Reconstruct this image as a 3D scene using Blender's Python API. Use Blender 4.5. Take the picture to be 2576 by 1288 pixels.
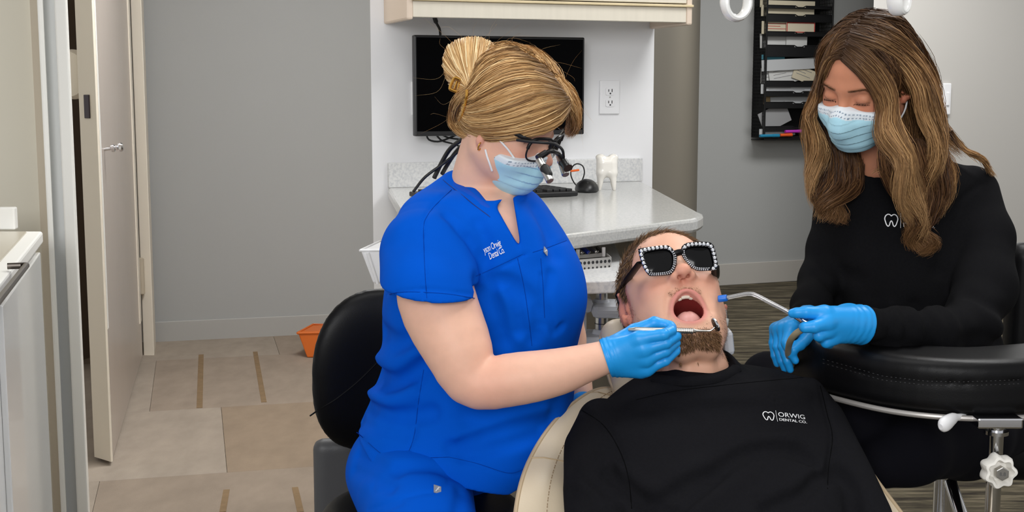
import bpy, bmesh, math, random
import numpy as np
from mathutils import Vector, Matrix
from mathutils.bvhtree import BVHTree

sc = bpy.context.scene
for o in list(bpy.data.objects):
    bpy.data.objects.remove(o)
COL = sc.collection
random.seed(7)
RNG = np.random.default_rng(11)

# ------------------------------------------------------------------ camera
FPX = 3200.0                      # focal length in pixels of the 2576 wide frame
CAMH = 1.28
TH = math.atan(414.0 / FPX)       # downward pitch
cam_d = bpy.data.cameras.new('camera')
cam_d.sensor_width = 36.0
cam_d.lens = FPX / 2576.0 * 36.0
cam_d.clip_start = 0.05
cam = bpy.data.objects.new('camera', cam_d)
COL.objects.link(cam)
cam.location = (0, 0, CAMH)
cam.rotation_euler = (math.pi / 2 - TH, 0, 0)
sc.camera = cam

# ------------------------------------------------------------------ world, lights, exposure
sc.view_settings.view_transform = 'Standard'
sc.view_settings.look = 'None'
sc.view_settings.gamma = 1.0
sc.view_settings.use_curve_mapping = False
sc.view_settings.exposure = 0.0
w = bpy.data.worlds.new('world')
sc.world = w
w.use_nodes = True
bg = w.node_tree.nodes['Background']
bg.inputs[0].default_value = (1.0, 1.0, 1.0, 1)
bg.inputs[1].default_value = 0.62


def area(name, loc, target, sx, sy, power, color=(1, 1, 1)):
    l = bpy.data.lights.new(name, 'AREA')
    l.shape = 'RECTANGLE'
    l.size = sx
    l.size_y = sy
    l.energy = power
    l.color = color
    o = bpy.data.objects.new(name, l)
    COL.objects.link(o)
    o.location = loc
    o.rotation_euler = (Vector(target) - Vector(loc)).to_track_quat('-Z', 'Y').to_euler()
    return o


area('ceiling_panel_light', (0.1, 1.85, 2.62), (0.2, 2.4, 0.6), 1.3, 0.9, 19, (1.0, 1.0, 0.99))
area('room_fill_light', (1.2, 3.0, 2.62), (1.1, 3.0, 0.0), 1.2, 0.6, 31, (1.0, 1.0, 0.99))  # unseen fill, added to brighten the left cabinet and door
area('rear_ceiling_light', (0.6, 4.9, 2.62), (0.7, 5.6, 0.0), 1.2, 0.6, 18, (1.0, 1.0, 0.99))
area('left_fill_light', (-0.55, 4.4, 2.62), (-0.8, 4.5, 0.0), 1.0, 0.6, 44, (1.0, 1.0, 0.99))  # added fill without a visible fitting, lifts left cabinet, door and grey wall
area('far_fill_light', (2.3, 6.6, 2.62), (2.3, 6.9, 0.0), 1.4, 0.8, 56, (1.0, 1.0, 0.99))  # added fill out of view, brightens the far right wall
area('bounced_flash', (-0.7, -2.4, 2.3), (0.15, 2.3, 0.95), 1.8, 1.4, 95, (1.0, 1.0, 1.0))


# ------------------------------------------------------------------ geometry helpers
_s, _c = math.sin(TH), math.cos(TH)


def ray(x, y):
    u = (x - 1288.0) / FPX
    v = -(y - 644.0) / FPX
    return np.array([u, _c + v * _s, -_s + v * _c])


CAM = np.array([0, 0, CAMH])


def at(x, y, Y):
    """world point seen at photograph position (x, y) at distance Y along the room"""
    d = ray(x, y)
    return CAM + d * (Y / d[1])


def on_z(x, y, z):
    d = ray(x, y)
    return CAM + d * ((z - CAMH) / d[2])


def on_plane(x, y, p0, n):
    d = ray(x, y)
    n = np.asarray(n, float)
    return CAM + d * (np.dot(np.asarray(p0) - CAM, n) / np.dot(d, n))


def to_px(p):
    q = np.asarray(p, float) - CAM
    zc = q[..., 1] * _c - q[..., 2] * _s
    v = q[..., 1] * _s + q[..., 2] * _c
    return 1288 + FPX * q[..., 0] / zc, 644 - FPX * v / zc


def pr(px, Y):
    return px * Y / FPX


def unit(v):
    v = np.asarray(v, float)
    return v / (np.linalg.norm(v) + 1e-12)


def spline(pts, n):
    """Catmull-Rom through pts (any dimension), n samples"""
    P = np.asarray(pts, float)
    if len(P) == 2:
        t = np.linspace(0, 1, n)[:, None]
        return P[0] * (1 - t) + P[1] * t
    Q = np.vstack([2 * P[0] - P[1], P, 2 * P[-1] - P[-2]])
    m = len(P) - 1
    t = np.linspace(0, m - 1e-6, n)
    i = t.astype(int)
    f = (t - i)[:, None]
    a, b, c, d = Q[i], Q[i + 1], Q[i + 2], Q[i + 3]
    return 0.5 * (2 * b + (c - a) * f + (2 * a - 5 * b + 4 * c - d) * f * f + (3 * b - a - 3 * c + d) * f ** 3)


ORG = {}


def tag(o, label=None, cat=None, group=None, kind=None):
    if label: o['label'] = label
    if cat: o['category'] = cat
    if group: o['group'] = group
    if kind: o['kind'] = kind
    return o


def thing(name, label, cat, loc, group=None):
    o = bpy.data.objects.new(name, None)
    o.empty_display_size = 0.05
    COL.objects.link(o)
    o.location = tuple(float(c) for c in loc)
    ORG[o.name] = np.array(loc, float)
    tag(o, label, cat, group)
    return o


def mesh_obj(name, V, F, m, parent=None, smooth=None, origin=None, colors=None, label=None, bevel=0.0):
    V = np.asarray(V, np.float64).reshape(-1, 3)
    if parent is not None:
        og = ORG[parent.name]
    elif origin is not None:
        og = np.asarray(origin, float)
    else:
        og = np.array([(V[:, 0].min() + V[:, 0].max()) / 2, (V[:, 1].min() + V[:, 1].max()) / 2, V[:, 2].min()])
    me = bpy.data.meshes.new(name)
    L = V - og
    if isinstance(F, np.ndarray):
        k = F.shape[1]
        me.vertices.add(len(L))
        me.vertices.foreach_set('co', L.astype(np.float32).ravel())
        me.loops.add(F.size)
        me.loops.foreach_set('vertex_index', F.astype(np.int32).ravel())
        me.polygons.add(len(F))
        me.polygons.foreach_set('loop_start', np.arange(0, F.size, k, dtype=np.int32))
        me.update(calc_edges=True)
        me.validate()
    else:
        me.from_pydata(L.tolist(), [], F)
        me.update()
    if smooth is not None:
        me.polygons.foreach_set('use_smooth', [True] * len(me.polygons))
        if smooth < 3.1:
            me.set_sharp_from_angle(angle=smooth)
    if colors is not None:
        ca = me.color_attributes.new('col', 'FLOAT_COLOR', 'POINT')
        c4 = np.ones((len(V), 4), np.float32)
        c4[:, :3] = colors
        ca.data.foreach_set('color', c4.ravel())
    if m is not None:
        me.materials.append(m)
    o = bpy.data.objects.new(name, me)
    COL.objects.link(o)
    if parent is not None:
        o.parent = parent
    else:
        o.location = tuple(og)
    ORG[o.name] = og
    if bevel > 0:
        b = o.modifiers.new('bevel', 'BEVEL')
        b.width = bevel
        b.segments = 2
        b.limit_method = 'ANGLE'
        b.angle_limit = math.radians(35)
    if label: o['label'] = label
    return o


class MB:
    """collects boxes, tubes, lathes into one mesh"""

    def __init__(s):
        s.V = []
        s.F = []
        s.n = 0

    def add(s, V, F):
        V = np.asarray(V, float).reshape(-1, 3)
        s.V.append(V)
        s.F += [[i + s.n for i in f] for f in F]
        s.n += len(V)
        return s

    def box(s, c, size, ax=None):
        """ax: three unit axes (rows); default world axes"""
        ax = np.eye(3) if ax is None else np.asarray(ax, float)
        h = np.asarray(size, float) / 2
        V = []
        for i in (-1, 1):
            for j in (-1, 1):
                for k in (-1, 1):
                    V.append(np.asarray(c, float) + ax[0] * h[0] * i + ax[1] * h[1] * j + ax[2] * h[2] * k)
        F = [(0, 1, 3, 2), (4, 6, 7, 5), (0, 4, 5, 1), (2, 3, 7, 6), (0, 2, 6, 4), (1, 5, 7, 3)]
        if np.dot(np.cross(ax[0], ax[1]), ax[2]) < 0:
            F = [f[::-1] for f in F]
        return s.add(V, F)

    def hexa(s, bottom, top):
        """prism between two equal loops (bottom, top)"""
        n = len(bottom)
        V = list(bottom) + list(top)
        F = [tuple(range(n))[::-1], tuple(range(n, 2 * n))]
        F += [(i, (i + 1) % n, n + (i + 1) % n, n + i) for i in range(n)]
        return s.add(V, F)

    def tube(s, pts, r, n=10, cap=True, flat=None, closed=False):
        P = np.asarray(pts, float)
        m = len(P)
        r = np.full(m, r) if np.isscalar(r) else np.asarray(r, float)
        if closed:
            T = np.roll(P, -1, 0) - np.roll(P, 1, 0)
        else:
            T = np.gradient(P, axis=0)
        T /= np.linalg.norm(T, axis=1)[:, None] + 1e-12
        ref = np.array([0, 0, 1.0]) if abs(T[0][2]) < 0.9 else np.array([1.0, 0, 0])
        if flat is not None: ref = np.asarray(flat[0], float)
        V = []
        nx = unit(np.cross(T[0], ref))
        for i in range(m):
            nx = unit(nx - T[i] * np.dot(nx, T[i])) if flat is None else unit(np.cross(T[i], ref))
            ny = np.cross(T[i], nx)
            kx, ky = (1, 1) if flat is None else (flat[1], flat[2])
            for j in range(n):
                a = 2 * math.pi * j / n
                V.append(P[i] + r[i] * (nx * math.cos(a) * kx + ny * math.sin(a) * ky))
        F = []
        for i in range(m if closed else m - 1):
            i2 = (i + 1) % m
            for j in range(n):
                k = (j + 1) % n
                F.append((i * n + j, i * n + k, i2 * n + k, i2 * n + j))
        if cap and not closed:
            F.append(tuple(range(n))[::-1])
            F.append(tuple((m - 1) * n + j for j in range(n)))
        return s.add(V, F)

    def cyl(s, a, b, r0, r1=None, n=20):
        r1 = r0 if r1 is None else r1
        return s.tube([a, b], [r0, r1], n)

    def lathe(s, base, axis, prof, n=24, cap=True):
        """prof: list of (radius, distance along axis)"""
        ax = unit(axis)
        ref = np.array([0, 0, 1.0]) if abs(ax[2]) < 0.9 else np.array([1.0, 0, 0])
        nx = unit(np.cross(ax, ref))
        ny = np.cross(ax, nx)
        V = []
        for (r, h) in prof:
            for j in range(n):
                a = 2 * math.pi * j / n
                V.append(np.asarray(base, float) + ax * h + r * (nx * math.cos(a) + ny * math.sin(a)))
        F = []
        for i in range(len(prof) - 1):
            for j in range(n):
                k = (j + 1) % n
                F.append((i * n + j, i * n + k, (i + 1) * n + k, (i + 1) * n + j))
        if cap:
            F.append(tuple(range(n))[::-1])
            F.append(tuple((len(prof) - 1) * n + j for j in range(n)))
        return s.add(V, F)

    def grid(s, G, close_u=False):
        """G: (a, b, 3) array of points"""
        a, b = G.shape[:2]
        F = []
        for i in range(a - 1):
            for j in range(b if close_u else b - 1):
                k = (j + 1) % b
                F.append((i * b + j, i * b + k, (i + 1) * b + k, (i + 1) * b + j))
        return s.add(G.reshape(-1, 3), F)

    def build(s, name, m, parent=None, smooth=0.6, bevel=0.0, label=None, origin=None):
        return mesh_obj(name, np.vstack(s.V), s.F, m, parent, smooth, origin, None, label, bevel)


def copy_tree(o, parent=None):
    c = o.copy()
    COL.objects.link(c)
    if parent is not None: c.parent = parent
    ORG[c.name] = ORG[o.name]
    for ch in [x for x in COL.objects if x.parent == o]:
        copy_tree(ch, c)
    return c


# ------------------------------------------------------------------ materials
def lin(c):
    c = np.asarray(c, float) / 255.0
    return np.where(c <= 0.04045, c / 12.92, ((c + 0.055) / 1.055) ** 2.4)


def mat(name, rgb, rough=0.5, metal=0.0, spec=0.5, noise=0.0, nscale=20, bump=0.0, bscale=200, sss=0.0, sheen=0.0,
        coat=0.0, trans=0.0, alpha=1.0, attr=False, emit=0.0, stretch=None, bdist=0.002):
    m = bpy.data.materials.new(name)
    m.use_nodes = True
    nt = m.node_tree
    b = nt.nodes['Principled BSDF']
    c = tuple(lin(rgb)) + (1,)
    b.inputs['Base Color'].default_value = c
    b.inputs['Roughness'].default_value = rough
    b.inputs['Metallic'].default_value = metal
    b.inputs['Specular IOR Level'].default_value = spec
    b.inputs['Coat Weight'].default_value = coat
    b.inputs['Transmission Weight'].default_value = trans
    b.inputs['Alpha'].default_value = alpha
    b.inputs['Sheen Weight'].default_value = sheen
    if sss:
        b.inputs['Subsurface Weight'].default_value = sss
        b.inputs['Subsurface Radius'].default_value = (1.0, 0.35, 0.2)
        b.inputs['Subsurface Scale'].default_value = 0.006
    if emit:
        b.inputs['Emission Color'].default_value = c
        b.inputs['Emission Strength'].default_value = emit
    tc = nt.nodes.new('ShaderNodeTexCoord')
    vec = tc.outputs['Object']
    if stretch is not None:
        mp = nt.nodes.new('ShaderNodeMapping')
        mp.inputs['Scale'].default_value = stretch
        nt.links.new(vec, mp.inputs[0])
        vec = mp.outputs[0]
    base = None
    if attr:
        an = nt.nodes.new('ShaderNodeAttribute')
        an.attribute_name = 'col'
        base = an.outputs['Color']
    if noise:
        nz = nt.nodes.new('ShaderNodeTexNoise')
        nz.inputs['Scale'].default_value = nscale
        nz.inputs['Detail'].default_value = 4
        nt.links.new(vec, nz.inputs['Vector'])
        mr = nt.nodes.new('ShaderNodeMapRange')
        mr.inputs['From Min'].default_value = 0.25
        mr.inputs['From Max'].default_value = 0.75
        mr.inputs['To Min'].default_value = 1 - noise
        mr.inputs['To Max'].default_value = 1 + noise
        nt.links.new(nz.outputs['Fac'], mr.inputs['Value'])
        mx = nt.nodes.new('ShaderNodeMix')
        mx.data_type = 'RGBA'
        mx.blend_type = 'MULTIPLY'
        mx.inputs[0].default_value = 1.0
        if base is None:
            mx.inputs[6].default_value = c
        else:
            nt.links.new(base, mx.inputs[6])
        nt.links.new(mr.outputs['Result'], mx.inputs[7])
        base = mx.outputs[2]
    if base is not None:
        nt.links.new(base, b.inputs['Base Color'])
    if bump:
        nz = nt.nodes.new('ShaderNodeTexNoise')
        nz.inputs['Scale'].default_value = bscale
        nz.inputs['Detail'].default_value = 3
        nt.links.new(vec, nz.inputs['Vector'])
        bp = nt.nodes.new('ShaderNodeBump')
        bp.inputs['Strength'].default_value = bump
        bp.inputs['Distance'].default_value = bdist
        nt.links.new(nz.outputs['Fac'], bp.inputs['Height'])
        nt.links.new(bp.outputs[0], b.inputs['Normal'])
    return m


def speckle(name, rgb, rgb2, scale=260, rough=0.3):
    m = mat(name, rgb, rough)
    nt = m.node_tree
    b = nt.nodes['Principled BSDF']
    tc = nt.nodes.new('ShaderNodeTexCoord')
    nz = nt.nodes.new('ShaderNodeTexNoise')
    nz.inputs['Scale'].default_value = scale
    nz.inputs['Detail'].default_value = 3
    rp = nt.nodes.new('ShaderNodeValToRGB')
    rp.color_ramp.elements[0].position = 0.36
    rp.color_ramp.elements[0].color = tuple(lin(rgb2)) + (1,)
    rp.color_ramp.elements[1].position = 0.60
    rp.color_ramp.elements[1].color = tuple(lin(rgb)) + (1,)
    nt.links.new(tc.outputs['Object'], nz.inputs['Vector'])
    nt.links.new(nz.outputs['Fac'], rp.inputs[0])
    nt.links.new(rp.outputs[0], b.inputs['Base Color'])
    return m


# ------------------------------------------------------------------ signed distance modelling
def bc(v):
    return np.asarray(v, np.float32)


def s_ell(P, c, r, R=None):
    q = P - bc(c)
    if R is not None: q = q @ bc(R).T          # R rows = local axes
    r = bc(r)
    k0 = np.sqrt(((q / r) ** 2).sum(-1))
    k1 = np.sqrt(((q / (r * r)) ** 2).sum(-1)) + 1e-9
    return k0 * (k0 - 1) / k1


def s_cap(P, a, b, ra, rb=None):
    rb = ra if rb is None else rb
    a = bc(a); b = bc(b)
    ab = b - a
    pa = P - a
    t = np.clip((pa @ ab) / (float(ab @ ab) + 1e-12), 0, 1)
    d = pa - t[..., None] * ab
    return np.sqrt((d * d).sum(-1)) - (ra + (rb - ra) * t)


def s_chain(P, pts, rs, k=0.0):
    d = None
    for i in range(len(pts) - 1):
        e = s_cap(P, pts[i], pts[i + 1], rs[i], rs[i + 1])
        d = e if d is None else (smin(d, e, k) if k else np.minimum(d, e))
    return d


def s_box(P, c, h, R=None, r=0.0):
    q = P - bc(c)
    if R is not None: q = q @ bc(R).T
    q = np.abs(q) - (bc(h) - r)
    return np.sqrt((np.maximum(q, 0) ** 2).sum(-1)) + np.minimum(q.max(-1), 0) - r


def smin(a, b, k):
    h = np.clip(0.5 + 0.5 * (b - a) / k, 0, 1)
    return b + (a - b) * h - k * h * (1 - h)


def smax(a, b, k):
    return -smin(-a, -b, k)


def ssub(a, b, k):
    """a minus b"""
    return smax(a, -b, k)


def plane(P, p0, n):
    n = bc(unit(n))
    return (P - bc(p0)) @ n


def poly_dist(P, pts):
    d = None
    for i in range(len(pts) - 1):
        e = s_cap(P, pts[i], pts[i + 1], 0.0)
        d = e if d is None else np.minimum(d, e)
    return d


def s_loft(P, rows, axis=2, pw=2.0):
    """rows: (h, c1, c2, r1, r2) sections across the two other axes, interpolated along axis"""
    rows = np.asarray(sorted(rows), np.float32)
    oth = [i for i in range(3) if i != axis]
    h = P[..., axis]
    hh = rows[:, 0]
    # smooth interpolation through resampled spline
    tt = np.linspace(hh[0], hh[-1], 80)
    S = spline(rows, 400)
    o = np.argsort(S[:, 0])
    S = S[o]
    g = [np.interp(tt, S[:, 0], S[:, k]) for k in range(1, 5)]
    c1, c2, r1, r2 = [np.interp(h, tt, gg).astype(np.float32) for gg in g]
    r1 = np.maximum(r1, 1e-3); r2 = np.maximum(r2, 1e-3)
    q1 = np.abs(P[..., oth[0]] - c1) / r1
    q2 = np.abs(P[..., oth[1]] - c2) / r2
    k = (q1 ** pw + q2 ** pw) ** (1.0 / pw)
    d = (k - 1) * np.minimum(r1, r2)
    cap = np.maximum(hh[0] - h, h - hh[-1])
    return smax(d, cap, 0.03)


def sdf_mesh(fn, lo, hi, h, blk=12, slack=1.6):
    lo = np.asarray(lo, float); hi = np.asarray(hi, float)
    nb = np.ceil((hi - lo) / (h * blk)).astype(int)
    n = nb * blk + 1
    # coarse pass at block centres
    cx = [lo[i] + (np.arange(nb[i]) + 0.5) * blk * h for i in range(3)]
    C = np.stack(np.meshgrid(*cx, indexing='ij'), -1).astype(np.float32)
    dc = fn(C.reshape(-1, 3)).reshape(nb)
    D = np.repeat(np.repeat(np.repeat(dc, blk, 0), blk, 1), blk, 2)
    D = np.pad(D, ((0, 1), (0, 1), (0, 1)), mode='edge').astype(np.float32)
    act = np.argwhere(np.abs(dc) < 0.87 * blk * h * slack)
    loc = np.stack(np.meshgrid(*[np.arange(blk + 1)] * 3, indexing='ij'), -1).reshape(-1, 3)
    for s0 in range(0, len(act), 400):
        A = act[s0:s0 + 400]
        idx = A[:, None, :] * blk + loc[None]
        P = (lo + idx * h).astype(np.float32)
        d = fn(P.reshape(-1, 3))
        ii = idx.reshape(-1, 3)
        D[ii[:, 0], ii[:, 1], ii[:, 2]] = d
    D[0], D[-1], D[:, 0], D[:, -1], D[:, :, 0], D[:, :, -1] = [np.maximum(x, 1e-4) for x in (D[0], D[-1], D[:, 0], D[:, -1], D[:, :, 0], D[:, :, -1])]
    return surface_nets(D, lo, h)


def surface_nets(D, lo, h):
    S = D < 0
    nx, ny, nz = D.shape
    cnt = np.zeros((nx - 1, ny - 1, nz - 1), np.uint8)
    offs = [(i, j, k) for i in (0, 1) for j in (0, 1) for k in (0, 1)]
    for (i, j, k) in offs:
        cnt += S[i:nx - 1 + i, j:ny - 1 + j, k:nz - 1 + k]
    cells = np.argwhere((cnt > 0) & (cnt < 8))
    vid = np.full(cnt.shape, -1, np.int32)
    vid[cells[:, 0], cells[:, 1], cells[:, 2]] = np.arange(len(cells))
    vals = np.stack([D[cells[:, 0] + i, cells[:, 1] + j, cells[:, 2] + k] for (i, j, k) in offs], 1)
    acc = np.zeros((len(cells), 3))
    num = np.zeros(len(cells))
    O = np.array(offs, float)
    for a in range(8):
        for b in range(a + 1, 8):
            if np.abs(O[a] - O[b]).sum() != 1: continue
            va, vb = vals[:, a], vals[:, b]
            m = (va < 0) != (vb < 0)
            t = np.where(m, va / np.where(m, va - vb, 1), 0)
            acc += np.where(m[:, None], O[a] + (O[b] - O[a]) * t[:, None], 0)
            num += m
    V = lo + (cells + acc / num[:, None]) * h
    faces = []
    for ax in range(3):
        sl0 = [slice(None)] * 3; sl1 = [slice(None)] * 3
        sl0[ax] = slice(0, -1); sl1[ax] = slice(1, None)
        a = S[tuple(sl0)]; b = S[tuple(sl1)]
        o1, o2 = [i for i in range(3) if i != ax]
        E = np.argwhere(a != b)
        ok = (E[:, o1] > 0) & (E[:, o2] > 0) & (E[:, o1] < D.shape[o1] - 1) & (E[:, o2] < D.shape[o2] - 1)
        E = E[ok]
        inside = a[E[:, 0], E[:, 1], E[:, 2]]
        q = []
        for (p, r) in ((-1, -1), (0, -1), (0, 0), (-1, 0)):
            c = E.copy(); c[:, o1] += p; c[:, o2] += r
            q.append(vid[c[:, 0], c[:, 1], c[:, 2]])
        Q = np.stack(q, 1)
        flip = inside if ax != 1 else ~inside
        Q = np.where(flip[:, None], Q, Q[:, ::-1])
        faces.append(Q)
    F = np.vstack(faces)
    return V, F[(F >= 0).all(1)]


def sdf_hit(fn, x, y, y0=0.8, y1=4.0):
    """where the line of sight through (x, y) meets the modelled surface"""
    d = ray(x, y)
    d = d / d[1]
    ts = np.arange(y0, y1, 0.004)
    P = (CAM + d * ts[:, None]).astype(np.float32)
    v = fn(P)
    i = np.argmax(v < 0)
    if not (v < 0).any():
        i = int(np.argmin(v))
    return CAM + d * ts[i]


def ribbons(name, S, r, m, parent, colors, center, seed=0, twist=0.55):
    """S: (k, n, 3) hair strands as narrow ribbons lying on the hair mass"""
    k, n = S.shape[:2]
    rg = np.random.default_rng(seed)
    r = np.broadcast_to(np.asarray(r, float), (k,)) * rg.uniform(0.6, 1.35, k)
    T = np.gradient(S, axis=1)
    T /= np.linalg.norm(T, axis=2, keepdims=True) + 1e-9
    O = S - np.asarray(center, float)
    O /= np.linalg.norm(O, axis=2, keepdims=True) + 1e-9
    N = np.cross(T, O); N /= np.linalg.norm(N, axis=2, keepdims=True) + 1e-9
    B = np.cross(N, T)
    a = rg.normal(size=(k, 1, 1)) * twist
    N = N * np.cos(a) + B * np.sin(a)
    t = np.linspace(0, 1, n)
    prof = np.where(t > 0.7, 1 - (t - 0.7) / 0.3 * 0.8, 1.0)
    R = (r[:, None] * prof[None])[..., None]
    V = np.stack([S + R * N, S - R * N], 2).reshape(-1, 3)
    Cc = np.repeat(colors[:, :, None, :], 2, 2).reshape(-1, 3)
    b = (np.arange(k)[:, None] * n + np.arange(n - 1)[None]) * 2
    F = np.stack([b, b + 2, b + 3, b + 1], -1).reshape(-1, 4)
    return mesh_obj(name, V, F, m, parent, 3.2, None, Cc)


def strands(name, S, r, m, parent, colors, sides=3, taper=0.25, label=None):
    """S: (k, n, 3) hair strands -> thin tubes in one mesh; colors (k, n, 3); r scalar or (k,)"""
    k, n = S.shape[:2]
    r = np.broadcast_to(np.asarray(r, float), (k,))
    T = np.gradient(S, axis=1)
    T /= np.linalg.norm(T, axis=2, keepdims=True) + 1e-9
    ref = np.zeros_like(T); ref[..., 0] = 0.31; ref[..., 1] = -0.9; ref[..., 2] = 0.17
    N1 = np.cross(T, ref); N1 /= np.linalg.norm(N1, axis=2, keepdims=True) + 1e-9
    N2 = np.cross(T, N1)
    t = np.linspace(0, 1, n)
    prof = np.where(t > 0.75, 1 - (t - 0.75) / 0.25 * (1 - taper), 1.0)
    R = r[:, None] * prof[None]
    ring = []
    for j in range(sides):
        a = 2 * math.pi * j / sides
        ring.append(S + R[..., None] * (N1 * math.cos(a) + N2 * math.sin(a)))
    V = np.stack(ring, 2).reshape(-1, 3)
    Cc = np.repeat(colors[:, :, None, :], sides, 2).reshape(-1, 3)
    base = (np.arange(k)[:, None, None] * n + np.arange(n - 1)[None, :, None]) * sides
    j = np.arange(sides)[None, None]
    j2 = (j + 1) % sides
    F = np.stack([base + j, base + j2, base + sides + j2, base + sides + j], -1).reshape(-1, 4)
    return mesh_obj(name, V, F, m, parent, 3.2, None, Cc, label)


def text_mesh(body, size, font_shear=0.0, extrude=0.0, align='LEFT', space=1.0):
    cu = bpy.data.curves.new('txt', 'FONT')
    cu.body = body
    cu.size = size
    cu.shear = font_shear
    cu.align_x = align
    cu.space_character = space
    cu.extrude = extrude
    cu.resolution_u = 3
    o = bpy.data.objects.new('txt', cu)
    COL.objects.link(o)
    dg = bpy.context.evaluated_depsgraph_get()
    me = bpy.data.meshes.new_from_object(o.evaluated_get(dg))
    V = np.array([v.co[:] for v in me.vertices])
    F = [tuple(p.vertices) for p in me.polygons]
    bpy.data.objects.remove(o)
    bpy.data.curves.remove(cu)
    bpy.data.meshes.remove(me)
    return V, F
# ------------------------------------------------------------------ materials of the room
M = {}
M['panel_wall'] = mat('panel_wall_paint', (233, 233, 235), 0.7, bump=0.05, bscale=300)
M['grey_wall'] = mat('grey_wall_paint', (172, 173, 172), 0.75, bump=0.05, bscale=300)
M['light_wall'] = mat('light_wall_paint', (192, 189, 184), 0.75)
M['beige_wall'] = mat('beige_wall_paint', (214, 209, 194), 0.7)
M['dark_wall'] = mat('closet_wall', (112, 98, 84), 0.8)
M['ceiling'] = mat('ceiling_white', (235, 235, 232), 0.8)
M['white_trim'] = mat('white_trim', (246, 245, 240), 0.4)
M['grey_trim'] = mat('grey_trim', (220, 222, 222), 0.4)
M['tan_trim'] = mat('tan_trim', (196, 184, 164), 0.5)
M['cream_trim'] = mat('cream_trim', (240, 231, 215), 0.45)
M['door_face'] = mat('door_laminate', (190, 178, 168), 0.25, noise=0.03, nscale=3)
M['cream_lam'] = mat('cream_laminate', (216, 209, 194), 0.45, noise=0.035, nscale=60, stretch=(1, 1, 0.06))
M['cream_side'] = mat('cream_side', (216, 198, 180), 0.5)
M['oak'] = mat('oak_edge', (214, 196, 158), 0.5, noise=0.08, nscale=40, stretch=(0.1, 1, 1))
M['quartz'] = speckle('speckled_quartz', (198, 198, 195), (183, 184, 183), 190, 0.16)
M['quartz_edge'] = speckle('speckled_quartz_light', (218, 218, 217), (198, 199, 201), 130, 0.35)
M['black_gloss'] = mat('black_screen', (4, 4, 5), 0.25, spec=0.03)
M['black_plastic'] = mat('black_plastic', (20, 20, 22), 0.4)
M['black_rubber'] = mat('black_rubber', (14, 14, 15), 0.55)
M['white_plastic'] = mat('white_plastic', (236, 236, 238), 0.35)
M['grey_plastic'] = mat('grey_plastic', (206, 208, 214), 0.4)
M['cassette'] = mat('cassette_steel', (206, 204, 200), 0.4, metal=0.55)
M['white_gloss'] = mat('white_gloss', (248, 248, 246), 0.15, coat=0.4)
M['ivory'] = mat('ivory_glaze', (242, 238, 230), 0.12, coat=0.6)
M['chrome'] = mat('chrome', (225, 226, 230), 0.12, metal=1.0)
M['steel'] = mat('brushed_steel', (196, 194, 190), 0.28, metal=1.0)
M['gold'] = mat('gold_metal', (222, 170, 84), 0.22, metal=1.0)
M['orange'] = mat('orange_plastic', (214, 106, 30), 0.5)
M['black_leather'] = mat('black_leather', (10, 10, 12), 0.42, spec=0.18, bump=0.12, bscale=500, bdist=0.001)
M['grey_leather'] = mat('charcoal_vinyl', (72, 72, 74), 0.5, bump=0.15, bscale=300)
M['cream_leather'] = mat('cream_leather', (212, 196, 170), 0.42, bump=0.06, bscale=300)
M['piping'] = mat('tan_piping', (190, 168, 136), 0.5)
M['latch'] = mat('dark_latch', (70, 62, 66), 0.4, metal=0.6)
M['blue_plastic'] = mat('blue_plastic', (24, 110, 214), 0.35)
M['royal_plastic'] = mat('royal_blue_plastic', (28, 60, 190), 0.35)

YAW = math.radians(20)
WD = np.array([math.cos(YAW), math.sin(YAW), 0])       # along the panel wall
WN = np.array([math.sin(YAW), -math.cos(YAW), 0])      # out of it, into the room
WP = np.array([0, 4.1, 0])
UP = np.array([0, 0, 1.0])


def W(x, y, d=0.0):
    return on_plane(x, y, WP + WN * d, WN)


def wall_pt(x, d=0.0, z=0.0):
    p = W(x, 300, d)
    return np.array([p[0], p[1], z])


def struct(name, mb, m, parent=None, bevel=0.0, smooth=None):
    o = mb.build(name, m, parent, smooth, bevel)
    if parent is None: o['kind'] = 'structure'
    return o


def prism(plan, z0, z1):
    """vertical prism over a plan polygon"""
    mb = MB()
    P = [np.array([p[0], p[1]]) for p in plan]
    A = sum(P[i][0] * P[(i + 1) % len(P)][1] - P[(i + 1) % len(P)][0] * P[i][1] for i in range(len(P)))
    if A < 0: P = P[::-1]
    mb.hexa([np.array([p[0], p[1], z0]) for p in P], [np.array([p[0], p[1], z1]) for p in P])
    return mb


CZ = 2.65
# floor of the right hand side: dark planked carpet
def dark_carpet():
    m = mat('dark_striped_carpet', (92, 84, 72), 0.95, spec=0.1)
    nt = m.node_tree
    b = nt.nodes['Principled BSDF']
    tc = nt.nodes.new('ShaderNodeTexCoord')
    mp = nt.nodes.new('ShaderNodeMapping')
    mp.inputs['Rotation'].default_value = (0, 0, math.radians(-12))
    mp.inputs['Scale'].default_value = (3.2, 26, 1)
    nt.links.new(tc.outputs['Object'], mp.inputs[0])
    nz = nt.nodes.new('ShaderNodeTexNoise')
    nz.inputs['Scale'].default_value = 1.0
    nz.inputs['Detail'].default_value = 5
    nz.inputs['Roughness'].default_value = 0.7
    nt.links.new(mp.outputs[0], nz.inputs['Vector'])
    rp = nt.nodes.new('ShaderNodeValToRGB')
    e = rp.color_ramp.elements
    e[0].position = 0.36; e[0].color = tuple(lin((52, 47, 42))) + (1,)
    e[1].position = 0.66; e[1].color = tuple(lin((128, 118, 100))) + (1,)
    x = e.new(0.5); x.color = tuple(lin((86, 80, 66))) + (1,)
    nt.links.new(nz.outputs['Fac'], rp.inputs[0])
    nt.links.new(rp.outputs[0], b.inputs['Base Color'])
    return m


M['dark_carpet'] = dark_carpet()
fl = struct('floor', MB().box((0.6, 4.5, -0.05), (9.0, 11.0, 0.1)), M['dark_carpet'])
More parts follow.
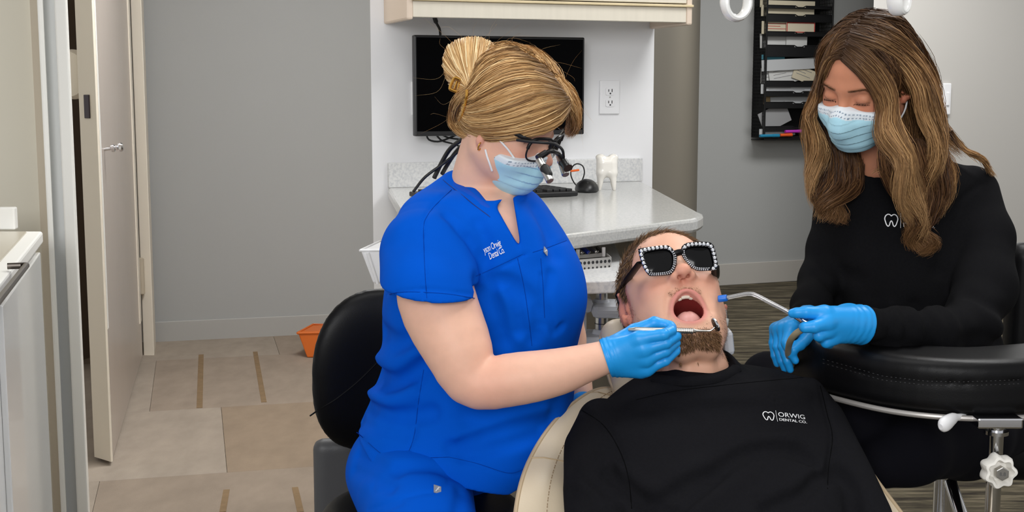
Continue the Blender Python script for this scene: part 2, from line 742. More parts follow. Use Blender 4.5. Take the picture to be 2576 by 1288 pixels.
# beige carpet tiles at the left, laid along the room
e1 = np.array([math.cos(math.radians(14)), math.sin(math.radians(14)), 0])
e2 = np.array([-e1[1], e1[0], 0])
T0 = on_z(558, 1028, 0)
tints = [(164, 152, 139), (156, 142, 128), (150, 133, 115), (160, 148, 135), (152, 138, 124)]
tile_m = [mat('beige_carpet_%s' % 'abcde'[i], c, 0.95, spec=0.1, noise=0.10, nscale=14, bump=0.5, bscale=420,
              stretch=(1, 0.5, 1)) for i, c in enumerate(tints)]
stripe_m = mat('brown_carpet_yarn', (136, 114, 88), 0.95, spec=0.1, noise=0.12, nscale=30)
rows_e2 = [(-1.75, -0.921), (-0.92, -0.0005), (0.0005, 1.0), (1.001, 1.9), (1.901, 2.8)]
k = 0
for ri, (v0, v1) in enumerate(rows_e2):
    off = [0.45, 0.0, -0.28, 0.3, 0.1][ri]
    for ci in range(-3, 2):
        u0 = off + ci * 0.86
        u1 = u0 + 0.855
        cpt = T0 + e1 * (u0 + u1) / 2 + e2 * (v0 + v1) / 2
        if cpt[0] > -0.05: continue
        tint = tile_m[{(1, 0): 2, (1, -1): 0, (2, -1): 0, (2, 0): 1, (0, -1): 4, (0, 0): 1}.get((ri, ci), (ri * 2 + ci) % 5)]
        MB().box(cpt + UP * 0.003, (u1 - u0 + 0.0035, v1 - v0 - 0.0, 0.006), (e1, e2, UP)).build('carpet_tile', tint, fl, None)
for (xa, ya, xb, yb, wd) in [(506, 892, 502, 1026, 0.024), (642, 885, 664, 1012, 0.022), (570, 1232, 560, 1288, 0.02),
                             (742, 1226, 756, 1288, 0.02)]:
    a = on_z(xa, ya, 0.0065); b_ = on_z(xb, yb, 0.0065)
    d_ = unit(b_ - a); s_ = np.cross(UP, d_)
    MB().box((a + b_) / 2, (np.linalg.norm(b_ - a), wd, 0.002), (d_, s_, UP)).build('carpet_stripe', stripe_m, fl, None)

struct('ceiling', MB().box((0.6, 5.4, CZ + 0.05), (9.0, 9.2, 0.1)), M['ceiling'])

# white panel wall in the middle, hall wall to its right, grey walls left and right
pa, pb = wall_pt(935), wall_pt(1643)
corner = on_z(1749, 722, 0)
back_l = pa + (pa - np.array([0, 0, 0])) * 0.06 + WD * 0.02
struct('wall_back', prism([pa, pb, pb - WN * 0.12, back_l - WN * 0.02], 0, CZ), M['panel_wall'])
hall_a = pb - WN * 0.12 + WD * -0.004
hall_mat = mat('hall_wall_shaded', (124, 117, 104), 0.75)  # shade on the hall wall is put into this darker base colour
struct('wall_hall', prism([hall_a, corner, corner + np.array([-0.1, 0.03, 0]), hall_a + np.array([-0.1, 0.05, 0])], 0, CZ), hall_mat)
ra, rb = on_z(1810, 716, 0), on_z(2040, 702, 0)
rdir = unit(rb - ra)
r0 = corner
r1 = r0 + rdir * 4.2
rn = np.array([rdir[1], -rdir[0], 0])
struct('wall_right', prism([r0 - rdir * 0.05, r1, r1 - rn * 0.1, r0 - rdir * 0.05 - rn * 0.1], 0, CZ), M['grey_wall'])
struct('baseboard_right', prism([r0, r1, r1 + rn * 0.014, r0 + rn * 0.014], 0, 0.145), mat('grey_baseboard', (186, 182, 176), 0.5), bevel=0.004)
q0 = on_z(2171, 760, 0)
q1 = q0 + rdir * 3.4
struct('wall_side', prism([q0, q1, q1 - rn * 0.1, q0 + unit(q0) * 0.12], 0, CZ), M['light_wall'])
la, lb = on_z(395, 862, 0), on_z(800, 842, 0)
ldir = unit(lb - la)
ln = np.array([ldir[1], -ldir[0], 0])
l0 = la - ldir * 0.25
l1 = la + ldir * 2.6
struct('wall_left', prism([l0, l1, l1 - ln * 0.1, l0 - ln * 0.1], 0, CZ), M['grey_wall'])
struct('baseboard_left', prism([la - ldir * 0.01, l1, l1 + ln * 0.012, la - ldir * 0.01 + ln * 0.012], 0, 0.11), mat('left_baseboard', (176, 175, 172), 0.55), bevel=0.004)

# ------------------------------------------------------------------ left: door casing, door, jamb
def vp(x, Y, z=0):
    p = at(x, 640, Y)
    return np.array([p[0], p[1], z])


struct('trim_1', prism([vp(105, 3.45), vp(124, 3.43), vp(124, 3.6), vp(105, 3.6)], 0, CZ), M['tan_trim'])
t2 = struct('trim_2', prism([vp(137, 3.46), vp(166, 3.46), vp(166, 3.6), vp(137, 3.6)], 0, CZ), M['grey_trim'])
struct('trim_3', prism([vp(123, 3.41), vp(138, 3.41), vp(138, 3.6), vp(123, 3.6)], 0, CZ), M['white_trim'], bevel=0.005)
struct('trim_4', prism([vp(165, 3.40), vp(194, 3.38), vp(198, 3.6), vp(166, 3.6)], 0, CZ), M['white_trim'], bevel=0.006)
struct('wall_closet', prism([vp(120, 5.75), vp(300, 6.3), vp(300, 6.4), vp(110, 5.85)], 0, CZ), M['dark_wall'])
struct('wall_far_left', prism([vp(-700, 3.62), vp(108, 3.62), vp(108, 3.7), vp(-700, 3.7)], 0, CZ), M['beige_wall'])

A, B = vp(218, 4.30), vp(259, 4.24)
Cc, Dd = vp(349, 6.02), vp(330, 6.06)
door = struct('door_1', prism([A, B, Cc, Dd], 0.02, 2.3), M['door_face'])
en = unit(np.array([B[1] - A[1], -(B[0] - A[0]), 0]))
if en[1] > 0: en = -en
ed = unit(B - A)
struct('door_edge', prism([A + en * 0.004, B + en * 0.004 + ed * 0.002, B - en * 0.004 + ed * 0.002, A - en * 0.002], 0.02, 2.3), M['cream_trim'], door)
lp = on_plane(219, 268, A + en * 0.006, en)
MB().box(lp, (0.030, 0.006, 0.078), (ed, en, UP)).build('latch_plate', M['latch'], door, None, 0.002)
fd = unit(Cc - B); fn_ = np.array([fd[1], -fd[0], 0])
if fn_[0] < 0: fn_ = -fn_
# white edge band on the door face and knob
ps = [B + fd * 0.02 + fn_ * 0.003, B + fd * 0.06 + fn_ * 0.003]
zb = on_plane(268, 828, B, fn_)[2]
struct('edge_band', prism([B + fd * 0.012, B + fd * 0.05, B + fd * 0.05 + fn_ * 0.005, B + fd * 0.012 + fn_ * 0.005], zb, 2.3), M['white_trim'], door)
kp = on_plane(262, 376, B, fn_)
MB().lathe(kp, fn_ + 0.15 * UP, [(0.006, 0), (0.006, 0.02), (0.013, 0.024), (0.014, 0.034), (0.008, 0.038), (0.009, 0.044), (0.016, 0.050), (0.017, 0.058), (0.012, 0.064)], 20).build('door_knob', M['chrome'], door)
sb = on_plane(330, 600, B, fn_)
struct('door_stop_strip', prism([Cc - fd * 0.16 + fn_ * 0.0, Cc - fd * 0.06, Cc - fd * 0.06 + fn_ * 0.006, Cc - fd * 0.16 + fn_ * 0.006], 0.2, 2.3), M['cream_trim'], door)
rc_ = at(182, 187, 4.36)
MB().lathe(rc_ + np.array([0, 0.0, 0]), (-0.35, -0.94, 0), [(0.0, 0.03), (0.05, 0.03), (0.075, 0.022), (0.084, 0.0), (0.084, -0.012)], 28).build('handle_rose', M['cream_trim'], door)

jamb = struct('trim_5', prism([vp(352, 6.08), vp(379, 6.08), vp(384, 6.35), vp(356, 6.35)], 0, 2.45), M['cream_trim'], bevel=0.004)
hg = at(355, 695, 6.06)
MB().cyl(hg - UP * 0.085, hg + UP * 0.085, 0.016, n=14).cyl(hg - UP * 0.09, hg + UP * 0.09, 0.010, n=12).build('hinge', M['tan_trim'], jamb)

# ------------------------------------------------------------------ left foreground: white counter cabinet
z_c = on_plane(100, 580, (0, 3.2, 0), (0, 1, 0))[2]
k0 = on_z(101, 578, z_c); k1 = on_z(0, 700, z_c)
kd = unit(k1 - k0)
kn = np.array([-kd[1], kd[0], 0])
if kn[0] < 0: kn = -kn
k2 = k0 + kd * 1.6
bk = np.array([-1, 0.0, 0])
cab = thing('base_cabinet', 'glossy white base cabinet at the far left with a dark bar handle', 'cabinet', (k0[0] - 0.3, k0[1] - 0.4, 0))
ins = -kn * 0.012
prism([k0 + ins + kd * 0.01, k2 + ins, k2 + ins + bk * 0.5, k0 + ins + kd * 0.01 + bk * 0.6], 0.0, z_c - 0.035).build('body', M['white_gloss'], cab, None, 0.003)
pd = prism([k0 + kd * 0.02 + ins, k0 + kd * 0.86 + ins, k0 + kd * 0.86, k0 + kd * 0.02], 0.08, z_c - 0.055).build('door', M['white_gloss'], cab, None, 0.003)
h0 = on_plane(66, 668, k0 + kn * 0.035, kn); h1 = on_plane(-30, 790, k0 + kn * 0.035, kn)
hb = MB().tube([h0 - kn * 0.035, h0 - kn * 0.01, h0, (h0 + h1) / 2, h1, h1 - kn * 0.035], 0.0065, 10)
hb.build('handle', mat('dark_nickel', (110, 104, 98), 0.3, metal=1.0), pd)
ctp = thing('side_countertop', 'pale stone countertop with white rim on the far left cabinet', 'countertop', (k0[0] - 0.3, k0[1] - 0.4, z_c - 0.035))
prism([k0 + kn * 0.006, k2 + kn * 0.006, k2 + bk * 0.5, k0 + bk * 0.6], z_c - 0.035, z_c - 0.004).build('slab', M['white_trim'], ctp, None, 0.006)
prism([k0 - kn * 0.03 + kd * 0.03, k2 - kn * 0.03, k2 + bk * 0.5, k0 + bk * 0.6 + kd * 0.03], z_c - 0.006, z_c).build('worktop', mat('taupe_stone', (190, 182, 164), 0.25), ctp, None, 0.002)
s0 = on_z(38, 578, z_c)
MB().box((s0[0] - 0.3, s0[1] + 0.012, z_c + 0.0285), (0.6, 0.024, 0.057)).build('upstand', M['white_trim'], ctp, None, 0.004)

# ------------------------------------------------------------------ panel wall: cabinet, monitor, outlet
sa, sb_ = wall_pt(968), wall_pt(1643)
D = 0.262
zc0 = on_plane(1300, 48, WP + WN * D, WN)[2]
uc = thing('wall_cabinet', 'cream laminate wall cabinet hung above the black monitor', 'cabinet', ((sa + sb_)[0] / 2, (sa + sb_)[1] / 2, zc0))
L = np.linalg.norm(sb_ - sa)
prism([sa + WD * 0.02, sb_ - WD * 0.02, sb_ - WD * 0.02 + WN * (D - 0.03), sa + WD * 0.02 + WN * (D - 0.03)], zc0 + 0.05, CZ - 0.3).build('body', M['cream_lam'], uc, None)
prism([sa + WD * 0.02 + WN * (D - 0.02), sb_ - WD * 0.02 + WN * (D - 0.02), sb_ - WD * 0.02 + WN * D, sa + WD * 0.02 + WN * D], zc0, zc0 + 0.046).build('valance', M['cream_lam'], uc, None, 0.002)
for s_ in (sa, sb_ - WD * 0.02):
    a_ = [s_, s_ + WD * 0.02]
    prism([a_[0], a_[1], a_[1] + WN * (D + 0.004), a_[0] + WN * (D + 0.004)], zc0 - 0.008, CZ - 0.3).build('end_panel', M['cream_side'], uc, None, 0.006)
prism([sa + WD * 0.016 + WN * (D - 0.02), sb_ + WD * 0.0 + WN * (D - 0.02), sb_ + WD * 0.0 + WN * (D + 0.012), sa + WD * 0.016 + WN * (D + 0.012)], zc0 + 0.0465, zc0 + 0.054).build('light_rail', M['oak'], uc, None, 0.002)
for i in range(2):
    c0 = sa + WD * (0.022 + i * (L - 0.04) / 2); c1 = c0 + WD * ((L - 0.04) / 2 - 0.004)
    prism([c0 + WN * (D - 0.018), c1 + WN * (D - 0.018), c1 + WN * (D + 0.004), c0 + WN * (D + 0.004)], zc0 + 0.058, CZ - 0.3).build('door', M['cream_lam'], uc, None, 0.002)

md = 0.10
c_tl, c_tr, c_br, c_bl = W(1045, 88, md), W(1475, 94, md), W(1466, 338, md), W(1041, 343, md)
mz1 = (c_tl[2] + c_tr[2]) / 2; mz0 = (c_bl[2] + c_br[2]) / 2
ml = (c_tl + c_bl) / 2; mr_ = (c_tr + c_br) / 2
mc = (ml + mr_) / 2
mw = np.linalg.norm((mr_ - ml)[:2])
mon = thing('monitor', 'black flat monitor on the white wall behind the blonde woman', 'monitor', (mc[0], mc[1], mz0))
mcc = np.array([mc[0], mc[1], (mz0 + mz1) / 2])
MB().box(mcc - WN * 0.014, (mw, 0.028, mz1 - mz0), (WD, WN, UP)).build('housing', M['black_plastic'], mon, None, 0.004)
MB().box(mcc + WN * 0.001 + UP * 0.004, (mw - 0.014, 0.002, mz1 - mz0 - 0.022), (WD, WN, UP)).build('screen', M['black_gloss'], mon, None)
MB().box(mcc - WN * 0.062, (0.1, 0.07, 0.1), (WD, WN, UP)).build('wall_mount', M['black_plastic'], mon, None, 0.003)
cb = spline([W(1092, 40, 0.05), W(1098, 58, 0.05), W(1106, 74, 0.06), W(1108, 95, 0.07)], 12)
o = MB().tube(cb, [0.007] * 4 + [0.004] * 8, 8).build('power_cable', M['black_rubber'], mon)
for pts in ([(1072, 338), (1080, 352), (1105, 356), (1135, 345), (1150, 338)], [(1096, 338), (1112, 354), (1140, 362), (1165, 372)], [(1110, 338), (1130, 347), (1170, 352)]):
    MB().tube(spline([W(x, y, 0.05) for x, y in pts], 14), 0.003, 6).build('signal_cable', M['black_rubber'], mon)


def plate(x0, y0, x1, y1, name, label, cat):
    p = W((x0 + x1) / 2, (y0 + y1) / 2)
    a = W(x0, (y0 + y1) / 2); b2 = W(x1, (y0 + y1) / 2)
    w_ = np.linalg.norm(b2 - a); h_ = W(x0, y0)[2] - W(x0, y1)[2]
    t = thing(name, label, cat, p)
    MB().box(p + WN * 0.004, (w_, 0.008, h_), (WD, WN, UP)).build('cover_plate', M['white_plastic'], t, None, 0.003)
    return t, p, w_, h_


ot, op, ow, oh = plate(1507, 202, 1557, 287, 'wall_outlet', 'white duplex power outlet on the white wall beside the monitor', 'outlet')
slot_m = mat('slot_dark', (40, 40, 42), 0.6)
for s in (1, -1):
    rcp = MB()
    cc = op + UP * s * 0.0195 * oh / 0.115
    pts = []
    for i in range(24):
        a_ = 2 * math.pi * i / 24
        pts.append(cc + WN * 0.008 + WD * max(-0.0165, min(0.0165, 0.02 * math.cos(a_))) + UP * max(-0.0125, min(0.0125, 0.016 * math.sin(a_))))
    rcp.hexa(pts, [p_ + WN * 0.0025 for p_ in pts])
    r_o = rcp.build('receptacle', M['white_plastic'], ot, 0.5)
    sl = MB()
    sl.box(cc + WN * 0.0107 + WD * 0.006 + UP * 0.003, (0.0026, 0.001, 0.010), (WD, WN, UP))
    sl.box(cc + WN * 0.0107 - WD * 0.006 + UP * 0.003, (0.0026, 0.001, 0.008), (WD, WN, UP))
    sl.lathe(cc + WN * 0.0104 - UP * 0.0065, WN, [(0.0028, 0), (0.0028, 0.0008)], 10)
    sl.build('slots', slot_m, r_o, None)
MB().lathe(op + WN * 0.008, WN, [(0.003, 0), (0.003, 0.001)], 10).build('screw', M['steel'], ot, None)
plate(1034, 205, 1075, 290, 'blank_wall_plate', 'white wall plate mostly hidden behind the left edge of the monitor', 'wall plate')

# ------------------------------------------------------------------ counter with upstand and cabinet
z_t = W(1611, 455)[2]
cbl, cbr = W(975, 486), W(1611, 455)
cbl[2] = cbr[2] = 0
f1 = on_z(1760, 549, z_t); f0 = on_z(1425, 590, z_t); r1_ = on_z(1772, 540, z_t); fl0 = on_z(1060, 610, z_t)
for p in (f1, f0, r1_, fl0): p[2] = 0
back_r = np.array([cbr[0], cbr[1], 0])
rnd = spline([f1 + unit(f0 - f1) * 0.07, f1 + unit(f0 - f1) * 0.012 + unit(back_r - f1) * 0.004, r1_ + unit(back_r - r1_) * 0.012, r1_ + unit(back_r - r1_) * 0.07], 9)
top = [cbl, fl0, f0] + list(rnd) + [back_r]
desk = thing('countertop', 'long speckled grey stone countertop along the white wall under the monitor', 'countertop', (f0[0], f0[1] + 0.5, z_t - 0.03))
prism(top, z_t - 0.034, z_t).build('worktop', M['quartz'], desk, None, 0.008)
ua = W(975, 486); ub = W(1610, 455)
ua[2] = ub[2] = 0
uz = W(1300, 422)[2]
prism([ua, ub, ub + WN * 0.018, ua + WN * 0.018], z_t, z_t + 0.077).build('upstand', M['quartz_edge'], desk, None, 0.002)
base = thing('desk_cabinet', 'cream desk cabinet under the long speckled countertop', 'cabinet', (f1[0] - 0.1, f1[1] + 0.4, 0))
cin = lambda p, q, d: p + unit(q - p) * d
g1 = f1 + np.array([-0.035, 0.04, 0]); g2 = back_r + np.array([-0.05, 0, 0]) + WN * 0.012
g0 = fl0 + np.array([0.1, 0.66, 0])
g0b = cbl + np.array([0.03, 0, 0]) + WN * 0.012
gm = f1 + unit(f0 - f1) * 0.13 + np.array([0, 0.06, 0])
prism([g1, g2, g0b, g0, gm + np.array([-0.02, 0.62, 0]), gm], 0.0, z_t - 0.036).build('body', M['cream_lam'], base, None)
prism([g1 + np.array([-0.002, -0.002, 0]), gm, gm + WN * 0.018, g1 + WN * 0.018], 0.15, z_t - 0.05).build('door', M['cream_lam'], base, None, 0.002)

# pull-out work surface below the counter
z_p = 0.905
e0 = on_z(1380, 712, z_p); e1_ = on_z(1585, 704, z_p)
bk0 = e0 + np.array([0.02, 0.62, 0]); bk1 = e1_ + np.array([0.02, 0.62, 0])
po = thing('pull_out_tray', 'pale speckled pull-out work surface under the countertop, steel cassette on it', 'tray', ((e0 + e1_)[0] / 2, e0[1] + 0.2, z_p - 0.03))
prism([e0, e1_, bk1, bk0], z_p - 0.026, z_p).build('top', M['quartz_edge'], po, None, 0.003)
# ------------------------------------------------------------------ grey support arm with steel posts below it
arm = thing('equipment_arm', 'grey swing arm with steel posts below the pull-out work surface', 'equipment arm', at(1500, 960, 2.78))
YA = 2.78
axp = at(1514, 740, YA)
zz = lambda y: at(1514, y, YA)[2]
def col(y0, y1, rpx, nm, m):
    return MB().lathe((axp[0], axp[1], zz(y1)), UP, [(pr(rpx, YA), 0), (pr(rpx, YA), zz(y0) - zz(y1))], 28).build(nm, m, arm)
col(728, 760, 15, 'post', M['steel'])
col(790, 836, 17, 'post', M['steel'])
MB().lathe((axp[0], axp[1], zz(814)), UP, [(pr(18, YA), 0), (pr(18, YA), 0.002)], 28).build('post_ring', mat('post_groove', (90, 90, 92), 0.4, metal=1), arm)
MB().lathe((axp[0], axp[1], zz(759)), UP, [(pr(20, YA), 0), (pr(18, YA), 0.006)], 28).build('collar_ring', M['grey_plastic'], arm)
MB().lathe((axp[0], axp[1], zz(838)), UP, [(pr(24, YA), 0), (pr(22, YA), 0.006), (pr(18, YA), .009)], 28).build('collar_ring', M['grey_plastic'], arm)
def link(y0, y1, x0, x1, hd, nm):
    a_ = at(x0, 770, YA)[0]; b2 = at(x1, 770, YA)[0]
    z0_, z1_ = zz(y1), zz(y0)
    return MB().box(((a_ + b2) / 2, YA, (z0_ + z1_) / 2), (b2 - a_, hd, z1_ - z0_)).build(nm, M['grey_plastic'], arm, None, 0.012)
link(759, 793, 1486, 1575, 0.10, 'collar')
link(745, 782, 1405, 1490, 0.08, 'arm_link')
link(838, 874, 1400, 1575, 0.12, 'arm_link')
link(868, 905, 1420, 1560, 0.09, 'arm_link')
wpp = at(1467, 800, YA + .02)
MB().cyl((wpp[0], wpp[1], zz(838)), (wpp[0], wpp[1], zz(780)), pr(8.5, YA), n=18).build('white_post', M['white_plastic'], arm)
MB().cyl((wpp[0], wpp[1], 0), (wpp[0], wpp[1], zz(900)), pr(22, YA), n=24).build('column', M['grey_plastic'], arm)

# ------------------------------------------------------------------ small things on the counter
kb0, kb1 = on_z(1455, 494, z_t), on_z(1380, 497, z_t)
kbk = on_z(1425, 462, z_t)
kd_ = unit(kb1 - kb0); kv = np.array([kd_[1], -kd_[0], 0])
if kv[1] < 0: kv = -kv
depth = 0.20
keyb = thing('keyboard', 'black keyboard lying on the speckled countertop beside the mouse', 'keyboard', kb0 + kd_ * 0.2 + kv * depth / 2)
MB().box(kb0 + kd_ * 0.22 + kv * depth / 2 + UP * 0.008, (0.44, depth, 0.014), (kd_, kv, UP)).build('case', M['black_plastic'], keyb, None, 0.004)
key_m = mat('key_black', (34, 34, 36), 0.5)
kproto = None
for r in range(5):
    for c in range(4 if r else 4):
        pc = kb0 + kd_ * (0.018 + c * 0.021 + 0.004) + kv * (0.026 + r * 0.034) + UP * 0.018
        if kproto is None:
            kproto = MB().box(pc, (0.0175, 0.028, 0.008), (kd_, kv, UP)).build('key', key_m, keyb, None, 0.0015)
            p0_ = pc
        else:
            c_ = kproto.copy(); COL.objects.link(c_); c_.parent = keyb
            c_.location = tuple(pc - p0_); ORG[c_.name] = ORG[keyb.name]
kr = MB()
for r in range(5):
    for c in range(15):
        kr.box(kb0 + kd_ * (0.118 + c * 0.021) + kv * (0.026 + r * 0.034) + UP * 0.018, (0.0175, 0.028, 0.008), (kd_, kv, UP))
tag(kr.build('more_keys', key_m, keyb, None), kind='stuff')

mp_ = on_z(1476, 482, z_t)
ms = thing('mouse', 'black wireless mouse on the speckled countertop next to the keyboard', 'mouse', mp_)
def mouse_fn(P):
    d = s_ell(P, mp_ + UP * 0.004, (0.036, 0.060, 0.034), None)
    return smax(d, -(P[..., 2] - bc(mp_[2] + 0.001)), 0.006)
V_, F_ = sdf_mesh(mouse_fn, mp_ - [0.05, 0.08, 0.02], mp_ + [0.05, 0.08, 0.06], 0.003)
mesh_obj('shell', V_, F_, M['black_plastic'], ms, 3.2)
MB().lathe(mp_ + np.array([-0.003, -0.034, 0.024]), (1, 0, 0), [(0.006, 0), (0.009, 0.001), (0.009, 0.006), (0.006, 0.007)], 16).build('scroll_wheel', M['black_rubber'], ms)
cl = spline([on_plane(x, y, (0, mp_[1] + 0.03, 0), (0, 1, 0)) for x, y in [(1448, 470), (1462, 458), (1470, 436), (1466, 418), (1452, 412), (1440, 420), (1436, 440), (1446, 462), (1462, 474)]], 40)
tag(MB().tube(cl, 0.0022, 6).build('coiled_cable', M['black_rubber'], None), 'thin black cable looped up behind the mouse on the countertop', 'cable')

tp = on_z(1526, 478, z_t)
sc_ = 0.00088 * tp[1] / 2.9
def tooth_fn(P):
    q = (P - bc(tp)) / 0.108
    d = s_box(q, (0, 0, 0.66), (0.30, 0.26, 0.30), r=0.2)
    d = smin(d, s_ell(q, (-0.16, 0, 0.92), (0.16, 0.2, 0.10)), 0.08)
    d = smin(d, s_ell(q, (0.16, 0, 0.92), (0.16, 0.2, 0.10)), 0.08)
    d = ssub(d, s_ell(q, (0, 0, 1.02), (0.10, 0.16, 0.10)), 0.06)
    for sx in (-1, 1):
        for sy in (-1, 1):
            d = smin(d, s_cap(q, (sx * 0.16, sy * 0.12, 0.45), (sx * 0.205, sy * 0.14, 0.03), 0.12, 0.045), 0.10)
    d = ssub(d, s_cap(q, (0, -0.5, 0.24), (0, 0.5, 0.24), 0.085), 0.06)
    return d * 0.108
V_, F_ = sdf_mesh(tooth_fn, tp - [0.06, 0.06, 0.01], tp + [0.06, 0.06, 0.13], 0.0022)
tag(mesh_obj('tooth_ornament', V_, F_, M['ivory'], None, 3.2), 'glossy white ceramic molar tooth ornament on the countertop', 'ornament')

# steel instrument cassette with instruments
ca = on_z(1537, 672, z_p); cbx = on_z(1444, 680, z_p); cc_ = on_z(1478, 612, z_p + 0.012)
cass = thing('instrument_cassette', 'perforated steel instrument cassette lying on the pull-out work surface', 'cassette', (ca + cbx) / 2)
v1 = cbx - ca
far = unit(on_z(1470, 612, z_p) - ca); fl_ = 0.30
def cpt(a_, b_, h_): return ca + v1 * a_ + far * fl_ * b_ + UP * h_
tray = MB()
tray.hexa([cpt(0, 0, 0.001), cpt(1, 0, 0.001), cpt(1, 1, 0.001), cpt(0, 1, 0.001)][::-1], [cpt(0, 0, 0.004), cpt(1, 0, 0.004), cpt(1, 1, 0.004), cpt(0, 1, 0.004)][::-1])
tray.build('base_plate', M['cassette'], cass, None)
def wall_strip(a0, b0, a1, b1, n, hh):
    """perforated side plate"""
    A_, B_ = cpt(a0, b0, 0), cpt(a1, b1, 0)
    d_ = unit(B_ - A_); nn = np.cross(UP, d_)
    Lw = np.linalg.norm(B_ - A_)
    sw_ = MB().box((A_ + B_) / 2 + UP * hh / 2, (Lw, 0.0016, hh), (d_, nn, UP)).build('side_wall', M['cassette'], cass, None)
    hb_ = MB()
    for i in range(n):
        c = A_ + d_ * Lw * (i + .5) / n + UP * hh * 0.62
        hb_.lathe(c - nn * 0.0011, nn, [(0.0036, 0), (0.0036, 0.0022)], 10)
        c = A_ + d_ * Lw * (i + .5) / n + UP * hh * 0.1
        hb_.lathe(c - nn * 0.0011, nn, [(0.0024, 0), (0.0024, 0.0022)], 8)
    tag(hb_.build('perforations', slot_m, sw_, None), kind='stuff')
wall_strip(0, 0, 1, 0, 9, 0.022); wall_strip(0, 0, 0, 1, 16, 0.022); wall_strip(1, 0, 1, 1, 16, 0.022); wall_strip(0, 1, 1, 1, 9, 0.022)
for b_ in (0.25, 0.72):
    mb = MB().box(cpt(0.5, b_, 0.018), (np.linalg.norm(v1) * 0.9, 0.006, 0.008), (unit(v1), np.cross(UP, unit(v1)), UP))
    mb.build('instrument_rack', M['cassette'], cass, None)
for a_ in (0.15, 0.85):
    MB().cyl(cpt(a_, 0.1, 0.02), cpt(a_, 0.1, 0.04), 0.004, n=10).build('lid_post', M['cassette'], cass)
for j, (a_, m_, lb_) in enumerate([(0.28, M['steel'], 'steel dental probe in the cassette, nearest the right side'), (0.50, M['royal_plastic'], 'royal blue handled dental instrument lying in the steel cassette'),
                                   (0.68, M['steel'], 'steel dental scaler in the middle of the cassette, left of the blue instrument'), (0.84, M['steel'], 'steel dental scaler along the left side of the cassette')]):
    pA, pB = cpt(a_, 0.12, 0.026), cpt(a_ + 0.05, 0.95, 0.026)
    d_ = pB - pA
    ins_ = thing('dental_instrument', lb_, 'instrument', pA, 'instruments in the cassette')
    MB().tube([pA + d_ * t for t in (0.12, 0.16, 0.5, 0.84, 0.88)], [0.003, 0.0048, 0.0055, 0.0048, 0.003], 10).build('handle', m_, ins_)
    MB().tube([pA + d_ * 0.12, pA + d_ * 0.05, pA + d_ * 0.0 + UP * 0.006], [0.002, 0.0014, 0.0005], 8).build('tip', M['steel'], ins_)
    MB().tube([pA + d_ * 0.88, pA + d_ * 0.95, pA + d_ * 1.0 + UP * 0.006], [0.002, 0.0014, 0.0005], 8).build('tip', M['steel'], ins_)

# white bin and orange bin
wb = thing('white_bin', 'white plastic bin half hidden between the blue sleeve and the grey wall', 'bin', at(940, 715, 3.3))
bt = [at(906, 630, 3.3), at(985, 630, 3.3), at(985, 630, 3.3) + [0, 0.2, 0], at(906, 630, 3.3) + [0.03, 0.2, 0]]
bb = [at(938, 714, 3.3), at(985, 714, 3.3), at(985, 714, 3.3) + [0, 0.18, 0], at(938, 714, 3.3) + [0.03, 0.18, 0]]
MB().hexa(bb, bt).build('shell', M['white_plastic'], wb, None, 0.006)
rim = bt + [bt[0]]
MB().tube(rim, 0.0035, 8).build('rim', M['white_plastic'], wb)
MB().tube([at(925, 636, 3.29), at(950, 714, 3.29)], 0.004, 8).build('rib', M['white_plastic'], wb)
ob = thing('orange_bin', 'orange plastic bin on the carpet behind the stool on the left', 'bin', on_z(790, 902, 0.006))
o0, o1 = at(749, 838, 6.02), at(850, 836, 6.02)
p0, p1 = at(772, 904, 6.02), at(840, 904, 6.02)
for p in (p0, p1): p[2] = 0.007
bwd = np.array([0.04, 0.22, 0])
MB().hexa([p0, p1, p1 + bwd * .8, p0 + bwd * .8], [o0, o1, o1 + bwd, o0 + bwd]).build('shell', M['orange'], ob, None, 0.006)
MB().tube([o0, o1, o1 + bwd, o0 + bwd, o0], 0.007, 8).build('rim', M['orange'], ob)

# ------------------------------------------------------------------ wall organiser full of papers
RP = r0 + 0
def RW(x, y, d=0.0): return on_plane(x, y, RP + rn * d, rn)
og_ = RW(1970, 345)
org = thing('paper_organizer', 'tall black wire mesh wall organizer stuffed with envelopes', 'organizer', og_)
mesh_m = mat('black_mesh', (22, 22, 24), 0.5, metal=0.3)
xl, xr_ = RW(1893, 200)[0], RW(2055, 200)[0]
zt_, zb_ = 2.3, RW(1960, 343)[2]
def rp(s, z, d): # s along wall from left edge
    return np.array([RW(1893, 200)[0], RW(1893, 200)[1], 0]) + rdir * s + rn * d + UP * z
Wd = np.linalg.norm((RW(2055, 200) - RW(1893, 200))[:2])
dp = 0.16
ns = 9
pitch_ = [(340, 312), (312, 255), (255, 222), (222, 190), (190, 140), (140, 107), (107, 72), (72, 40), (40, 8), (8, -30)]
MB().box(rp(Wd / 2, (zt_ + zb_) / 2, 0.004), (Wd, 0.006, zt_ - zb_), (rdir, rn, UP)).build('back_panel', mesh_m, org, None)
for s in (0, Wd):
    mb = MB()
    for i in range(16):
        d_ = 0.01 + (dp - 0.01) * i / 15
        mb.box(rp(s, (zt_ + zb_) / 2, d_), (0.003, 0.0035, zt_ - zb_), (rdir, rn, UP))
    for i in range(60):
        mb.box(rp(s, zb_ + (zt_ - zb_) * i / 59, dp / 2), (0.002, dp, 0.003), (rdir, rn, UP))
    tag(mb.build('side_mesh', mesh_m, org, None), kind='stuff')
    MB().tube([rp(s, zb_, dp), rp(s, zt_, dp)], 0.006, 8).build('side_rail', mesh_m, org)
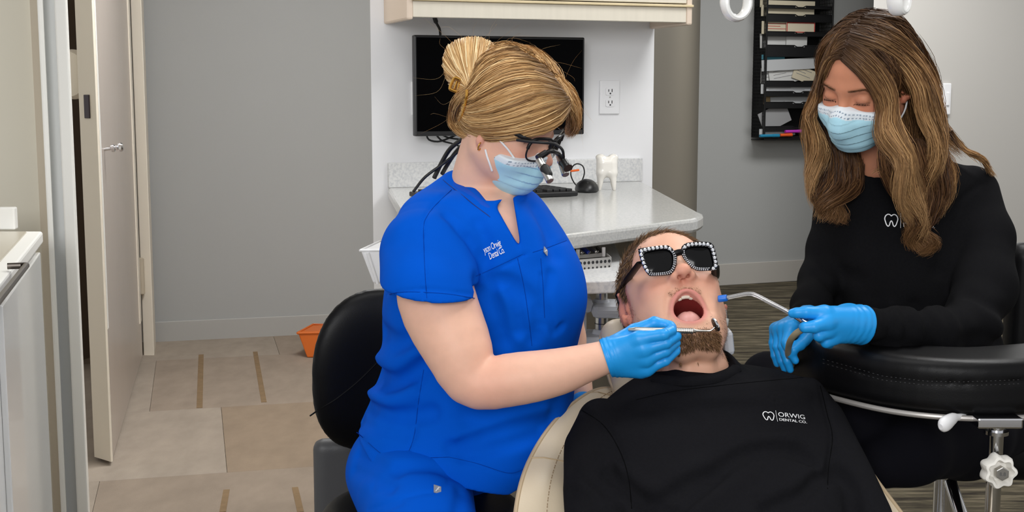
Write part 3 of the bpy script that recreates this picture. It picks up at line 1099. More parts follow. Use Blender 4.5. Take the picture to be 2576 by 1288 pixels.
paper_m = [mat('paper_white', (206, 206, 204), 0.8), mat('paper_cream', (206, 196, 172), 0.8), mat('paper_manila', (176, 150, 108), 0.8),
           mat('paper_red', (196, 70, 66), 0.8), mat('paper_grey', (150, 150, 152), 0.8), mat('paper_teal', (70, 130, 146), 0.8), mat('paper_pale', (186, 188, 190), 0.8)]
lips = [(14, 0), (36, 12), (80, 4), (114, 22), (204, 8), (230, 6), (257, 9), (318, 6), (340, 6)]
for y, below in lips:
    z = RW(1975, y, dp)[2]
    hp = (RW(1975, y, dp)[2] - RW(1975, y + 6 + below, dp)[2])
    MB().box(rp(Wd / 2, z - hp, dp / 2), (Wd, dp, 0.004), (rdir, rn, UP)).build('shelf', mesh_m, org, None)
    fp = MB()
    for (s0_, s1_, dz) in ((0, 0.42, 0), (0.42, 0.58, 0.010), (0.58, 1.0, 0)):
        fp.box(rp(Wd * (s0_ + s1_) / 2, z - dz / 2 - hp / 2, dp), (Wd * (s1_ - s0_), 0.002, hp - dz), (rdir, rn, UP))
    fp.build('pocket_front', mesh_m, org, None)
    MB().tube([rp(0, z, dp), rp(Wd * .42, z, dp), rp(Wd * .46, z - 0.010, dp), rp(Wd * .54, z - 0.010, dp), rp(Wd * .58, z, dp), rp(Wd, z, dp)], 0.0035, 6).build('lip_wire', mesh_m, org)
paper_m = [mat('paper_white', (206, 206, 204), 0.8), mat('paper_cream', (206, 196, 172), 0.8), mat('paper_manila', (176, 150, 108), 0.8),
           mat('paper_red', (196, 70, 66), 0.8), mat('paper_grey', (150, 150, 152), 0.8), mat('paper_teal', (70, 130, 146), 0.8), mat('paper_pale', (186, 188, 190), 0.8)]
papers = [  # x0,y0,x1,y1 tops/bottoms, tilt deg, material, label
    (1912, 2, 2050, 14, 0, 1, 'manila folder lying in the topmost visible pocket of the organizer'),
    (1915, 14, 2048, 36, 0, 1, 'cream folder leaning in the second pocket from the top of the organizer'),
    (1916, 54, 2000, 80, 0, 1, 'cream envelope with red print at the left of the third organizer pocket'),
    (1978, 56, 2050, 78, 0, 1, 'red bordered envelope at the right of the third organizer pocket'),
    (1912, 84, 1985, 114, 2, 0, 'white envelope at the left of the fourth organizer pocket'),
    (1978, 90, 2030, 114, -2, 0, 'small white envelope at the right of the fourth organizer pocket'),
    (1916, 138, 1974, 144, 0, 5, 'teal card lying just above the wide stack of white papers'),
    (1916, 148, 2054, 170, 3, 6, 'wide white paper bundle sticking out of the middle organizer pocket'),
    (1914, 172, 1945, 204, 0, 0, 'white letter at the left of the pocket with three letters'),
    (1935, 168, 2012, 204, 10, 0, 'tilted white printed letter in the centre of the pocket with three letters'),
    (1995, 170, 2050, 200, -18, 1, 'cream letter leaning right in the pocket with three letters'),
    (1914, 212, 2050, 230, 0, 6, 'flat white padded envelope below the pocket with three letters'),
    (1920, 236, 2050, 256, 0, 2, 'brown manila envelope in the third organizer pocket from the bottom'),
    (1938, 242, 2050, 258, 2, 6, 'translucent white envelope in front of the brown manila envelope'),
    (1912, 268, 1985, 316, 24, 4, 'grey plastic sleeve tilted in the tall lower organizer pocket'),
    (1910, 324, 2000, 334, 0, 6, 'pale folded paper in the lowest tray of the organizer')]
for i, (x0, y0, x1, y1, tl, mi, lb_) in enumerate(papers):
    dd = dp * (0.66 + 0.07 * (i % 4))
    a_, b2 = RW(x0, (y0 + y1) / 2, dd), RW(x1, (y0 + y1) / 2, dd)
    zt2, zb2 = RW((x0 + x1) / 2, y0, dd)[2], RW((x0 + x1) / 2, y1 + 6, dd)[2]
    c_ = (a_ + b2) / 2; c_[2] = (zt2 + zb2) / 2
    t_ = math.radians(tl)
    ax_ = rdir * math.cos(t_) + UP * math.sin(t_); ay_ = UP * math.cos(t_) - rdir * math.sin(t_)
    rr = unit(rn + UP * 0.1)
    env = tag(MB().box(c_, (np.linalg.norm(b2 - a_), 0.004, abs(zt2 - zb2)), (ax_, rr, ay_)).build('envelope', paper_m[mi], None, None), lb_, 'envelope', 'papers in the wall organizer')
    wE, hE = np.linalg.norm(b2 - a_), abs(zt2 - zb2)
    pm = MB()
    if lb_.startswith('red'):
        for u0, v0, u1, v1 in ((-.48, .44, .48, .44), (-.48, -.4, .48, -.4), (-.48, .44, -.48, -.4), (.48, .44, .48, -.4)):
            pm.tube([c_ + rr * 0.0022 + ax_ * u0 * wE + ay_ * v0 * hE, c_ + rr * 0.0022 + ax_ * u1 * wE + ay_ * v1 * hE], 0.0035, 4)
        pm.build('printed_border', paper_m[3], env, None)
    elif 'letter' in lb_ or 'print' in lb_:
        for k_ in range(3):
            pm.tube([c_ + rr * 0.0022 + ax_ * -.36 * wE + ay_ * (.32 - .2 * k_) * hE, c_ + rr * 0.0022 + ax_ * (.30 - .25 * (k_ % 2)) * wE + ay_ * (.32 - .2 * k_) * hE], 0.002, 4)
        pm.build('printed_lines', paper_m[3] if 'red' in lb_ else paper_m[4], env, None)
for (xa, xb, y, c_, nm) in [(1911, 1960, 342, (30, 130, 170), 'blue'), (1962, 1992, 340, (232, 96, 40), 'orange'), (1975, 2020, 331, (190, 60, 190), 'purple')]:
    a_, b2 = RW(xa, y, dp + .012), RW(xb, y - 1, dp + .012)
    d_ = unit(b2 - a_)
    pt = thing('marker', nm + ' marker lying in the bottom tray of the wall organizer', 'marker', (a_ + b2) / 2, 'markers in the organizer tray')
    mm = mat('marker_' + nm, c_, 0.4)
    MB().cyl(a_, a_ + (b2 - a_) * .66, 0.010, n=12).build('barrel', mm, pt)
    MB().cyl(a_ + (b2 - a_) * .66, b2, 0.011, n=12).build('cap', mm, pt)
# light switch at the right edge of the near side wall
swp = on_plane(2378, 249, q0, rn)
sw = thing('light_switch', 'white light switch plate on the grey wall behind the long haired woman', 'switch', swp)
MB().box(swp + rn * 0.01, (pr(26, 7), 0.02, pr(88, 7)), (rdir, rn, UP)).build('cover_plate', M['white_plastic'], sw, None, 0.006)
MB().box(swp + rn * 0.024, (pr(9, 7), 0.012, pr(36, 7)), (rdir, rn, UP)).build('rocker', M['white_plastic'], sw, None, 0.003)

# ------------------------------------------------------------------ overhead operating light: only its two loop handles reach into view
YL = 2.05
lh = at(2055, -160, YL)
ol = thing('operating_light', 'white overhead dental light, two loop handles hanging into the top of view', 'lamp', lh)
def lamp_fn(P):
    return s_box(P, lh + UP * 0.03, (0.12, 0.07, 0.05), r=0.045)
V_, F_ = sdf_mesh(lamp_fn, lh - [.2, .14, .08], lh + [.2, .14, .14], 0.006)
mesh_obj('lamp_head', V_, F_, M['white_gloss'], ol, 3.2)
MB().tube(spline([lh + [0, 0.02, 0.08], lh + [0, 0.1, 0.25], lh + [0.02, 0.3, 0.4], (lh[0] + .05, lh[1] + .5, CZ)], 14), 0.02, 14).build('arm', M['white_gloss'], ol)
for cx_, cy_, rp_, tilt in ((1852, 6, 31, 0.25), (2262, 0, 24, 0.8)):
    c_ = at(cx_, cy_, YL)
    ux = np.array([math.cos(tilt), math.sin(tilt), 0])
    uy = UP
    rw = pr(rp_, YL)
    th_ = np.linspace(0, 2 * math.pi, 33)[:-1]
    loop = [c_ + ux * rw * 1.0 * math.cos(a) + uy * rw * 1.25 * math.sin(a) for a in th_]
    nrm = np.cross(ux, uy)
    MB().tube(loop, 0.0062, 12, closed=True, flat=(nrm, 1.0, 2.2)).build('loop_handle', M['white_gloss'], ol)
    MB().tube([c_ + UP * rw * 1.25, c_ + UP * (rw * 1.25 + 0.05), lh + [(-0.11 if cx_ < 2000 else 0.11), 0, 0.03]], 0.008, 10).build('handle_stem', M['white_gloss'], ol)
# ------------------------------------------------------------------ people: shared shapes
def skin_mat(name, rough=0.52):
    return mat(name, (220, 170, 145), rough, attr=True, spec=0.32, noise=0.035, nscale=60, bump=0.08, bscale=700, sss=0.12, bdist=0.001)


M['skin'] = skin_mat('skin')
M['glove'] = mat('blue_nitrile', (30, 154, 232), 0.40, spec=0.4, bump=0.12, bscale=160, bdist=0.0015)
M['hair'] = mat('hair', (150, 110, 70), 0.45, attr=True, spec=0.16)
M['hair_base'] = mat('hair_base', (120, 86, 54), 0.55, attr=True, spec=0.3)
M['scrub'] = mat('royal_blue_scrub', (0, 84, 200), 0.85, spec=0.06, sheen=0.0, noise=0.05, nscale=9, bump=0.10, bscale=900, bdist=0.001)
M['black_cloth'] = mat('black_jersey', (22, 22, 25), 0.95, spec=0.06, noise=0.12, nscale=260, bump=0.15, bscale=900, bdist=0.001)
M['black_cloth2'] = mat('black_sweatshirt', (19, 19, 21), 0.95, spec=0.06, noise=0.12, nscale=260, bump=0.15, bscale=700, bdist=0.001)
M['navy_cloth'] = mat('navy_trousers', (15, 15, 21), 0.9, spec=0.08, bump=0.1, bscale=800)
M['mask'] = mat('face_mask', (150, 205, 225), 0.75, attr=True, spec=0.25, bump=0.10, bscale=500, bdist=0.001)
M['white_cord'] = mat('white_elastic', (238, 240, 242), 0.7)
M['white_thread'] = mat('white_print', (236, 236, 238), 0.7)
M['lens_clear'] = mat('clear_lens', (250, 250, 250), 0.03, trans=1.0, spec=0.5)
M['lens_clear'].node_tree.nodes['Principled BSDF'].inputs['IOR'].default_value = 1.02


def head_R(az, pitch, roll):
    az, p, r_ = [math.radians(v) for v in (az, pitch, roll)]
    F = np.array([math.sin(az), -math.cos(az), 0])
    Z = np.array([0, 0, 1.0])
    r = np.cross(F, Z)
    f = math.cos(p) * F + math.sin(p) * Z
    u = math.cos(p) * Z - math.sin(p) * F
    r2 = math.cos(r_) * r + math.sin(r_) * u
    u2 = math.cos(r_) * u - math.sin(r_) * r
    return np.array([r2, f, u2])


def head_fn(q, open_=0.0, male=False, ears=True, nose=1.0, lobes=False, ndz=0.0):
    """head in its own frame: x to its right, y forward, z up; metres"""
    m = q.copy()
    m[..., 0] = np.abs(m[..., 0])
    jw = 0.004 if male else 0.0
    d = s_ell(m, (0, -0.012, 0.032), (0.074, 0.097, 0.083))
    d = smin(d, s_ell(m, (0, 0.026, 0.040), (0.060, 0.062, 0.055)), 0.025)
    d = smin(d, s_ell(m, (0, 0.026, -0.028), (0.060 + jw, 0.060, 0.078)), 0.03)
    ch = 0.102 + open_
    jaw = s_chain(m, [(0.052 + jw, -0.006, -0.058 - 0.1 * open_), (0.044 + jw, 0.022, -0.078 - 0.45 * open_),
                      (0.020, 0.062 - 0.35 * open_, -ch), (0, 0.069 - 0.35 * open_, -ch)],
                  [0.021, 0.021, 0.021 + jw, 0.020 + jw])
    d = smin(d, jaw, 0.030)
    if open_ > 0:   # stretched cheeks between the jaws
        d = smin(d, s_chain(m, [(0.034, 0.056, -0.045), (0.033, 0.046, -0.075 - 0.4 * open_), (0.028, 0.050, -0.085 - 0.7 * open_)], [0.024, 0.021, 0.020]), 0.025)
    d = smin(d, s_cap(m, (0.053, 0.034, 0.0), (0.049, 0.032, -0.055), 0.0115), 0.03)
    d = smin(d, s_ell(m, (0.031, 0.060, -0.031), (0.023, 0.020, 0.022)), 0.024)
    d = smin(d, s_cap(m, (0, 0.083, 0.016), (0.036, 0.074, 0.019), 0.010 + jw, 0.009), 0.018)
    d = ssub(d, s_ell(m, (0.033, 0.098, -0.003), (0.021, 0.019, 0.013)), 0.014)
    d = smin(d, s_ell(m, (0.032, 0.0755, -0.003), (0.015, 0.012, 0.0115)), 0.004)
    n = nose
    mm_ = m
    m = m - bc((0, 0, ndz))
    br = s_chain(m, [(0, 0.083, 0.008), (0, 0.094, -0.016), (0, 0.106 * n + 0.1 * (1 - n), -0.038)], [0.008, 0.0085, 0.0105])
    br = smin(br, s_ell(m, (0, 0.107, -0.042), (0.0125, 0.0125, 0.011)), 0.006)
    br = smin(br, s_ell(m, (0.0135, 0.0945, -0.0445), (0.0085, 0.0125, 0.0085)), 0.005)
    d = smin(d, br, 0.011)
    d = ssub(d, s_cap(m, (0.0068, 0.108, -0.055), (0.0075, 0.096, -0.043), 0.0042, 0.003), 0.003)
    m = mm_
    if open_ == 0:
        d = smin(d, s_chain(m, [(0, 0.090, -0.066), (0.012, 0.0875, -0.0665), (0.025, 0.078, -0.0705)], [0.0055, 0.005, 0.003]), 0.006)
        d = smin(d, s_chain(m, [(0, 0.088, -0.077), (0.012, 0.0855, -0.0765), (0.024, 0.078, -0.072)], [0.0065, 0.0055, 0.003]), 0.006)
        d = ssub(d, s_chain(m, [(0, 0.0955, -0.0715), (0.026, 0.083, -0.0712)], [0.0012, 0.001]), 0.003)
    if lobes:
        d = smin(d, s_ell(m, (0.075, -0.004, -0.036), (0.006, 0.009, 0.012)), 0.005)
    elif ears:
        e = s_ell(m, (0.078, -0.014, -0.006), (0.0075, 0.018, 0.030), np.array([[0.90, 0.42, 0.0], [-0.42, 0.90, -0.12], [0.05, 0.11, 0.99]]))
        th = np.linspace(-2.2, 2.0, 12)
        rim = [(0.081 - 0.010 * math.cos(t - 0.2) * 0.55 + 0.002, -0.013 - 0.0175 * math.cos(t) * 1.0, -0.004 + 0.029 * math.sin(t)) for t in th]
        e = smin(e, s_chain(m, rim, [0.0042] * len(rim)), 0.003)
        e = smin(e, s_ell(m, (0.077, -0.004, -0.036), (0.006, 0.008, 0.009)), 0.006)
        e = ssub(e, s_ell(m, (0.0885, -0.006, -0.010), (0.009, 0.0085, 0.014)), 0.005)
        e = smin(e, s_cap(m, (0.077, 0.004, -0.012), (0.078, 0.002, -0.018), 0.004), 0.004)
        d = smin(d, e, 0.005)
    return d


def verts_normals(o):
    me = o.data
    n = len(me.vertices)
    co = np.empty(n * 3, np.float32); me.vertices.foreach_get('co', co)
    no = np.empty(n * 3, np.float32); me.vertices.foreach_get('normal', no)
    return co.reshape(-1, 3) + ORG[o.name], no.reshape(-1, 3)


def bvh_of(V, F):
    return BVHTree.FromPolygons([tuple(v) for v in V], [tuple(f) for f in F])


def drape(bvh, pts, d, lift):
    """drop flat print onto a modelled surface along d"""
    out = []
    d = Vector(d).normalized()
    for p in pts:
        h, n, i, s = bvh.ray_cast(Vector(p) - d * 0.25, d)
        if h is None:
            h, n, i, s = bvh.find_nearest(Vector(p))
        out.append(np.array(h - d * lift))
    return np.array(out)


def subdivide(V, F, n=1):
    bm = bmesh.new()
    vs = [bm.verts.new(v) for v in V]
    for f in F:
        try: bm.faces.new([vs[i] for i in f])
        except ValueError: pass
    bmesh.ops.triangulate(bm, faces=bm.faces[:])
    for _ in range(n):
        bmesh.ops.subdivide_edges(bm, edges=bm.edges[:], cuts=1)
    bm.verts.index_update()
    V2 = np.array([v.co[:] for v in bm.verts]); F2 = [[v.index for v in f.verts] for f in bm.faces]
    bm.free()
    return V2, F2


TOOTH = [(0.50, 0.86), (0.40, 0.97), (0.24, 1.0), (0.08, 0.86), (0.02, 0.62), (0.08, 0.36), (0.16, 0.12), (0.27, 0.0), (0.36, 0.10), (0.42, 0.34),
         (0.50, 0.46), (0.58, 0.34), (0.64, 0.10), (0.73, 0.0), (0.84, 0.12), (0.92, 0.36), (0.98, 0.62), (0.92, 0.86), (0.76, 1.0), (0.60, 0.97), (0.50, 0.86)]


def logo_parts(h):
    """tooth outline, divider and two lines of lettering on a flat sheet, h = overall height"""
    V, F = [], []
    def addm(v, f):
        k = sum(len(a) for a in V)
        V.append(np.asarray(v)); F.extend([[i + k for i in q] for q in f])
    P = spline([(x * h * 0.92, y * h * 0.84 + h * 0.04) for x, y in TOOTH], 90)
    T = np.gradient(P, axis=0); T /= np.linalg.norm(T, axis=1)[:, None] + 1e-9
    N = np.stack([-T[:, 1], T[:, 0]], 1) * h * 0.035
    a, b = P - N, P + N
    v = np.zeros((180, 3)); v[:90, :2] = a; v[90:, :2] = b
    addm(v, [(i, i + 1, 91 + i, 90 + i) for i in range(89)])
    x0 = h * 1.08
    addm([(x0, -0.05 * h, 0), (x0 + 0.03 * h, -0.05 * h, 0), (x0 + 0.03 * h, 1.08 * h, 0), (x0, 1.08 * h, 0)], [(0, 1, 2, 3)])
    v, f = text_mesh('ORWIG', h * 0.66, space=1.0)
    v = v.copy(); v[:, 0] += h * 1.24; v[:, 1] += h * 0.50
    addm(v, f)
    v, f = text_mesh('DENTAL CO.', h * 0.40, space=0.98)
    v2 = v.copy(); v2[:, 0] += h * 1.25; v2[:, 1] += h * 0.06
    addm(v2, f)
    v3 = v2.copy(); v3[:, 0] += h * 0.014
    addm(v3, f)
    return np.vstack(V), F


def put_print(name, V, F, origin, ex, ey, bvh, parent, m=None, lift=0.0012, sub=1, label=None, d=None):
    V, F = subdivide(V, F, sub)
    P = np.asarray(origin) + V[:, :1] * ex + V[:, 1:2] * ey
    dirn = -np.cross(ex, ey) if d is None else d
    P = drape(bvh, P, dirn, lift)
    return mesh_obj(name, P, F, m or M['white_thread'], parent, None, None, None, label)


def J(x, y, Y, r):
    return at(x, y, Y), pr(r, Y)


def jchain(P, pts, k=0.0):
    c = [J(*p) for p in pts]
    return s_chain(P, [a for a, b in c], [b for a, b in c], k)


def bounds(pts, pad):
    Q = np.array(pts)
    return Q.min(0) - pad, Q.max(0) + pad


def creases(base, lists, view=None):
    """lists: (pixel polyline, amplitude m, width m) -> world polylines lying on the base surface"""
    out = []
    for pl, amp, wd in lists:
        pp = spline(np.array(pl, float), max(4, len(pl) * 3))
        out.append(([sdf_hit(base, x, y) for x, y in pp], amp, wd))
    return out


def apply_creases(P, d, cr):
    near = np.abs(d) < 0.05
    if not near.any(): return d
    Q = P[near]
    e = d[near].copy()
    for pts, amp, wd in cr:
        lo = np.min(pts, 0) - 3 * wd; hi = np.max(pts, 0) + 3 * wd
        s = ((Q > bc(lo)) & (Q < bc(hi))).all(-1)
        if not s.any(): continue
        dd = poly_dist(Q[s], pts)
        e[s] += amp * np.exp(-(dd / wd) ** 2)
    d = d.copy()
    d[near] = e
    return d


def vnoise(P, scale, seed=0):
    """cheap smooth noise from summed sines"""
    r = np.random.default_rng(seed)
    out = 0
    for i in range(6):
        k = r.normal(size=3) * scale
        out = out + np.sin(P @ bc(k) + r.uniform(0, 6.28))
    return out / 6.0


def mask_fn_factory(hd_kw, top=-0.022, low=-0.118, side=0.064, back=0.012, slope=0.55, pleat=0.0028, bump=0.037, bsl=None):
    def fn(q):
        m = q.copy(); m[..., 0] = np.abs(m[..., 0])
        base = s_ell(m, (0, 0.020, -0.050), (0.064, 0.068, 0.074))
        base = smin(base, s_ell(m, (0, 0.088 - (0.037 - bump), -0.048), (0.024, bump, 0.036)), 0.03)
        base = smin(base, s_ell(m, (0, 0.058, -0.098), (0.034, 0.034, 0.031)), 0.03)
        base = smin(base, s_ell(m, (0.038, 0.056, -0.045), (0.030, 0.028, 0.030)), 0.02)
        z = q[..., 2]
        zz_ = z + 0.05
        saw = ((zz_ + 0.006 * np.cos(q[..., 0] * 28)) / 0.017) % 1.0
        inmid = np.clip((0.058 - m[..., 0]) / 0.02, 0, 1) * np.clip((-0.036 - z) / 0.006, 0, 1) * np.clip((z + 0.108) / 0.01, 0, 1)
        base = base - 0.004 - pleat * inmid * (1 - saw) - 0.0006 * vnoise(q, 160, 4) * 1.0
        d = smax(base, (z - top - (0.010 * np.exp(-(m[..., 0] / 0.016) ** 2)) + slope * 0.35 * np.maximum(m[..., 0] - 0.02, 0)), 0.003)
        sd = plane(m, (side, 0, 0), (1, -0.0, 0))
        bk_ = (back + bsl * (z + 0.04)) - m[..., 1] if bsl else (back + 0.35 * np.maximum(z + 0.075, -0.02)) - m[..., 1]
        d = smax(d, bk_, 0.003)
        d = smax(d, low - z, 0.003)
        return d
    return fn


def mask_color(q, top=-0.022, slope=0.55):
    z = q[:, 2]; x = np.abs(q[:, 0])
    c = np.tile(lin((178, 224, 240)), (len(q), 1))
    topz = top + 0.010 * np.exp(-(x / 0.016) ** 2) - slope * 0.35 * np.maximum(x - 0.02, 0)
    w = (topz - z) < 0.013
    c[w] = lin((226, 234, 240))
    for off in (0.0045, 0.0105):
        s = (np.abs((topz - z) - off) < 0.0010) & ((np.floor(q[:, 0] / 0.0026) % 2) == 0)
        c[s] = lin((120, 140, 160))
    return c


def pick_colors(k, n, pal, seed, lane=None, bands=9.0, root=None, tip=None):
    """one tone per strand, streaked along neighbouring lanes; optional root and tip tints"""
    r = np.random.default_rng(seed)
    lane = r.random(k) if lane is None else lane
    ph = r.uniform(0, 6.28, 4)
    s = sum(np.sin(lane * bands * (1.7 ** i) + ph[i]) for i in range(4)) / 4.0
    s = np.clip(0.5 + 0.75 * s + r.normal(size=k) * 0.22, 0, 0.999)
    pal = np.array([lin(p) for p in pal])
    x = s * (len(pal) - 1)
    i = x.astype(int); f = (x - i)[:, None]
    c = pal[i] * (1 - f) + pal[np.minimum(i + 1, len(pal) - 1)] * f
    c = np.repeat(c[:, None, :], n, 1)
    t = np.linspace(0, 1, n)[None, :, None]
    if root is not None:
        w = np.clip(1 - t / root[1], 0, 1)
        c = c * (1 - w) + lin(root[0]) * w
    if tip is not None:
        w = np.clip((t - tip[1]) / (1 - tip[1] + 1e-6), 0, 1) * tip[2]
        c = c * (1 - w) + lin(tip[0]) * w
    return c


def guide_strands(guides, count, n, seed, jit=0.004, lift=0.006, center=None, endj=1.0, lenj=0.0, wave=0.0):
    """strands lying between neighbouring guide curves"""
    r = np.random.default_rng(seed)
    G = np.array([spline(g, n) for g in guides])
    g = len(G)
    u = r.random(count) * (g - 1)
    i = np.minimum(u.astype(int), g - 2); f = (u - i)[:, None, None]
    S = G[i] * (1 - f) + G[i + 1] * f
    t = np.linspace(0, 1, n)
    off = r.normal(size=(count, 1, 3)) * jit * (0.5 + 0.5 * endj * t)[None, :, None]
    ph = r.uniform(0, 6.28, (count, 1, 3)); fr = r.uniform(1.5, 4.0, (count, 1, 3))
    off = off + np.sin(t[None, :, None] * fr * 3 + ph) * jit * 0.6
    S = S + off
    if wave: S = S + np.sin(t[None, :, None] * 9 + ph) * wave * t[None, :, None]
    if lift and center is not None:
        d = S - np.asarray(center)
        d /= np.linalg.norm(d, axis=2, keepdims=True)
        S = S + d * (r.random((count, 1, 1)) ** 1.6) * lift * np.sin(np.pi * np.clip(t * 0.9 + 0.08, 0, 1))[None, :, None]
    return S, u / max(1, g - 1)
# ------------------------------------------------------------------ the woman in blue scrubs
HY = 2.20
H_R = head_R(60, -23, -6)
H_S = 0.885
_n = at(1386, 413, HY - 0.045)
H_C = _n - (H_R.T @ np.array([0, 0.118, -0.042])) * H_S


def hq(P): return ((P - bc(H_C)) @ bc(H_R).T) / H_S
def hw(l): return H_C + (np.asarray(l, float) @ H_R) * H_S


hy = thing('person', 'woman in royal blue scrubs with blonde bun and magnifying glasses, leaning over the reclined man', 'person', at(1050, 1300, 2.3))


def rows_px(rows):
    out = []
    for (y, xl, xr, Yc, hd) in rows:
        a, b = at(xl, y, Yc), at(xr, y, Yc)
        out.append((a[2], (a[0] + b[0]) / 2, Yc, (b[0] - a[0]) / 2, hd))
    return out


h_rows = rows_px([(440, 1145, 1275, 2.27, .05), (462, 1120, 1305, 2.27, .09), (490, 1075, 1350, 2.265, .125), (540, 1025, 1390, 2.265, .155), (600, 990, 1418, 2.27, .168),
                  (700, 972, 1440, 2.27, .168), (800, 962, 1448, 2.27, .165), (900, 962, 1446, 2.27, .16), (1000, 934, 1442, 2.27, .165),
                  (1080, 900, 1430, 2.27, .178), (1150, 884, 1395, 2.27, .19), (1215, 890, 1340, 2.27, .19)])


def h_torso(P):
    return s_loft(P, h_rows, 2, 2.3)


def h_sleeve_raw(P):
    return jchain(P, [(1092, 572, 2.17, 96), (1076, 640, 2.125, 122), (1085, 725, 2.085, 131), (1093, 800, 2.07, 131)], 0)


_hem_a, _hem_b = at(1000, 756, 2.0), at(1208, 768, 2.0)
_hem_n = unit(np.cross(_hem_b - _hem_a, np.array([0, 1.0, 0.16])))
if _hem_n[2] > 0: _hem_n = -_hem_n


def h_scrub_base(P):
    d = h_torso(P)
    # bust
    d = smin(d, s_ell(P, at(1350, 735, 2.20), (0.075, 0.09, 0.08)), 0.08)
    s = h_sleeve_raw(P)
    s = smax(s, plane(P, (_hem_a + _hem_b) / 2, _hem_n), 0.004)
    arm_in = jchain(P, [(1088, 850, 2.085, 113), (1100, 900, 2.06, 113)])
    s = ssub(s, arm_in, 0.004)
    d = smin(d, s, 0.025)
    d = smin(d, jchain(P, [(1078, 525, 2.22, 46), (1142, 476, 2.245, 44)]), 0.03)
    return d


h_hem = [at(870, 1075, 2.2), at(895, 1100, 2.2), at(975, 1166, 2.2), at(1130, 1166, 2.2), at(1280, 1207, 2.2), at(1320, 1190, 2.2), at(1440, 1130, 2.2)]
H_CR = creases(h_scrub_base, [
    ([(1240, 708), (1258, 704), (1280, 716), (1302, 758), (1310, 830)], 0.0160, 0.014), ([(1198, 708), (1230, 690), (1270, 668), (1318, 642)], 0.0022, 0.0035), ([(1320, 640), (1337, 636), (1380, 622), (1427, 605)], 0.0022, 0.0035),
    ([(1205, 715), (1235, 770), (1262, 850)], 0.0170, 0.0180), ([(1300, 720), (1345, 760), (1356, 810), (1340, 850)], 0.0102, 0.0140),
    ([(1260, 700), (1300, 760), (1310, 840)], -0.0068, 0.0180), ([(1385, 690), (1375, 760), (1392, 830), (1412, 822)], 0.0068, 0.0080),
    ([(1360, 690), (1362, 780)], 0.0025, 0.0040),
    ([(961, 836), (1000, 862), (1050, 850)], 0.0170, 0.0160), ([(941, 937), (996, 962), (1062, 922)], 0.0238, 0.0180),
    ([(930, 900), (1000, 920), (1060, 880)], -0.0136, 0.0180), ([(916, 990), (976, 1008), (1036, 985)], -0.0136, 0.0160),
    ([(916, 1012), (971, 1042), (1037, 1047), (1085, 1040)], 0.0204, 0.0140), ([(905, 1058), (980, 1085), (1035, 1092)], 0.0068, 0.0120),
    ([(1140, 1128), (1188, 1108), (1263, 1083), (1384, 1058)], 0.0153, 0.0140), ([(1168, 1145), (1258, 1123), (1354, 1093)], 0.0136, 0.0120),
    ([(1150, 1100), (1250, 1070), (1370, 1030)], -0.0085, 0.0180), ([(1180, 1050), (1300, 1040), (1400, 1010)], 0.0085, 0.0200),
    ([(1067, 927), (1052, 1010), (1039, 1103), (1016, 1163)], 0.0030, 0.0040),
    ([(1060, 592), (1066, 560), (1090, 518), (1140, 476)], 0.0032, 0.0045), ([(1205, 560), (1225, 620), (1222, 680)], 0.0060, 0.012),
    ([(1072, 754), (1070, 640), (1062, 592)], 0.0022, 0.0035), ([(975, 740), (1060, 728), (1140, 735), (1210, 745)], 0.0018, 0.0035),
    ([(985, 612), (1040, 602), (1110, 622), (1150, 660)], 0.0040, 0.0240), ([(1125, 545), (1172, 596), (1208, 650), (1222, 700)], 0.0080, 0.0100),
    ([(1290, 520), (1330, 570), (1350, 630)], -0.0068, 0.0200), ([(1345, 520), (1375, 580), (1395, 640)], 0.0085, 0.0160),
    ([(892, 1086), (975, 1152), (1130, 1152), (1280, 1192), (1330, 1178)], 0.0016, 0.0030)])

# V neck opening, cut along the view of her front
vn = [at(1246, 520, 2.1), at(1313, 637, 2.1), at(1288, 488, 2.1)]
_vd = unit(at(1290, 560, 2.1) - at(1290, 560, 1.9))


def h_neckhole(P):
    # opening for the neck
    d = s_ell(P, at(1225, 438, 2.225), (pr(104, 2.2), 0.10, pr(98, 2.2)), None)
    a, b = at(1124, 428, 2.15), at(1248, 526, 2.15)
    n = np.cross(b - a, np.array([0, 1.0, 0.12]))
    if n[2] > 0: n = -n
    return smax(d, plane(P, a, n), 0.006)


def h_v(P):
    e = None
    for i in range(3):
        a, b = vn[i], vn[(i + 1) % 3]
        n = np.cross(b - a, np.array([0, 1.0, -0.05]))
        c = (vn[0] + vn[1] + vn[2]) / 3
        if np.dot(c - a, n) > 0: n = -n
        p = plane(P, a, n)
        e = p if e is None else smax(e, p, 0.01)
    return smax(e, P[..., 1] - 2.26, 0.01)


def h_scrub(P):
    d = h_scrub_base(P)
    d = apply_creases(P, d, H_CR)
    d = d + 0.0016 * vnoise(P, 38, 3) * (np.abs(d) < 0.03)
    # hem cut
    hem = None
    X, Zz = P[..., 0], P[..., 2]
    hx = [p[0] for p in h_hem]; hz = [p[2] for p in h_hem]
    zh = np.interp(X, hx, hz).astype(np.float32)
    d = smax(d, zh - Zz, 0.004)
    d = ssub(d, h_neckhole(P), 0.004)
    d = ssub(d, h_v(P), 0.004)
    return d


arm_R = [(1085, 570, 2.17, 66), (1088, 650, 2.125, 86), (1100, 756, 2.085, 98), (1148, 868, 2.05, 88), (1194, 960, 2.03, 66), (1300, 953, 2.02, 66), (1400, 936, 2.02, 58), (1470, 915, 2.025, 47), (1540, 893, 2.03, 38)]
ARM_S = [tuple(v) for v in spline(np.array(arm_R), 26)]
arm_L = [(1330, 560, 2.38, 60), (1405, 700, 2.42, 60), (1435, 850, 2.42, 36), (1452, 965, 2.38, 33), (1470, 1010, 2.34, 30)]


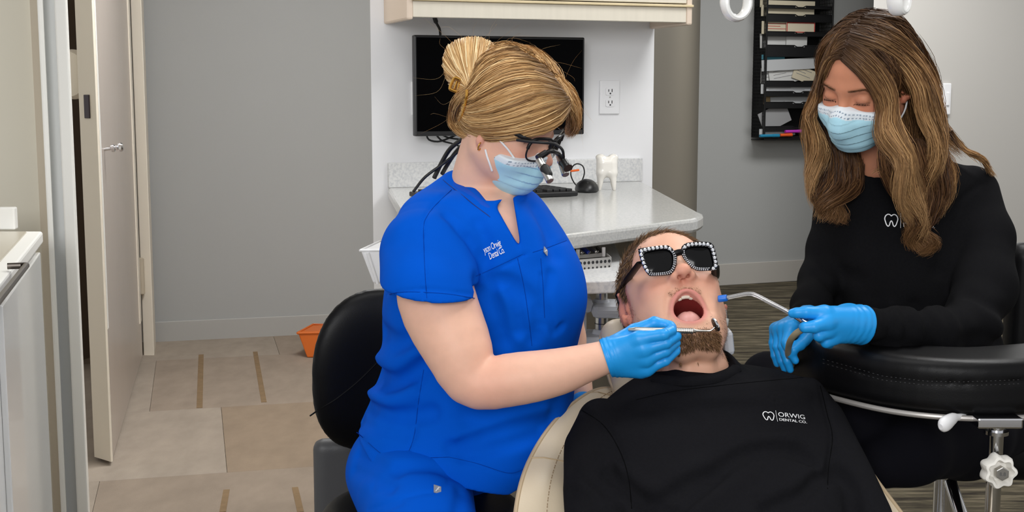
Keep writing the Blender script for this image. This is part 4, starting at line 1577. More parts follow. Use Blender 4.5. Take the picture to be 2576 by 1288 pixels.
def h_body(P):
    d = head_fn(hq(P), lobes=True) * H_S
    ck = s_chain(P, [hw((0, -0.024, -0.055)), at(1208, 455, 2.235), at(1200, 540, 2.26)], [0.048, 0.051, 0.070])
    d = smin(d, ck, 0.025)
    d = smin(d, smax(h_torso(P) + 0.012 + 0.035 * np.clip((bc(at(1200, 640, 2.2)[2]) - P[..., 2]) / 0.05, 0, 1), P[..., 2] * 0 + (bc(at(1200, 1000, 2.2)[2]) - P[..., 2]), 0.02), 0.02)
    a = jchain(P, ARM_S, 0.006)
    d = smin(d, a, 0.012)
    # the forearm crook
    d = smin(d, jchain(P, arm_L, 0.015), 0.01)
    return d


lo, hi = bounds([at(860, 80, 2.2), at(1560, 1060, 2.2), [0, 1.93, 1], [0, 2.5, 1]], 0.03)
V_, F_ = sdf_mesh(h_body, lo, hi, 0.0034)
q = hq(V_)


def skin_color(q, base=(232, 184, 160), blush=(222, 140, 122), lip=(196, 112, 104)):
    c = np.tile(lin(base), (len(q), 1))
    def mixin(w, col):
        c[:] = c * (1 - w[:, None]) + lin(col) * w[:, None]
    ax = np.abs(q[:, 0])
    ck = np.exp(-(((ax - 0.042) / 0.024) ** 2 + ((q[:, 2] + 0.038) / 0.022) ** 2)) * (q[:, 1] > 0.02)
    mixin(0.45 * ck, blush)
    ns = np.exp(-((ax / 0.018) ** 2 + ((q[:, 2] + 0.042) / 0.016) ** 2)) * (q[:, 1] > 0.085)
    mixin(0.5 * ns, blush)
    er = ((ax > 0.074) & (np.abs(q[:, 2] + 0.006) < 0.045) & (np.abs(q[:, 1] + 0.01) < 0.035)).astype(float)
    mixin(0.45 * er, blush)
    # eyelid and brow
    bz = 0.0175 + 0.006 * np.clip((ax - 0.014) / 0.03, 0, 1) - 8.0 * np.clip(ax - 0.036, 0, 1) ** 2 * 6
    bw = np.exp(-((q[:, 2] - bz) / 0.0026) ** 2) * (ax > 0.013) * (ax < 0.050) * (q[:, 1] > 0.04)
    mixin(0.75 * bw, (126, 88, 60))
    ls = np.exp(-((q[:, 2] + 0.0095) / 0.0014) ** 2) * (ax > 0.018) * (ax < 0.047) * (q[:, 1] > 0.06)
    mixin(0.8 * ls, (70, 48, 40))
    return c


el = np.exp(-(np.linalg.norm(V_ - at(1230, 975, 1.99), axis=1) / 0.05) ** 2)
cb_ = skin_color(q)
cb_ = cb_ * (1 - 0.25 * el[:, None]) + lin((226, 150, 130)) * 0.25 * el[:, None]
h_body_o = mesh_obj('body', V_, F_, M['skin'], hy, 3.2, None, cb_)

lo, hi = bounds([at(870, 420, 2.2), at(1460, 1225, 2.2), [0, 1.97, 1], [0, 2.48, 1]], 0.03)
V_, F_ = sdf_mesh(h_scrub, lo, hi, 0.0031)
scrub_o = mesh_obj('scrub_top', V_, F_, M['scrub'], hy, 3.2)
hs_bvh = bvh_of(V_, F_)

# neck binding along the collar and the V
def on_scrub(x, y, lift=0.0):
    d = ray(x, y); d = d / np.linalg.norm(d)
    h, n, i, s = hs_bvh.ray_cast(Vector(CAM), Vector(d))
    return np.array(h) - d * lift if h is not None else at(x, y, 2.1)


col_m = mat('royal_blue_collar', (12, 78, 192), 0.8, spec=0.2, bump=0.08, bscale=900)
cbp = [(1128, 436), (1150, 454), (1180, 477), (1212, 503), (1243, 526)]
MB().tube(spline([on_scrub(x - 2, y + 9, -0.002) for x, y in cbp], 24), [0.001, 0.004, 0.007] + [0.0085] * 18 + [0.007, 0.004, 0.001], 10, flat=((0.3, -0.9, 0.3), 0.8, 0.22)).build('collar_band', col_m, scrub_o)
stit = MB()
for dx in (-6, -2):
    pp = [on_scrub(x + dx - 8, y + 22 + dx, 0.0004) for x, y in cbp]
    stit.tube(spline(pp, 24), 0.0006, 5)
stit.build('stitching', mat('dark_blue_thread', (8, 50, 130), 0.8), scrub_o)

thread = mat('seam_blue', (4, 60, 156), 0.9, spec=0.05)
for pl in ([(1074, 750), (1070, 700), (1067, 640), (1066, 570), (1074, 545), (1094, 518), (1136, 477)], [(1197, 694), (1230, 680), (1270, 661), (1314, 640)], [(1340, 635), (1380, 622), (1425, 605)],
           [(1066, 930), (1053, 1010), (1041, 1100), (1018, 1160)], [(972, 742), (1010, 735), (1060, 735), (1130, 740), (1204, 752)], [(898, 1088), (975, 1150), (1050, 1152), (1130, 1150)],
           [(1130, 1150), (1200, 1166), (1280, 1190), (1325, 1176)], [(1360, 650), (1366, 720), (1370, 800)], [(1302, 650), (1318, 720), (1330, 800), (1338, 870)]):
    MB().tube(spline([on_scrub(x, y, -0.0002) for x, y in spline(np.array(pl, float), 18)], 40), 0.0007, 5).build('seam', thread, scrub_o)

# embroidered script on the chest and small grey tags
ex = unit(at(1262, 617, 2.1) - at(1220, 637, 2.1)); ey = unit(np.array([0, 0, 1.0]) - ex * ex[2])
for txt, (x, y), x1, cut in (('yson Orwig', (1218, 638), 1264, False), ('Dental Co.', (1233, 653), 1271, False)):
    v, f = text_mesh(txt, 0.0165, font_shear=0.35, space=0.86)
    v = v.copy(); v[:, 0] -= v[:, 0].min()
    want = np.linalg.norm(at(x1, y - (x1 - x) * 0.45, 2.1) - at(x, y, 2.1)) * (1.1 if cut else 1.0)
    v[:, 0] *= want / v[:, 0].max()
    if cut:
        f = [p for p in f if all(v[i, 0] > want * 0.085 for i in p)]
    o_ = on_scrub(x, y)
    put_print('embroidery', v, f, o_, ex, ey, hs_bvh, scrub_o, d=np.array([0.05, 1, -0.1]), sub=0)


def cloth_tag(x, y, w_, h_, parent, bvh, rot=0.0):
    d = ray(x, y); d = d / np.linalg.norm(d)
    h, n, i, s = bvh.ray_cast(Vector(CAM), Vector(d))
    p = np.array(h); n = np.array(n)
    if np.dot(n, d) > 0: n = -n
    ax = unit(np.array([1.0, 0, 0]) - n * n[0]); ay = np.cross(n, ax)
    ax, ay = ax * math.cos(rot) + ay * math.sin(rot), ay * math.cos(rot) - ax * math.sin(rot)
    t = MB().box(p + n * 0.0006, (w_, h_, 0.0009), (ax, ay, n)).build('brand_tag', mat('silver_grey_tag', (138, 144, 156), 0.5), parent, None)
    lg = MB()
    for (u0, v0, u1, v1, hh) in ((-0.25, -0.3, 0.2, 0.35, 0.10), (0.05, 0.25, 0.32, 0.36, 0.07), (-0.08, 0.0, 0.2, 0.1, 0.07)):
        a_ = p + n * 0.0012 + ax * u0 * w_ + ay * v0 * h_; b_ = p + n * 0.0012 + ax * u1 * w_ + ay * v1 * h_
        lg.tube([a_, b_], hh * w_ * 0.6, 6)
    lg.build('tag_mark', M['white_thread'], t)


cloth_tag(1372, 632, 0.011, 0.0135, scrub_o, hs_bvh, -0.1)

# trousers
def h_pants_base(P):
    d = s_ell(P, at(1030, 1175, 2.27), (0.104, 0.16, 0.09))
    d = smin(d, jchain(P, [(1000, 1185, 2.23, 106), (1048, 1270, 2.12, 148), (1085, 1460, 1.95, 150)]), 0.06)
    d = smin(d, jchain(P, [(1120, 1190, 2.36, 95), (1180, 1330, 2.36, 95), (1230, 1460, 2.3, 95)]), 0.03)
    return d


P_CR = creases(h_pants_base, [
    ([(900, 1145), (960, 1170), (1000, 1190)], 0.0102, 0.0100), ([(890, 1180), (950, 1200), (985, 1230)], 0.0085, 0.0120),
    ([(945, 1168), (940, 1235), (975, 1232)], 0.0025, 0.0035), ([(1128, 1190), (1128, 1212), (1105, 1238), (1030, 1250), (925, 1285)], 0.0030, 0.0040),
    ([(1000, 1180), (1080, 1175), (1160, 1200)], 0.0102, 0.0120), ([(1010, 1265), (930, 1300)], 0.0030, 0.0060), ([(1160, 1240), (1150, 1300)], 0.0068, 0.0120)])


def h_pants(P):
    d = h_pants_base(P)
    d = apply_creases(P, d, P_CR)
    return d + 0.002 * vnoise(P, 30, 9) * (np.abs(d) < 0.03)


lo, hi = bounds([at(865, 1080, 2.2), at(1300, 1420, 2.1), [0, 1.80, 1], [0, 2.52, 1]], 0.02)
V_, F_ = sdf_mesh(h_pants, lo, hi, 0.0045)
pants_o = mesh_obj('trousers', V_, F_, M['scrub'], hy, 3.2)
cloth_tag(1100, 1232, 0.0135, 0.0155, pants_o, bvh_of(V_, F_), 0.05)


# right glove, pen grip
def h_glove(P):
    palm = None
    for c in ([(1532, 884, 2.03, 33), (1606, 853, 2.005, 18)], [(1535, 896, 2.03, 35), (1618, 878, 2.003, 19)],
              [(1540, 905, 2.032, 34), (1625, 903, 2.008, 18)], [(1548, 912, 2.035, 32), (1628, 926, 2.018, 18)],
              [(1560, 915, 2.04, 32), (1612, 928, 2.03, 25)]):
        e = jchain(P, c)
        palm = e if palm is None else smin(palm, e, 0.012)
    d = palm
    fing = None
    for c in ([(1606, 852, 2.005, 17.5), (1670, 842, 1.995, 15), (1689, 832, 2.010, 13), (1692, 826, 2.028, 11)],
              [(1618, 879, 2.003, 17), (1676, 863, 1.998, 14.5), (1702, 846, 2.018, 12.5), (1700, 840, 2.036, 11)],
              [(1625, 903, 2.008, 16.5), (1674, 884, 2.004, 14), (1700, 863, 2.022, 12), (1698, 856, 2.040, 10.5)],
              [(1628, 927, 2.018, 15.5), (1674, 908, 2.012, 12.5), (1700, 884, 2.026, 11), (1703, 877, 2.040, 9.5)]):
        e = jchain(P, c, 0.002)
        fing = e if fing is None else smin(fing, e, 0.0015)
    d = smin(d, fing, 0.009)
    th = jchain(P, [(1540, 876, 2.045, 30), (1598, 836, 2.045, 22), (1646, 812, 2.040, 15.5), (1685, 818, 2.036, 12)], 0.004)
    d = smin(d, th, 0.008)
    # knuckle creases
    for (x, y, Y) in ((1668, 828, 1.99), (1680, 826, 1.995)):
        d = d + 0.0010 * np.exp(-(s_cap(P, at(x, y, Y), at(x + 6, y + 26, Y), 0) / 0.0018) ** 2)
    cuff = jchain(P, [(1522, 899, 2.028, 45), (1536, 895, 2.03, 41)])
    cuff = smax(cuff, plane(P, at(1522, 899, 2.03), at(1515, 901, 2.03) - at(1540, 893, 2.03)), 0.003)
    d = smin(d, cuff, 0.012)
    d = smax(d, plane(P, at(1522, 899, 2.03), at(1515, 901, 2.03) - at(1540, 893, 2.03)), 0.003)
    d = d + 0.0006 * np.sin((P @ bc(unit(at(1600, 870, 2.03) - at(1520, 899, 2.03)))) * 900) * np.exp(-(plane(P, at(1532, 896, 2.03), at(1540, 893, 2.03) - at(1515, 901, 2.03)) / 0.012) ** 2)
    return d


lo, hi = bounds([at(1505, 790, 2.03), at(1715, 965, 2.03), [.2, 1.97, .9], [.2, 2.10, .9]], 0.01)
V_, F_ = sdf_mesh(h_glove, lo, hi, 0.0015)
gl_o = mesh_obj('glove', V_, F_, M['glove'], hy, 3.2)
ccf = at(1522, 899, 2.028)
cn_ = unit(at(1540, 893, 2.03) - at(1515, 901, 2.03))
nu = unit(np.cross(cn_, [0, 1, 0])); nv = np.cross(cn_, nu)
MB().tube([ccf + cn_ * 0.001 + pr(45, 2.03) * (nu * math.cos(a) + nv * math.sin(a)) for a in np.linspace(0, 2 * math.pi, 41)[:-1]], 0.0016, 8, closed=True).build('cuff_bead', M['glove'], gl_o)

# left hand glove mostly hidden behind the chair
def h_glove2(P):
    d = jchain(P, [(1468, 1012, 2.34, 33), (1480, 1060, 2.30, 40)])
    for i in range(4):
        d = smin(d, jchain(P, [(1466 + 11 * i, 1060, 2.29, 13), (1470 + 12 * i, 1100, 2.26, 12), (1476 + 12 * i, 1130, 2.25, 10)]), 0.006)
    d = smin(d, jchain(P, [(1450, 1030, 2.31, 16), (1446, 1065, 2.27, 13), (1455, 1090, 2.25, 10)]), 0.006)
    return d


lo, hi = bounds([at(1420, 980, 2.3), at(1540, 1150, 2.3), [.1, 2.22, .7], [.1, 2.40, .7]], 0.01)
V_, F_ = sdf_mesh(h_glove2, lo, hi, 0.0028)
mesh_obj('glove', V_, F_, M['glove'], hy, 3.2)

# face mask
mf = mask_fn_factory({}, top=-0.037, back=0.046, bsl=0.9, low=-0.136, slope=0.45, bump=0.030)
V_, F_ = sdf_mesh(lambda P: mf(hq(P)) * H_S, H_C - 0.2, H_C + 0.2, 0.0016)
h_mask = mesh_obj('face_mask', V_, F_, M['mask'], hy, 3.2, None, mask_color(hq(V_), -0.037, 0.45))
hb_bvh = BVHTree.FromPolygons([tuple(np.array(v_.co) + ORG[h_body_o.name]) for v_ in h_body_o.data.vertices], [tuple(p_.vertices) for p_ in h_body_o.data.polygons])


def on_face(x, y, lift):
    d = ray(x, y); d = d / np.linalg.norm(d)
    h, n, i, s = hb_bvh.ray_cast(Vector(CAM), Vector(d))
    return np.array(h) - d * lift if h is not None else at(x, y, 2.14)


for pl in ([(1252, 344), (1262, 358), (1278, 376), (1294, 398)], [(1221, 376), (1226, 395), (1232, 412), (1238, 430)]):
    MB().tube(spline([on_face(x, y, 0.0022) for x, y in pl], 14), 0.0017, 8).build('ear_loop', M['white_cord'], h_mask)
MB().tube(spline([hw((-0.064, 0.040, -0.050)), hw((-0.074, 0.01, -0.01)), hw((-0.078, -0.005, 0.012))], 8), 0.0017, 8).build('ear_loop', M['white_cord'], h_mask)
MB().tube([hw((0.0765, -0.002, -0.046)) + hw((0.006 * math.cos(t), 0.003, 0.008 * math.sin(t))) - H_C for t in np.linspace(0, 6.28, 17)[:-1]], 0.0013, 8, closed=True).build('earring', M['gold'], hy)
# ------------------------------------------------------------------ blonde hair with bun, clip, magnifying glasses
def h_hairshell(P):
    q = hq(P)
    d = s_ell(q, (0, -0.008, 0.037), (0.087, 0.116, 0.0885))
    y = q[..., 1]
    zc = np.interp(y, [-0.12, -0.08, -0.03, 0.0, 0.03, 0.06, 0.085, 0.12], [-0.050, -0.040, -0.012, 0.002, 0.026, 0.054, 0.074, 0.095]).astype(np.float32)
    return smax(d * H_S, (zc - q[..., 2]) * H_S, 0.008)


def h_hairvol(P):
    q = hq(P)
    return s_ell(q, (0, -0.008, 0.037), (0.0925, 0.1225, 0.095)) * H_S


HCOL = [(112, 80, 50), (158, 118, 74), (190, 148, 98), (212, 172, 118), (232, 198, 146), (246, 224, 180)]
bunc = at(1188, 165, 2.235)
def h_bun(P):
    d = s_ell(P, bunc, (pr(66, 2.2), 0.046, pr(62, 2.2)))
    d = smin(d, jchain(P, [(1192, 232, 2.23, 34), (1165, 270, 2.235, 28), (1160, 305, 2.235, 24)]), 0.02)
    return d


lo, hi = bounds([at(1100, 70, 2.2), at(1480, 380, 2.2), [0, 2.05, 1.2], [0, 2.36, 1.2]], 0.02)
V_, F_ = sdf_mesh(lambda P: np.minimum(h_hairshell(P), h_bun(P) + 0.004), lo, hi, 0.0035)
hair_o = mesh_obj('hair', V_, F_, M['hair_base'], hy, 3.2, None, np.tile(lin((186, 142, 88)), (len(V_), 1)))
hv_hit = lambda x, y: sdf_hit(h_hairvol, x, y, 1.9, 2.5)
gpx = [
    [(1429, 274), (1408, 308), (1365, 331), (1300, 344), (1240, 350), (1186, 340), (1155, 306)],
    [(1430, 266), (1402, 298), (1350, 320), (1280, 335), (1225, 337), (1180, 322), (1158, 298)],
    [(1428, 258), (1392, 280), (1330, 304), (1260, 319), (1210, 318), (1178, 308), (1160, 290)],
    [(1425, 248), (1370, 252), (1300, 278), (1230, 298), (1185, 296), (1163, 282)],
    [(1415, 232), (1350, 224), (1285, 242), (1225, 266), (1185, 276), (1166, 270)],
    [(1402, 212), (1340, 196), (1275, 206), (1220, 233), (1188, 253), (1169, 256)],
    [(1378, 180), (1320, 168), (1265, 179), (1220, 206), (1192, 231), (1173, 240)],
    [(1345, 152), (1295, 148), (1252, 160), (1217, 185), (1193, 208), (1178, 222)],
    [(1305, 131), (1268, 138), (1238, 152), (1212, 170), (1196, 190), (1185, 205)],
    [(1300, 122), (1266, 126), (1236, 136), (1212, 152), (1200, 172), (1190, 192)]]
guides = [[hv_hit(x, y) for x, y in g] for g in gpx]
S, lane = guide_strands(guides, 10500, 13, 5, 0.0022, 0.007, H_C, 0.5)
ribbons('side_hair', S, 0.00055, M['hair'], hair_o, pick_colors(len(S), 13, HCOL[:5], 3, lane, 46, root=((120, 90, 60), 0.25)), H_C)
# nape roll and fringe on the far side
nape = [[(1262, 349), (1195, 348), (1152, 326), (1140, 288), (1150, 250), (1172, 226)],
        [(1230, 346), (1182, 342), (1148, 318), (1143, 286), (1155, 252), (1180, 226)],
        [(1205, 340), (1175, 330), (1152, 306), (1150, 280), (1163, 250), (1188, 226)]]
S, lane = guide_strands([[sdf_hit(lambda P: np.minimum(h_hairvol(P), h_bun(P)), x, y, 1.9, 2.5) for x, y in g] for g in nape], 1800, 16, 8, 0.003, 0.005, H_C)
ribbons('nape_hair', S, 0.0005, M['hair'], hair_o, pick_colors(len(S), 16, HCOL[1:5], 5, lane, 30), H_C)
fr = [[(1404, 196, 2.20), (1436, 236, 2.24), (1454, 284, 2.27), (1446, 318, 2.27), (1432, 338, 2.26)],
      [(1404, 200, 2.19), (1434, 245, 2.21), (1446, 290, 2.23), (1442, 318, 2.25), (1434, 334, 2.26)],
      [(1400, 205, 2.17), (1424, 250, 2.16), (1436, 285, 2.18), (1438, 312, 2.21), (1434, 330, 2.24)],
      [(1390, 186, 2.22), (1428, 214, 2.27), (1450, 262, 2.31), (1448, 306, 2.30), (1434, 336, 2.28)]]
S, lane = guide_strands([[at(*p) for p in g] for g in fr], 1800, 14, 9, 0.004, 0.003, H_C)
ribbons('fringe', S, 0.0005, M['hair'], hair_o, pick_colors(len(S), 14, HCOL[1:5], 6, lane, 25), H_C)
crown = [[(1310, 128, 2.2), (1278, 124, 2.2), (1240, 134, 2.2), (1210, 156, 2.2), (1196, 188, 2.2)],
         [(1340, 140, 2.2), (1300, 124, 2.215), (1258, 126, 2.22), (1224, 146, 2.22), (1205, 180, 2.22)],
         [(1404, 205, 2.2), (1370, 160, 2.24), (1320, 130, 2.27), (1262, 136, 2.27), (1225, 160, 2.25)],
         [(1415, 225, 2.2), (1392, 172, 2.27), (1345, 138, 2.30), (1285, 136, 2.30), (1235, 160, 2.27)]]
S, lane = guide_strands([[at(*p) for p in g] for g in crown], 3000, 16, 19, 0.005, 0.004, H_C)
ribbons('crown_hair', S, 0.0005, M['hair'], hair_o, pick_colors(len(S), 16, HCOL[:5], 16, lane, 25), H_C)
bg_ = []
for (ex_, ey_) in [(1142, 222), (1124, 185), (1120, 150), (1128, 122), (1150, 106), (1178, 99), (1208, 100), (1234, 112), (1250, 132), (1246, 158)]:
    mx_, my_ = 1188 + (ex_ - 1188) * 0.62, 228 + (ey_ - 228) * 0.55
    pts = [(1190 + (ex_ - 1188) * 0.06, 246), (1188 + (ex_ - 1188) * 0.28, 222 + (ey_ - 228) * 0.2), (mx_, my_), (1188 + (ex_ - 1188) * 0.9, 228 + (ey_ - 228) * 0.86)]
    g = [sdf_hit(lambda P: np.minimum(h_hairvol(P) + 0.004, h_bun(P)), x, y, 1.9, 2.5) + [0, -0.003, 0] for x, y in pts]
    e_ = at(ex_, ey_, 2.235)
    g += [e_, bunc + (e_ - bunc) * 0.93 + np.array([0, 0.025, 0]), bunc + (e_ - bunc) * 0.5 + np.array([0, 0.045, 0])]
    bg_.append(g)
S, lane = guide_strands(bg_, 4600, 15, 12, 0.0016, 0.005, bunc, 0.2)
bun_o = ribbons('hair_bun', S, 0.00055, M['hair'], hair_o, pick_colors(len(S), 15, HCOL[1:], 9, lane, 40), bunc)
S2, lane = guide_strands([[sdf_hit(h_bun, x, y, 1.9, 2.5) + [0, -0.002, 0] for x, y in g] for g in
     ([(1150, 308), (1146, 280), (1156, 252), (1180, 232), (1205, 205)], [(1162, 308), (1166, 282), (1176, 256), (1196, 236), (1222, 190)])], 700, 12, 14, 0.003, 0.004, bunc)
ribbons('hair_roll', S2, 0.0005, M['hair'], hair_o, pick_colors(len(S2), 12, HCOL[1:5], 10, lane, 20), bunc)
# loose flyaway hairs
fa = []
r_ = np.random.default_rng(77)
for (x, y, dx, dy) in [(1130, 130, -60, -20), (1140, 110, -50, -60), (1128, 165, -65, 40), (1125, 180, -50, 70), (1190, 100, 20, -50), (1215, 100, 40, -55), (1240, 115, 60, -40), (1250, 130, 90, -30),
                       (1350, 140, 60, -40), (1400, 170, 50, 40), (1430, 215, 60, 30), (1440, 240, 50, 60), (1448, 270, 30, 70), (1385, 155, 60, 10), (1140, 250, -60, 0), (1138, 290, -60, 25),
                       (1140, 300, -70, -20), (1420, 200, 60, -60), (1300, 130, 40, -50), (1260, 130, 60, -70), (1230, 105, 10, -60), (1170, 100, -40, -40), (1448, 300, 20, 60)]:
    for _ in range(1):
        j = r_.normal(size=6) * 10
        fa.append(spline([at(x, y, 2.22), at(x + dx * .45 + j[0], y + dy * .6 + j[1], 2.21), at(x + dx + j[2] * 1.4, y + dy * 1.0 + j[3] * 1.4 + 8, 2.2 + j[4] * .002)], 12))
fa = np.array(fa)
strands('flyaway_hairs', fa, 0.00008, M['hair'], hair_o, pick_colors(len(fa), 12, HCOL[2:5], 2))

# gold claw clip
clip = thing('hair_clip', 'gold claw clip holding the blonde bun', 'hair clip', at(1158, 250, 2.17))
cY = 2.165
loop = [at(1134, 222, cY), at(1140, 199, cY), at(1150, 196, cY), at(1182, 212, cY + .0), at(1180, 218, cY), at(1150, 204, cY), at(1140, 222, cY)]
MB().tube(spline([at(x, y, cY) for x, y in [(1184, 213), (1166, 205), (1146, 196), (1139, 203), (1132, 221), (1138, 227), (1158, 234), (1178, 242)]], 40), 0.0026, 8).build('arm_loop', M['gold'], clip)
MB().tube([at(1150, 204, cY), at(1143, 224, cY)], 0.0018, 8).tube([at(1156, 206, cY), at(1152, 226, cY)], 0.0018, 8).build('spring_bar', M['gold'], clip)
MB().tube(spline([sdf_hit(h_hairvol, x, y, 1.9, 2.5) - np.array([0.002, 0.008, 0]) for x, y in [(1178, 226), (1177, 244), (1172, 268), (1164, 292), (1158, 303)]], 20), [0.0026] * 14 + [0.0022] * 6, 8).build('jaw', M['gold'], clip)
for k in range(5):
    a_ = sdf_hit(h_hairvol, 1176 - 3.2 * k, 238 + 13 * k, 1.9, 2.5) - np.array([0.002, 0.007, 0])
    MB().tube([a_, a_ + np.array([0.006, 0.02, 0.0])], [0.0018, 0.001], 6).build('tooth', M['gold'], clip)

# magnifying glasses (loupes)
lp_ = thing('loupes', 'black framed magnifying loupe glasses with steel telescopes worn by the blonde woman', 'glasses', hw((0, 0.1, 0)))
fm = mat('black_frame', (16, 16, 18), 0.3, spec=0.5)
for sx in (1, -1):
    th = np.linspace(0, 2 * math.pi, 41)[:-1]
    pts = []
    for a in th:
        cx_ = abs(math.cos(a)) ** 0.6 * np.sign(math.cos(a)); sy_ = abs(math.sin(a)) ** 0.7 * np.sign(math.sin(a))
        x = 0.033 + 0.029 * cx_; z = -0.012 + (0.021 if sy_ > 0 else 0.026) * sy_
        y = 0.1075 - 0.35 * max(0, x - 0.02) - 0.05 * (-z)
        pts.append(hw((sx * x, y, z)))
    rim = MB().tube(pts, 0.0016, 8, closed=True)
    top = [p for p, a in zip(pts, th) if math.sin(a) > -0.15]
    rim.tube(top, 0.0030, 8)
    ro = rim.build('rim', fm, lp_)
    cen = sum(pts) / len(pts)
    Vl = [cen] + pts
    mesh_obj('lens', Vl, [(0, i + 1, (i + 1) % len(pts) + 1) for i in range(len(pts))], M['lens_clear'], ro, 3.2)
    MB().tube(spline([hw((sx * 0.060, 0.094, 0.004)), hw((sx * 0.072, 0.080, 0.007)), hw((sx * 0.079, 0.04, 0.009)), hw((sx * 0.081, -0.01, 0.008)), hw((sx * 0.078, -0.03, -0.012))], 20), 0.0030, 8, flat=(H_R[2], 0.6, 1.3)).build('temple', fm, lp_)
MB().tube(spline([hw((0.012, 0.105, 0.002)), hw((0, 0.112, 0.004)), hw((-0.012, 0.105, 0.002))], 8), 0.0026, 8).build('bridge', fm, lp_)
bp1, bp2 = hw((0.022, 0.112, 0.0)), hw((-0.022, 0.112, 0.0))
def telescope(a, b, nm):
    a, b = np.asarray(a), np.asarray(b)
    t = MB().lathe(a, b - a, [(0.0058, -0.002), (0.0067, 0), (0.0067, 0.010), (0.0073, 0.0105), (0.0073, 0.0125), (0.0066, 0.013), (0.0066, np.linalg.norm(b - a) - 0.001), (0.0058, np.linalg.norm(b - a))], 22).build('telescope', M['steel'], lp_)
    d_ = unit(b - a); L_ = np.linalg.norm(b - a)
    def gf(P): return s_cap(P, a + d_ * L_ * .40 + np.array([0.002, -0.002, 0]), a + d_ * L_ * .66 + np.array([0.003, -0.002, 0.0]), 0.0082, 0.0070)
    v, f = sdf_mesh(gf, a + d_ * L_ * .55 - 0.03, a + d_ * L_ * .55 + 0.03, 0.0015)
    mesh_obj('grip_sleeve', v, f, M['black_rubber'], t, 3.2)
    return t
telescope(at(1357, 404, 2.085), at(1384, 456, 2.060), 'near')
telescope(at(1408, 392, 2.135), at(1423, 440, 2.110), 'far')
MB().tube(spline([at(1370, 388, 2.10), at(1385, 380, 2.10), at(1400, 384, 2.12), at(1410, 392, 2.13)], 12), 0.0042, 10).build('telescope_mount', fm, lp_)
MB().tube([at(1352, 398, 2.09), at(1374, 384, 2.10)], 0.0055, 10).build('pivot_arm', fm, lp_)
MB().lathe(at(1409, 392, 2.11), at(1427, 420, 2.09) - at(1409, 392, 2.11), [(0.0045, 0), (0.005, 0.012), (0.0065, 0.014), (0.0065, 0.026), (0.008, 0.028), (0.008, 0.032)], 16).build('headlight', fm, lp_)
MB().box(at(1446, 429, 2.10), (0.015, 0.010, 0.003), (unit(at(1460, 427, 2.1) - at(1430, 431, 2.1)), [0, 1, 0], [0, 0, 1])).build('filter_tab', mat('orange_filter', (226, 96, 20), 0.3), lp_, None, 0.001)
MB().tube(spline([at(1300, 352, 2.10), at(1330, 356, 2.09), at(1365, 359, 2.085), at(1395, 362, 2.09), at(1414, 376, 2.09), at(1418, 396, 2.10)], 24), 0.0024, 8).build('light_cable', M['black_rubber'], lp_)
# cords hanging behind the neck from the glasses
for i, (pts, rr) in enumerate([([(1200, 352, 2.30), (1165, 372, 2.34), (1120, 408, 2.36), (1070, 445, 2.36), (1040, 482, 2.34)], 0.0028),
                ([(1165, 348, 2.32), (1132, 375, 2.36), (1108, 415, 2.37), (1092, 448, 2.36)], 0.0042),
                ([(1172, 356, 2.33), (1145, 385, 2.37), (1125, 415, 2.38), (1112, 438, 2.37)], 0.0040)]):
    MB().tube(spline([at(*p) for p in pts], 24), rr, 8).build('retainer_cord', M['black_rubber'], lp_)
# ------------------------------------------------------------------ dental chair
dc = thing('dental_chair', 'cream leather reclined dental chair holding the man in sunglasses', 'dental chair', at(1790, 1420, 2.0) * [1, 1, 0])
Lp = [(1560, 962, 2.27), (1500, 968, 2.25), (1440, 1004, 2.20), (1385, 1060, 2.13), (1340, 1130, 2.06), (1312, 1200, 1.99), (1296, 1288, 1.93), (1290, 1400, 1.85)]
Rp = [(1960, 940, 2.28), (2010, 948, 2.26), (2062, 990, 2.21), (2118, 1060, 2.14), (2168, 1130, 2.07), (2220, 1205, 2.01), (2283, 1288, 1.95), (2360, 1400, 1.88)]
nL = 40
Ls = spline([at(*p) for p in Lp], nL); Rs = spline([at(*p) for p in Rp], nL)
nU = 26
bkd = unit(np.array([0, 0.75, -0.66]))
front = np.zeros((nL, nU, 3)); back = np.zeros((nL, nU, 3))
for i in range(nL):
    for j in range(nU):
        u = j / (nU - 1)
        sag = 0.085 * (math.sin(math.pi * u) ** 0.8)
        edge = 0.020 * (math.exp(-u / 0.02) + math.exp(-(1 - u) / 0.02))
        p = Ls[i] * (1 - u) + Rs[i] * u
        front[i, j] = p + bkd * (sag + edge)
        back[i, j] = p + bkd * (0.02 + max(0.03, sag + 0.05) * min(1, min(u, 1 - u) / 0.06) ** 0.5)
mb = MB().grid(front[:, ::-1])
mb.grid(back)
for a_, b_ in ((front[:, 0], back[:, 0]), (back[:, -1], front[:, -1])):
    mb.grid(np.stack([a_, b_], 1))
mb.grid(np.stack([back[0], front[0]], 1)); mb.grid(np.stack([front[-1], back[-1]], 1))
cbk = mb.build('backrest', M['cream_leather'], dc, 1.2)
for P_ in (Ls, Rs):
    MB().tube(P_ + bkd * 0.022, 0.0042, 8).build('piping', M['piping'], cbk)
sm = MB()
for P_, j in ((front[:, 2], 0), (front[:, -3], 0)):
    for i in range(2, nL - 2):
        for f in (0.1, 0.5):
            a_ = P_[i] * (1 - f) + P_[i + 1] * f; b_ = P_[i] * (0.75 - f) + P_[i + 1] * (f + 0.25)
            sm.tube([a_ - bkd * 0.0008, b_ - bkd * 0.0008], 0.0007, 5)
tag(sm.build('stitching', mat('seam_thread', (150, 126, 96), 0.8), cbk, None), kind='stuff')
# cross seams of the upholstery panels
for i in (7, 23):
    MB().tube(front[i, :9] - bkd * 0.0005, 0.0012, 6).build('seam', M['piping'], cbk)
    MB().tube(front[i, -9:] - bkd * 0.0005, 0.0012, 6).build('seam', M['piping'], cbk)
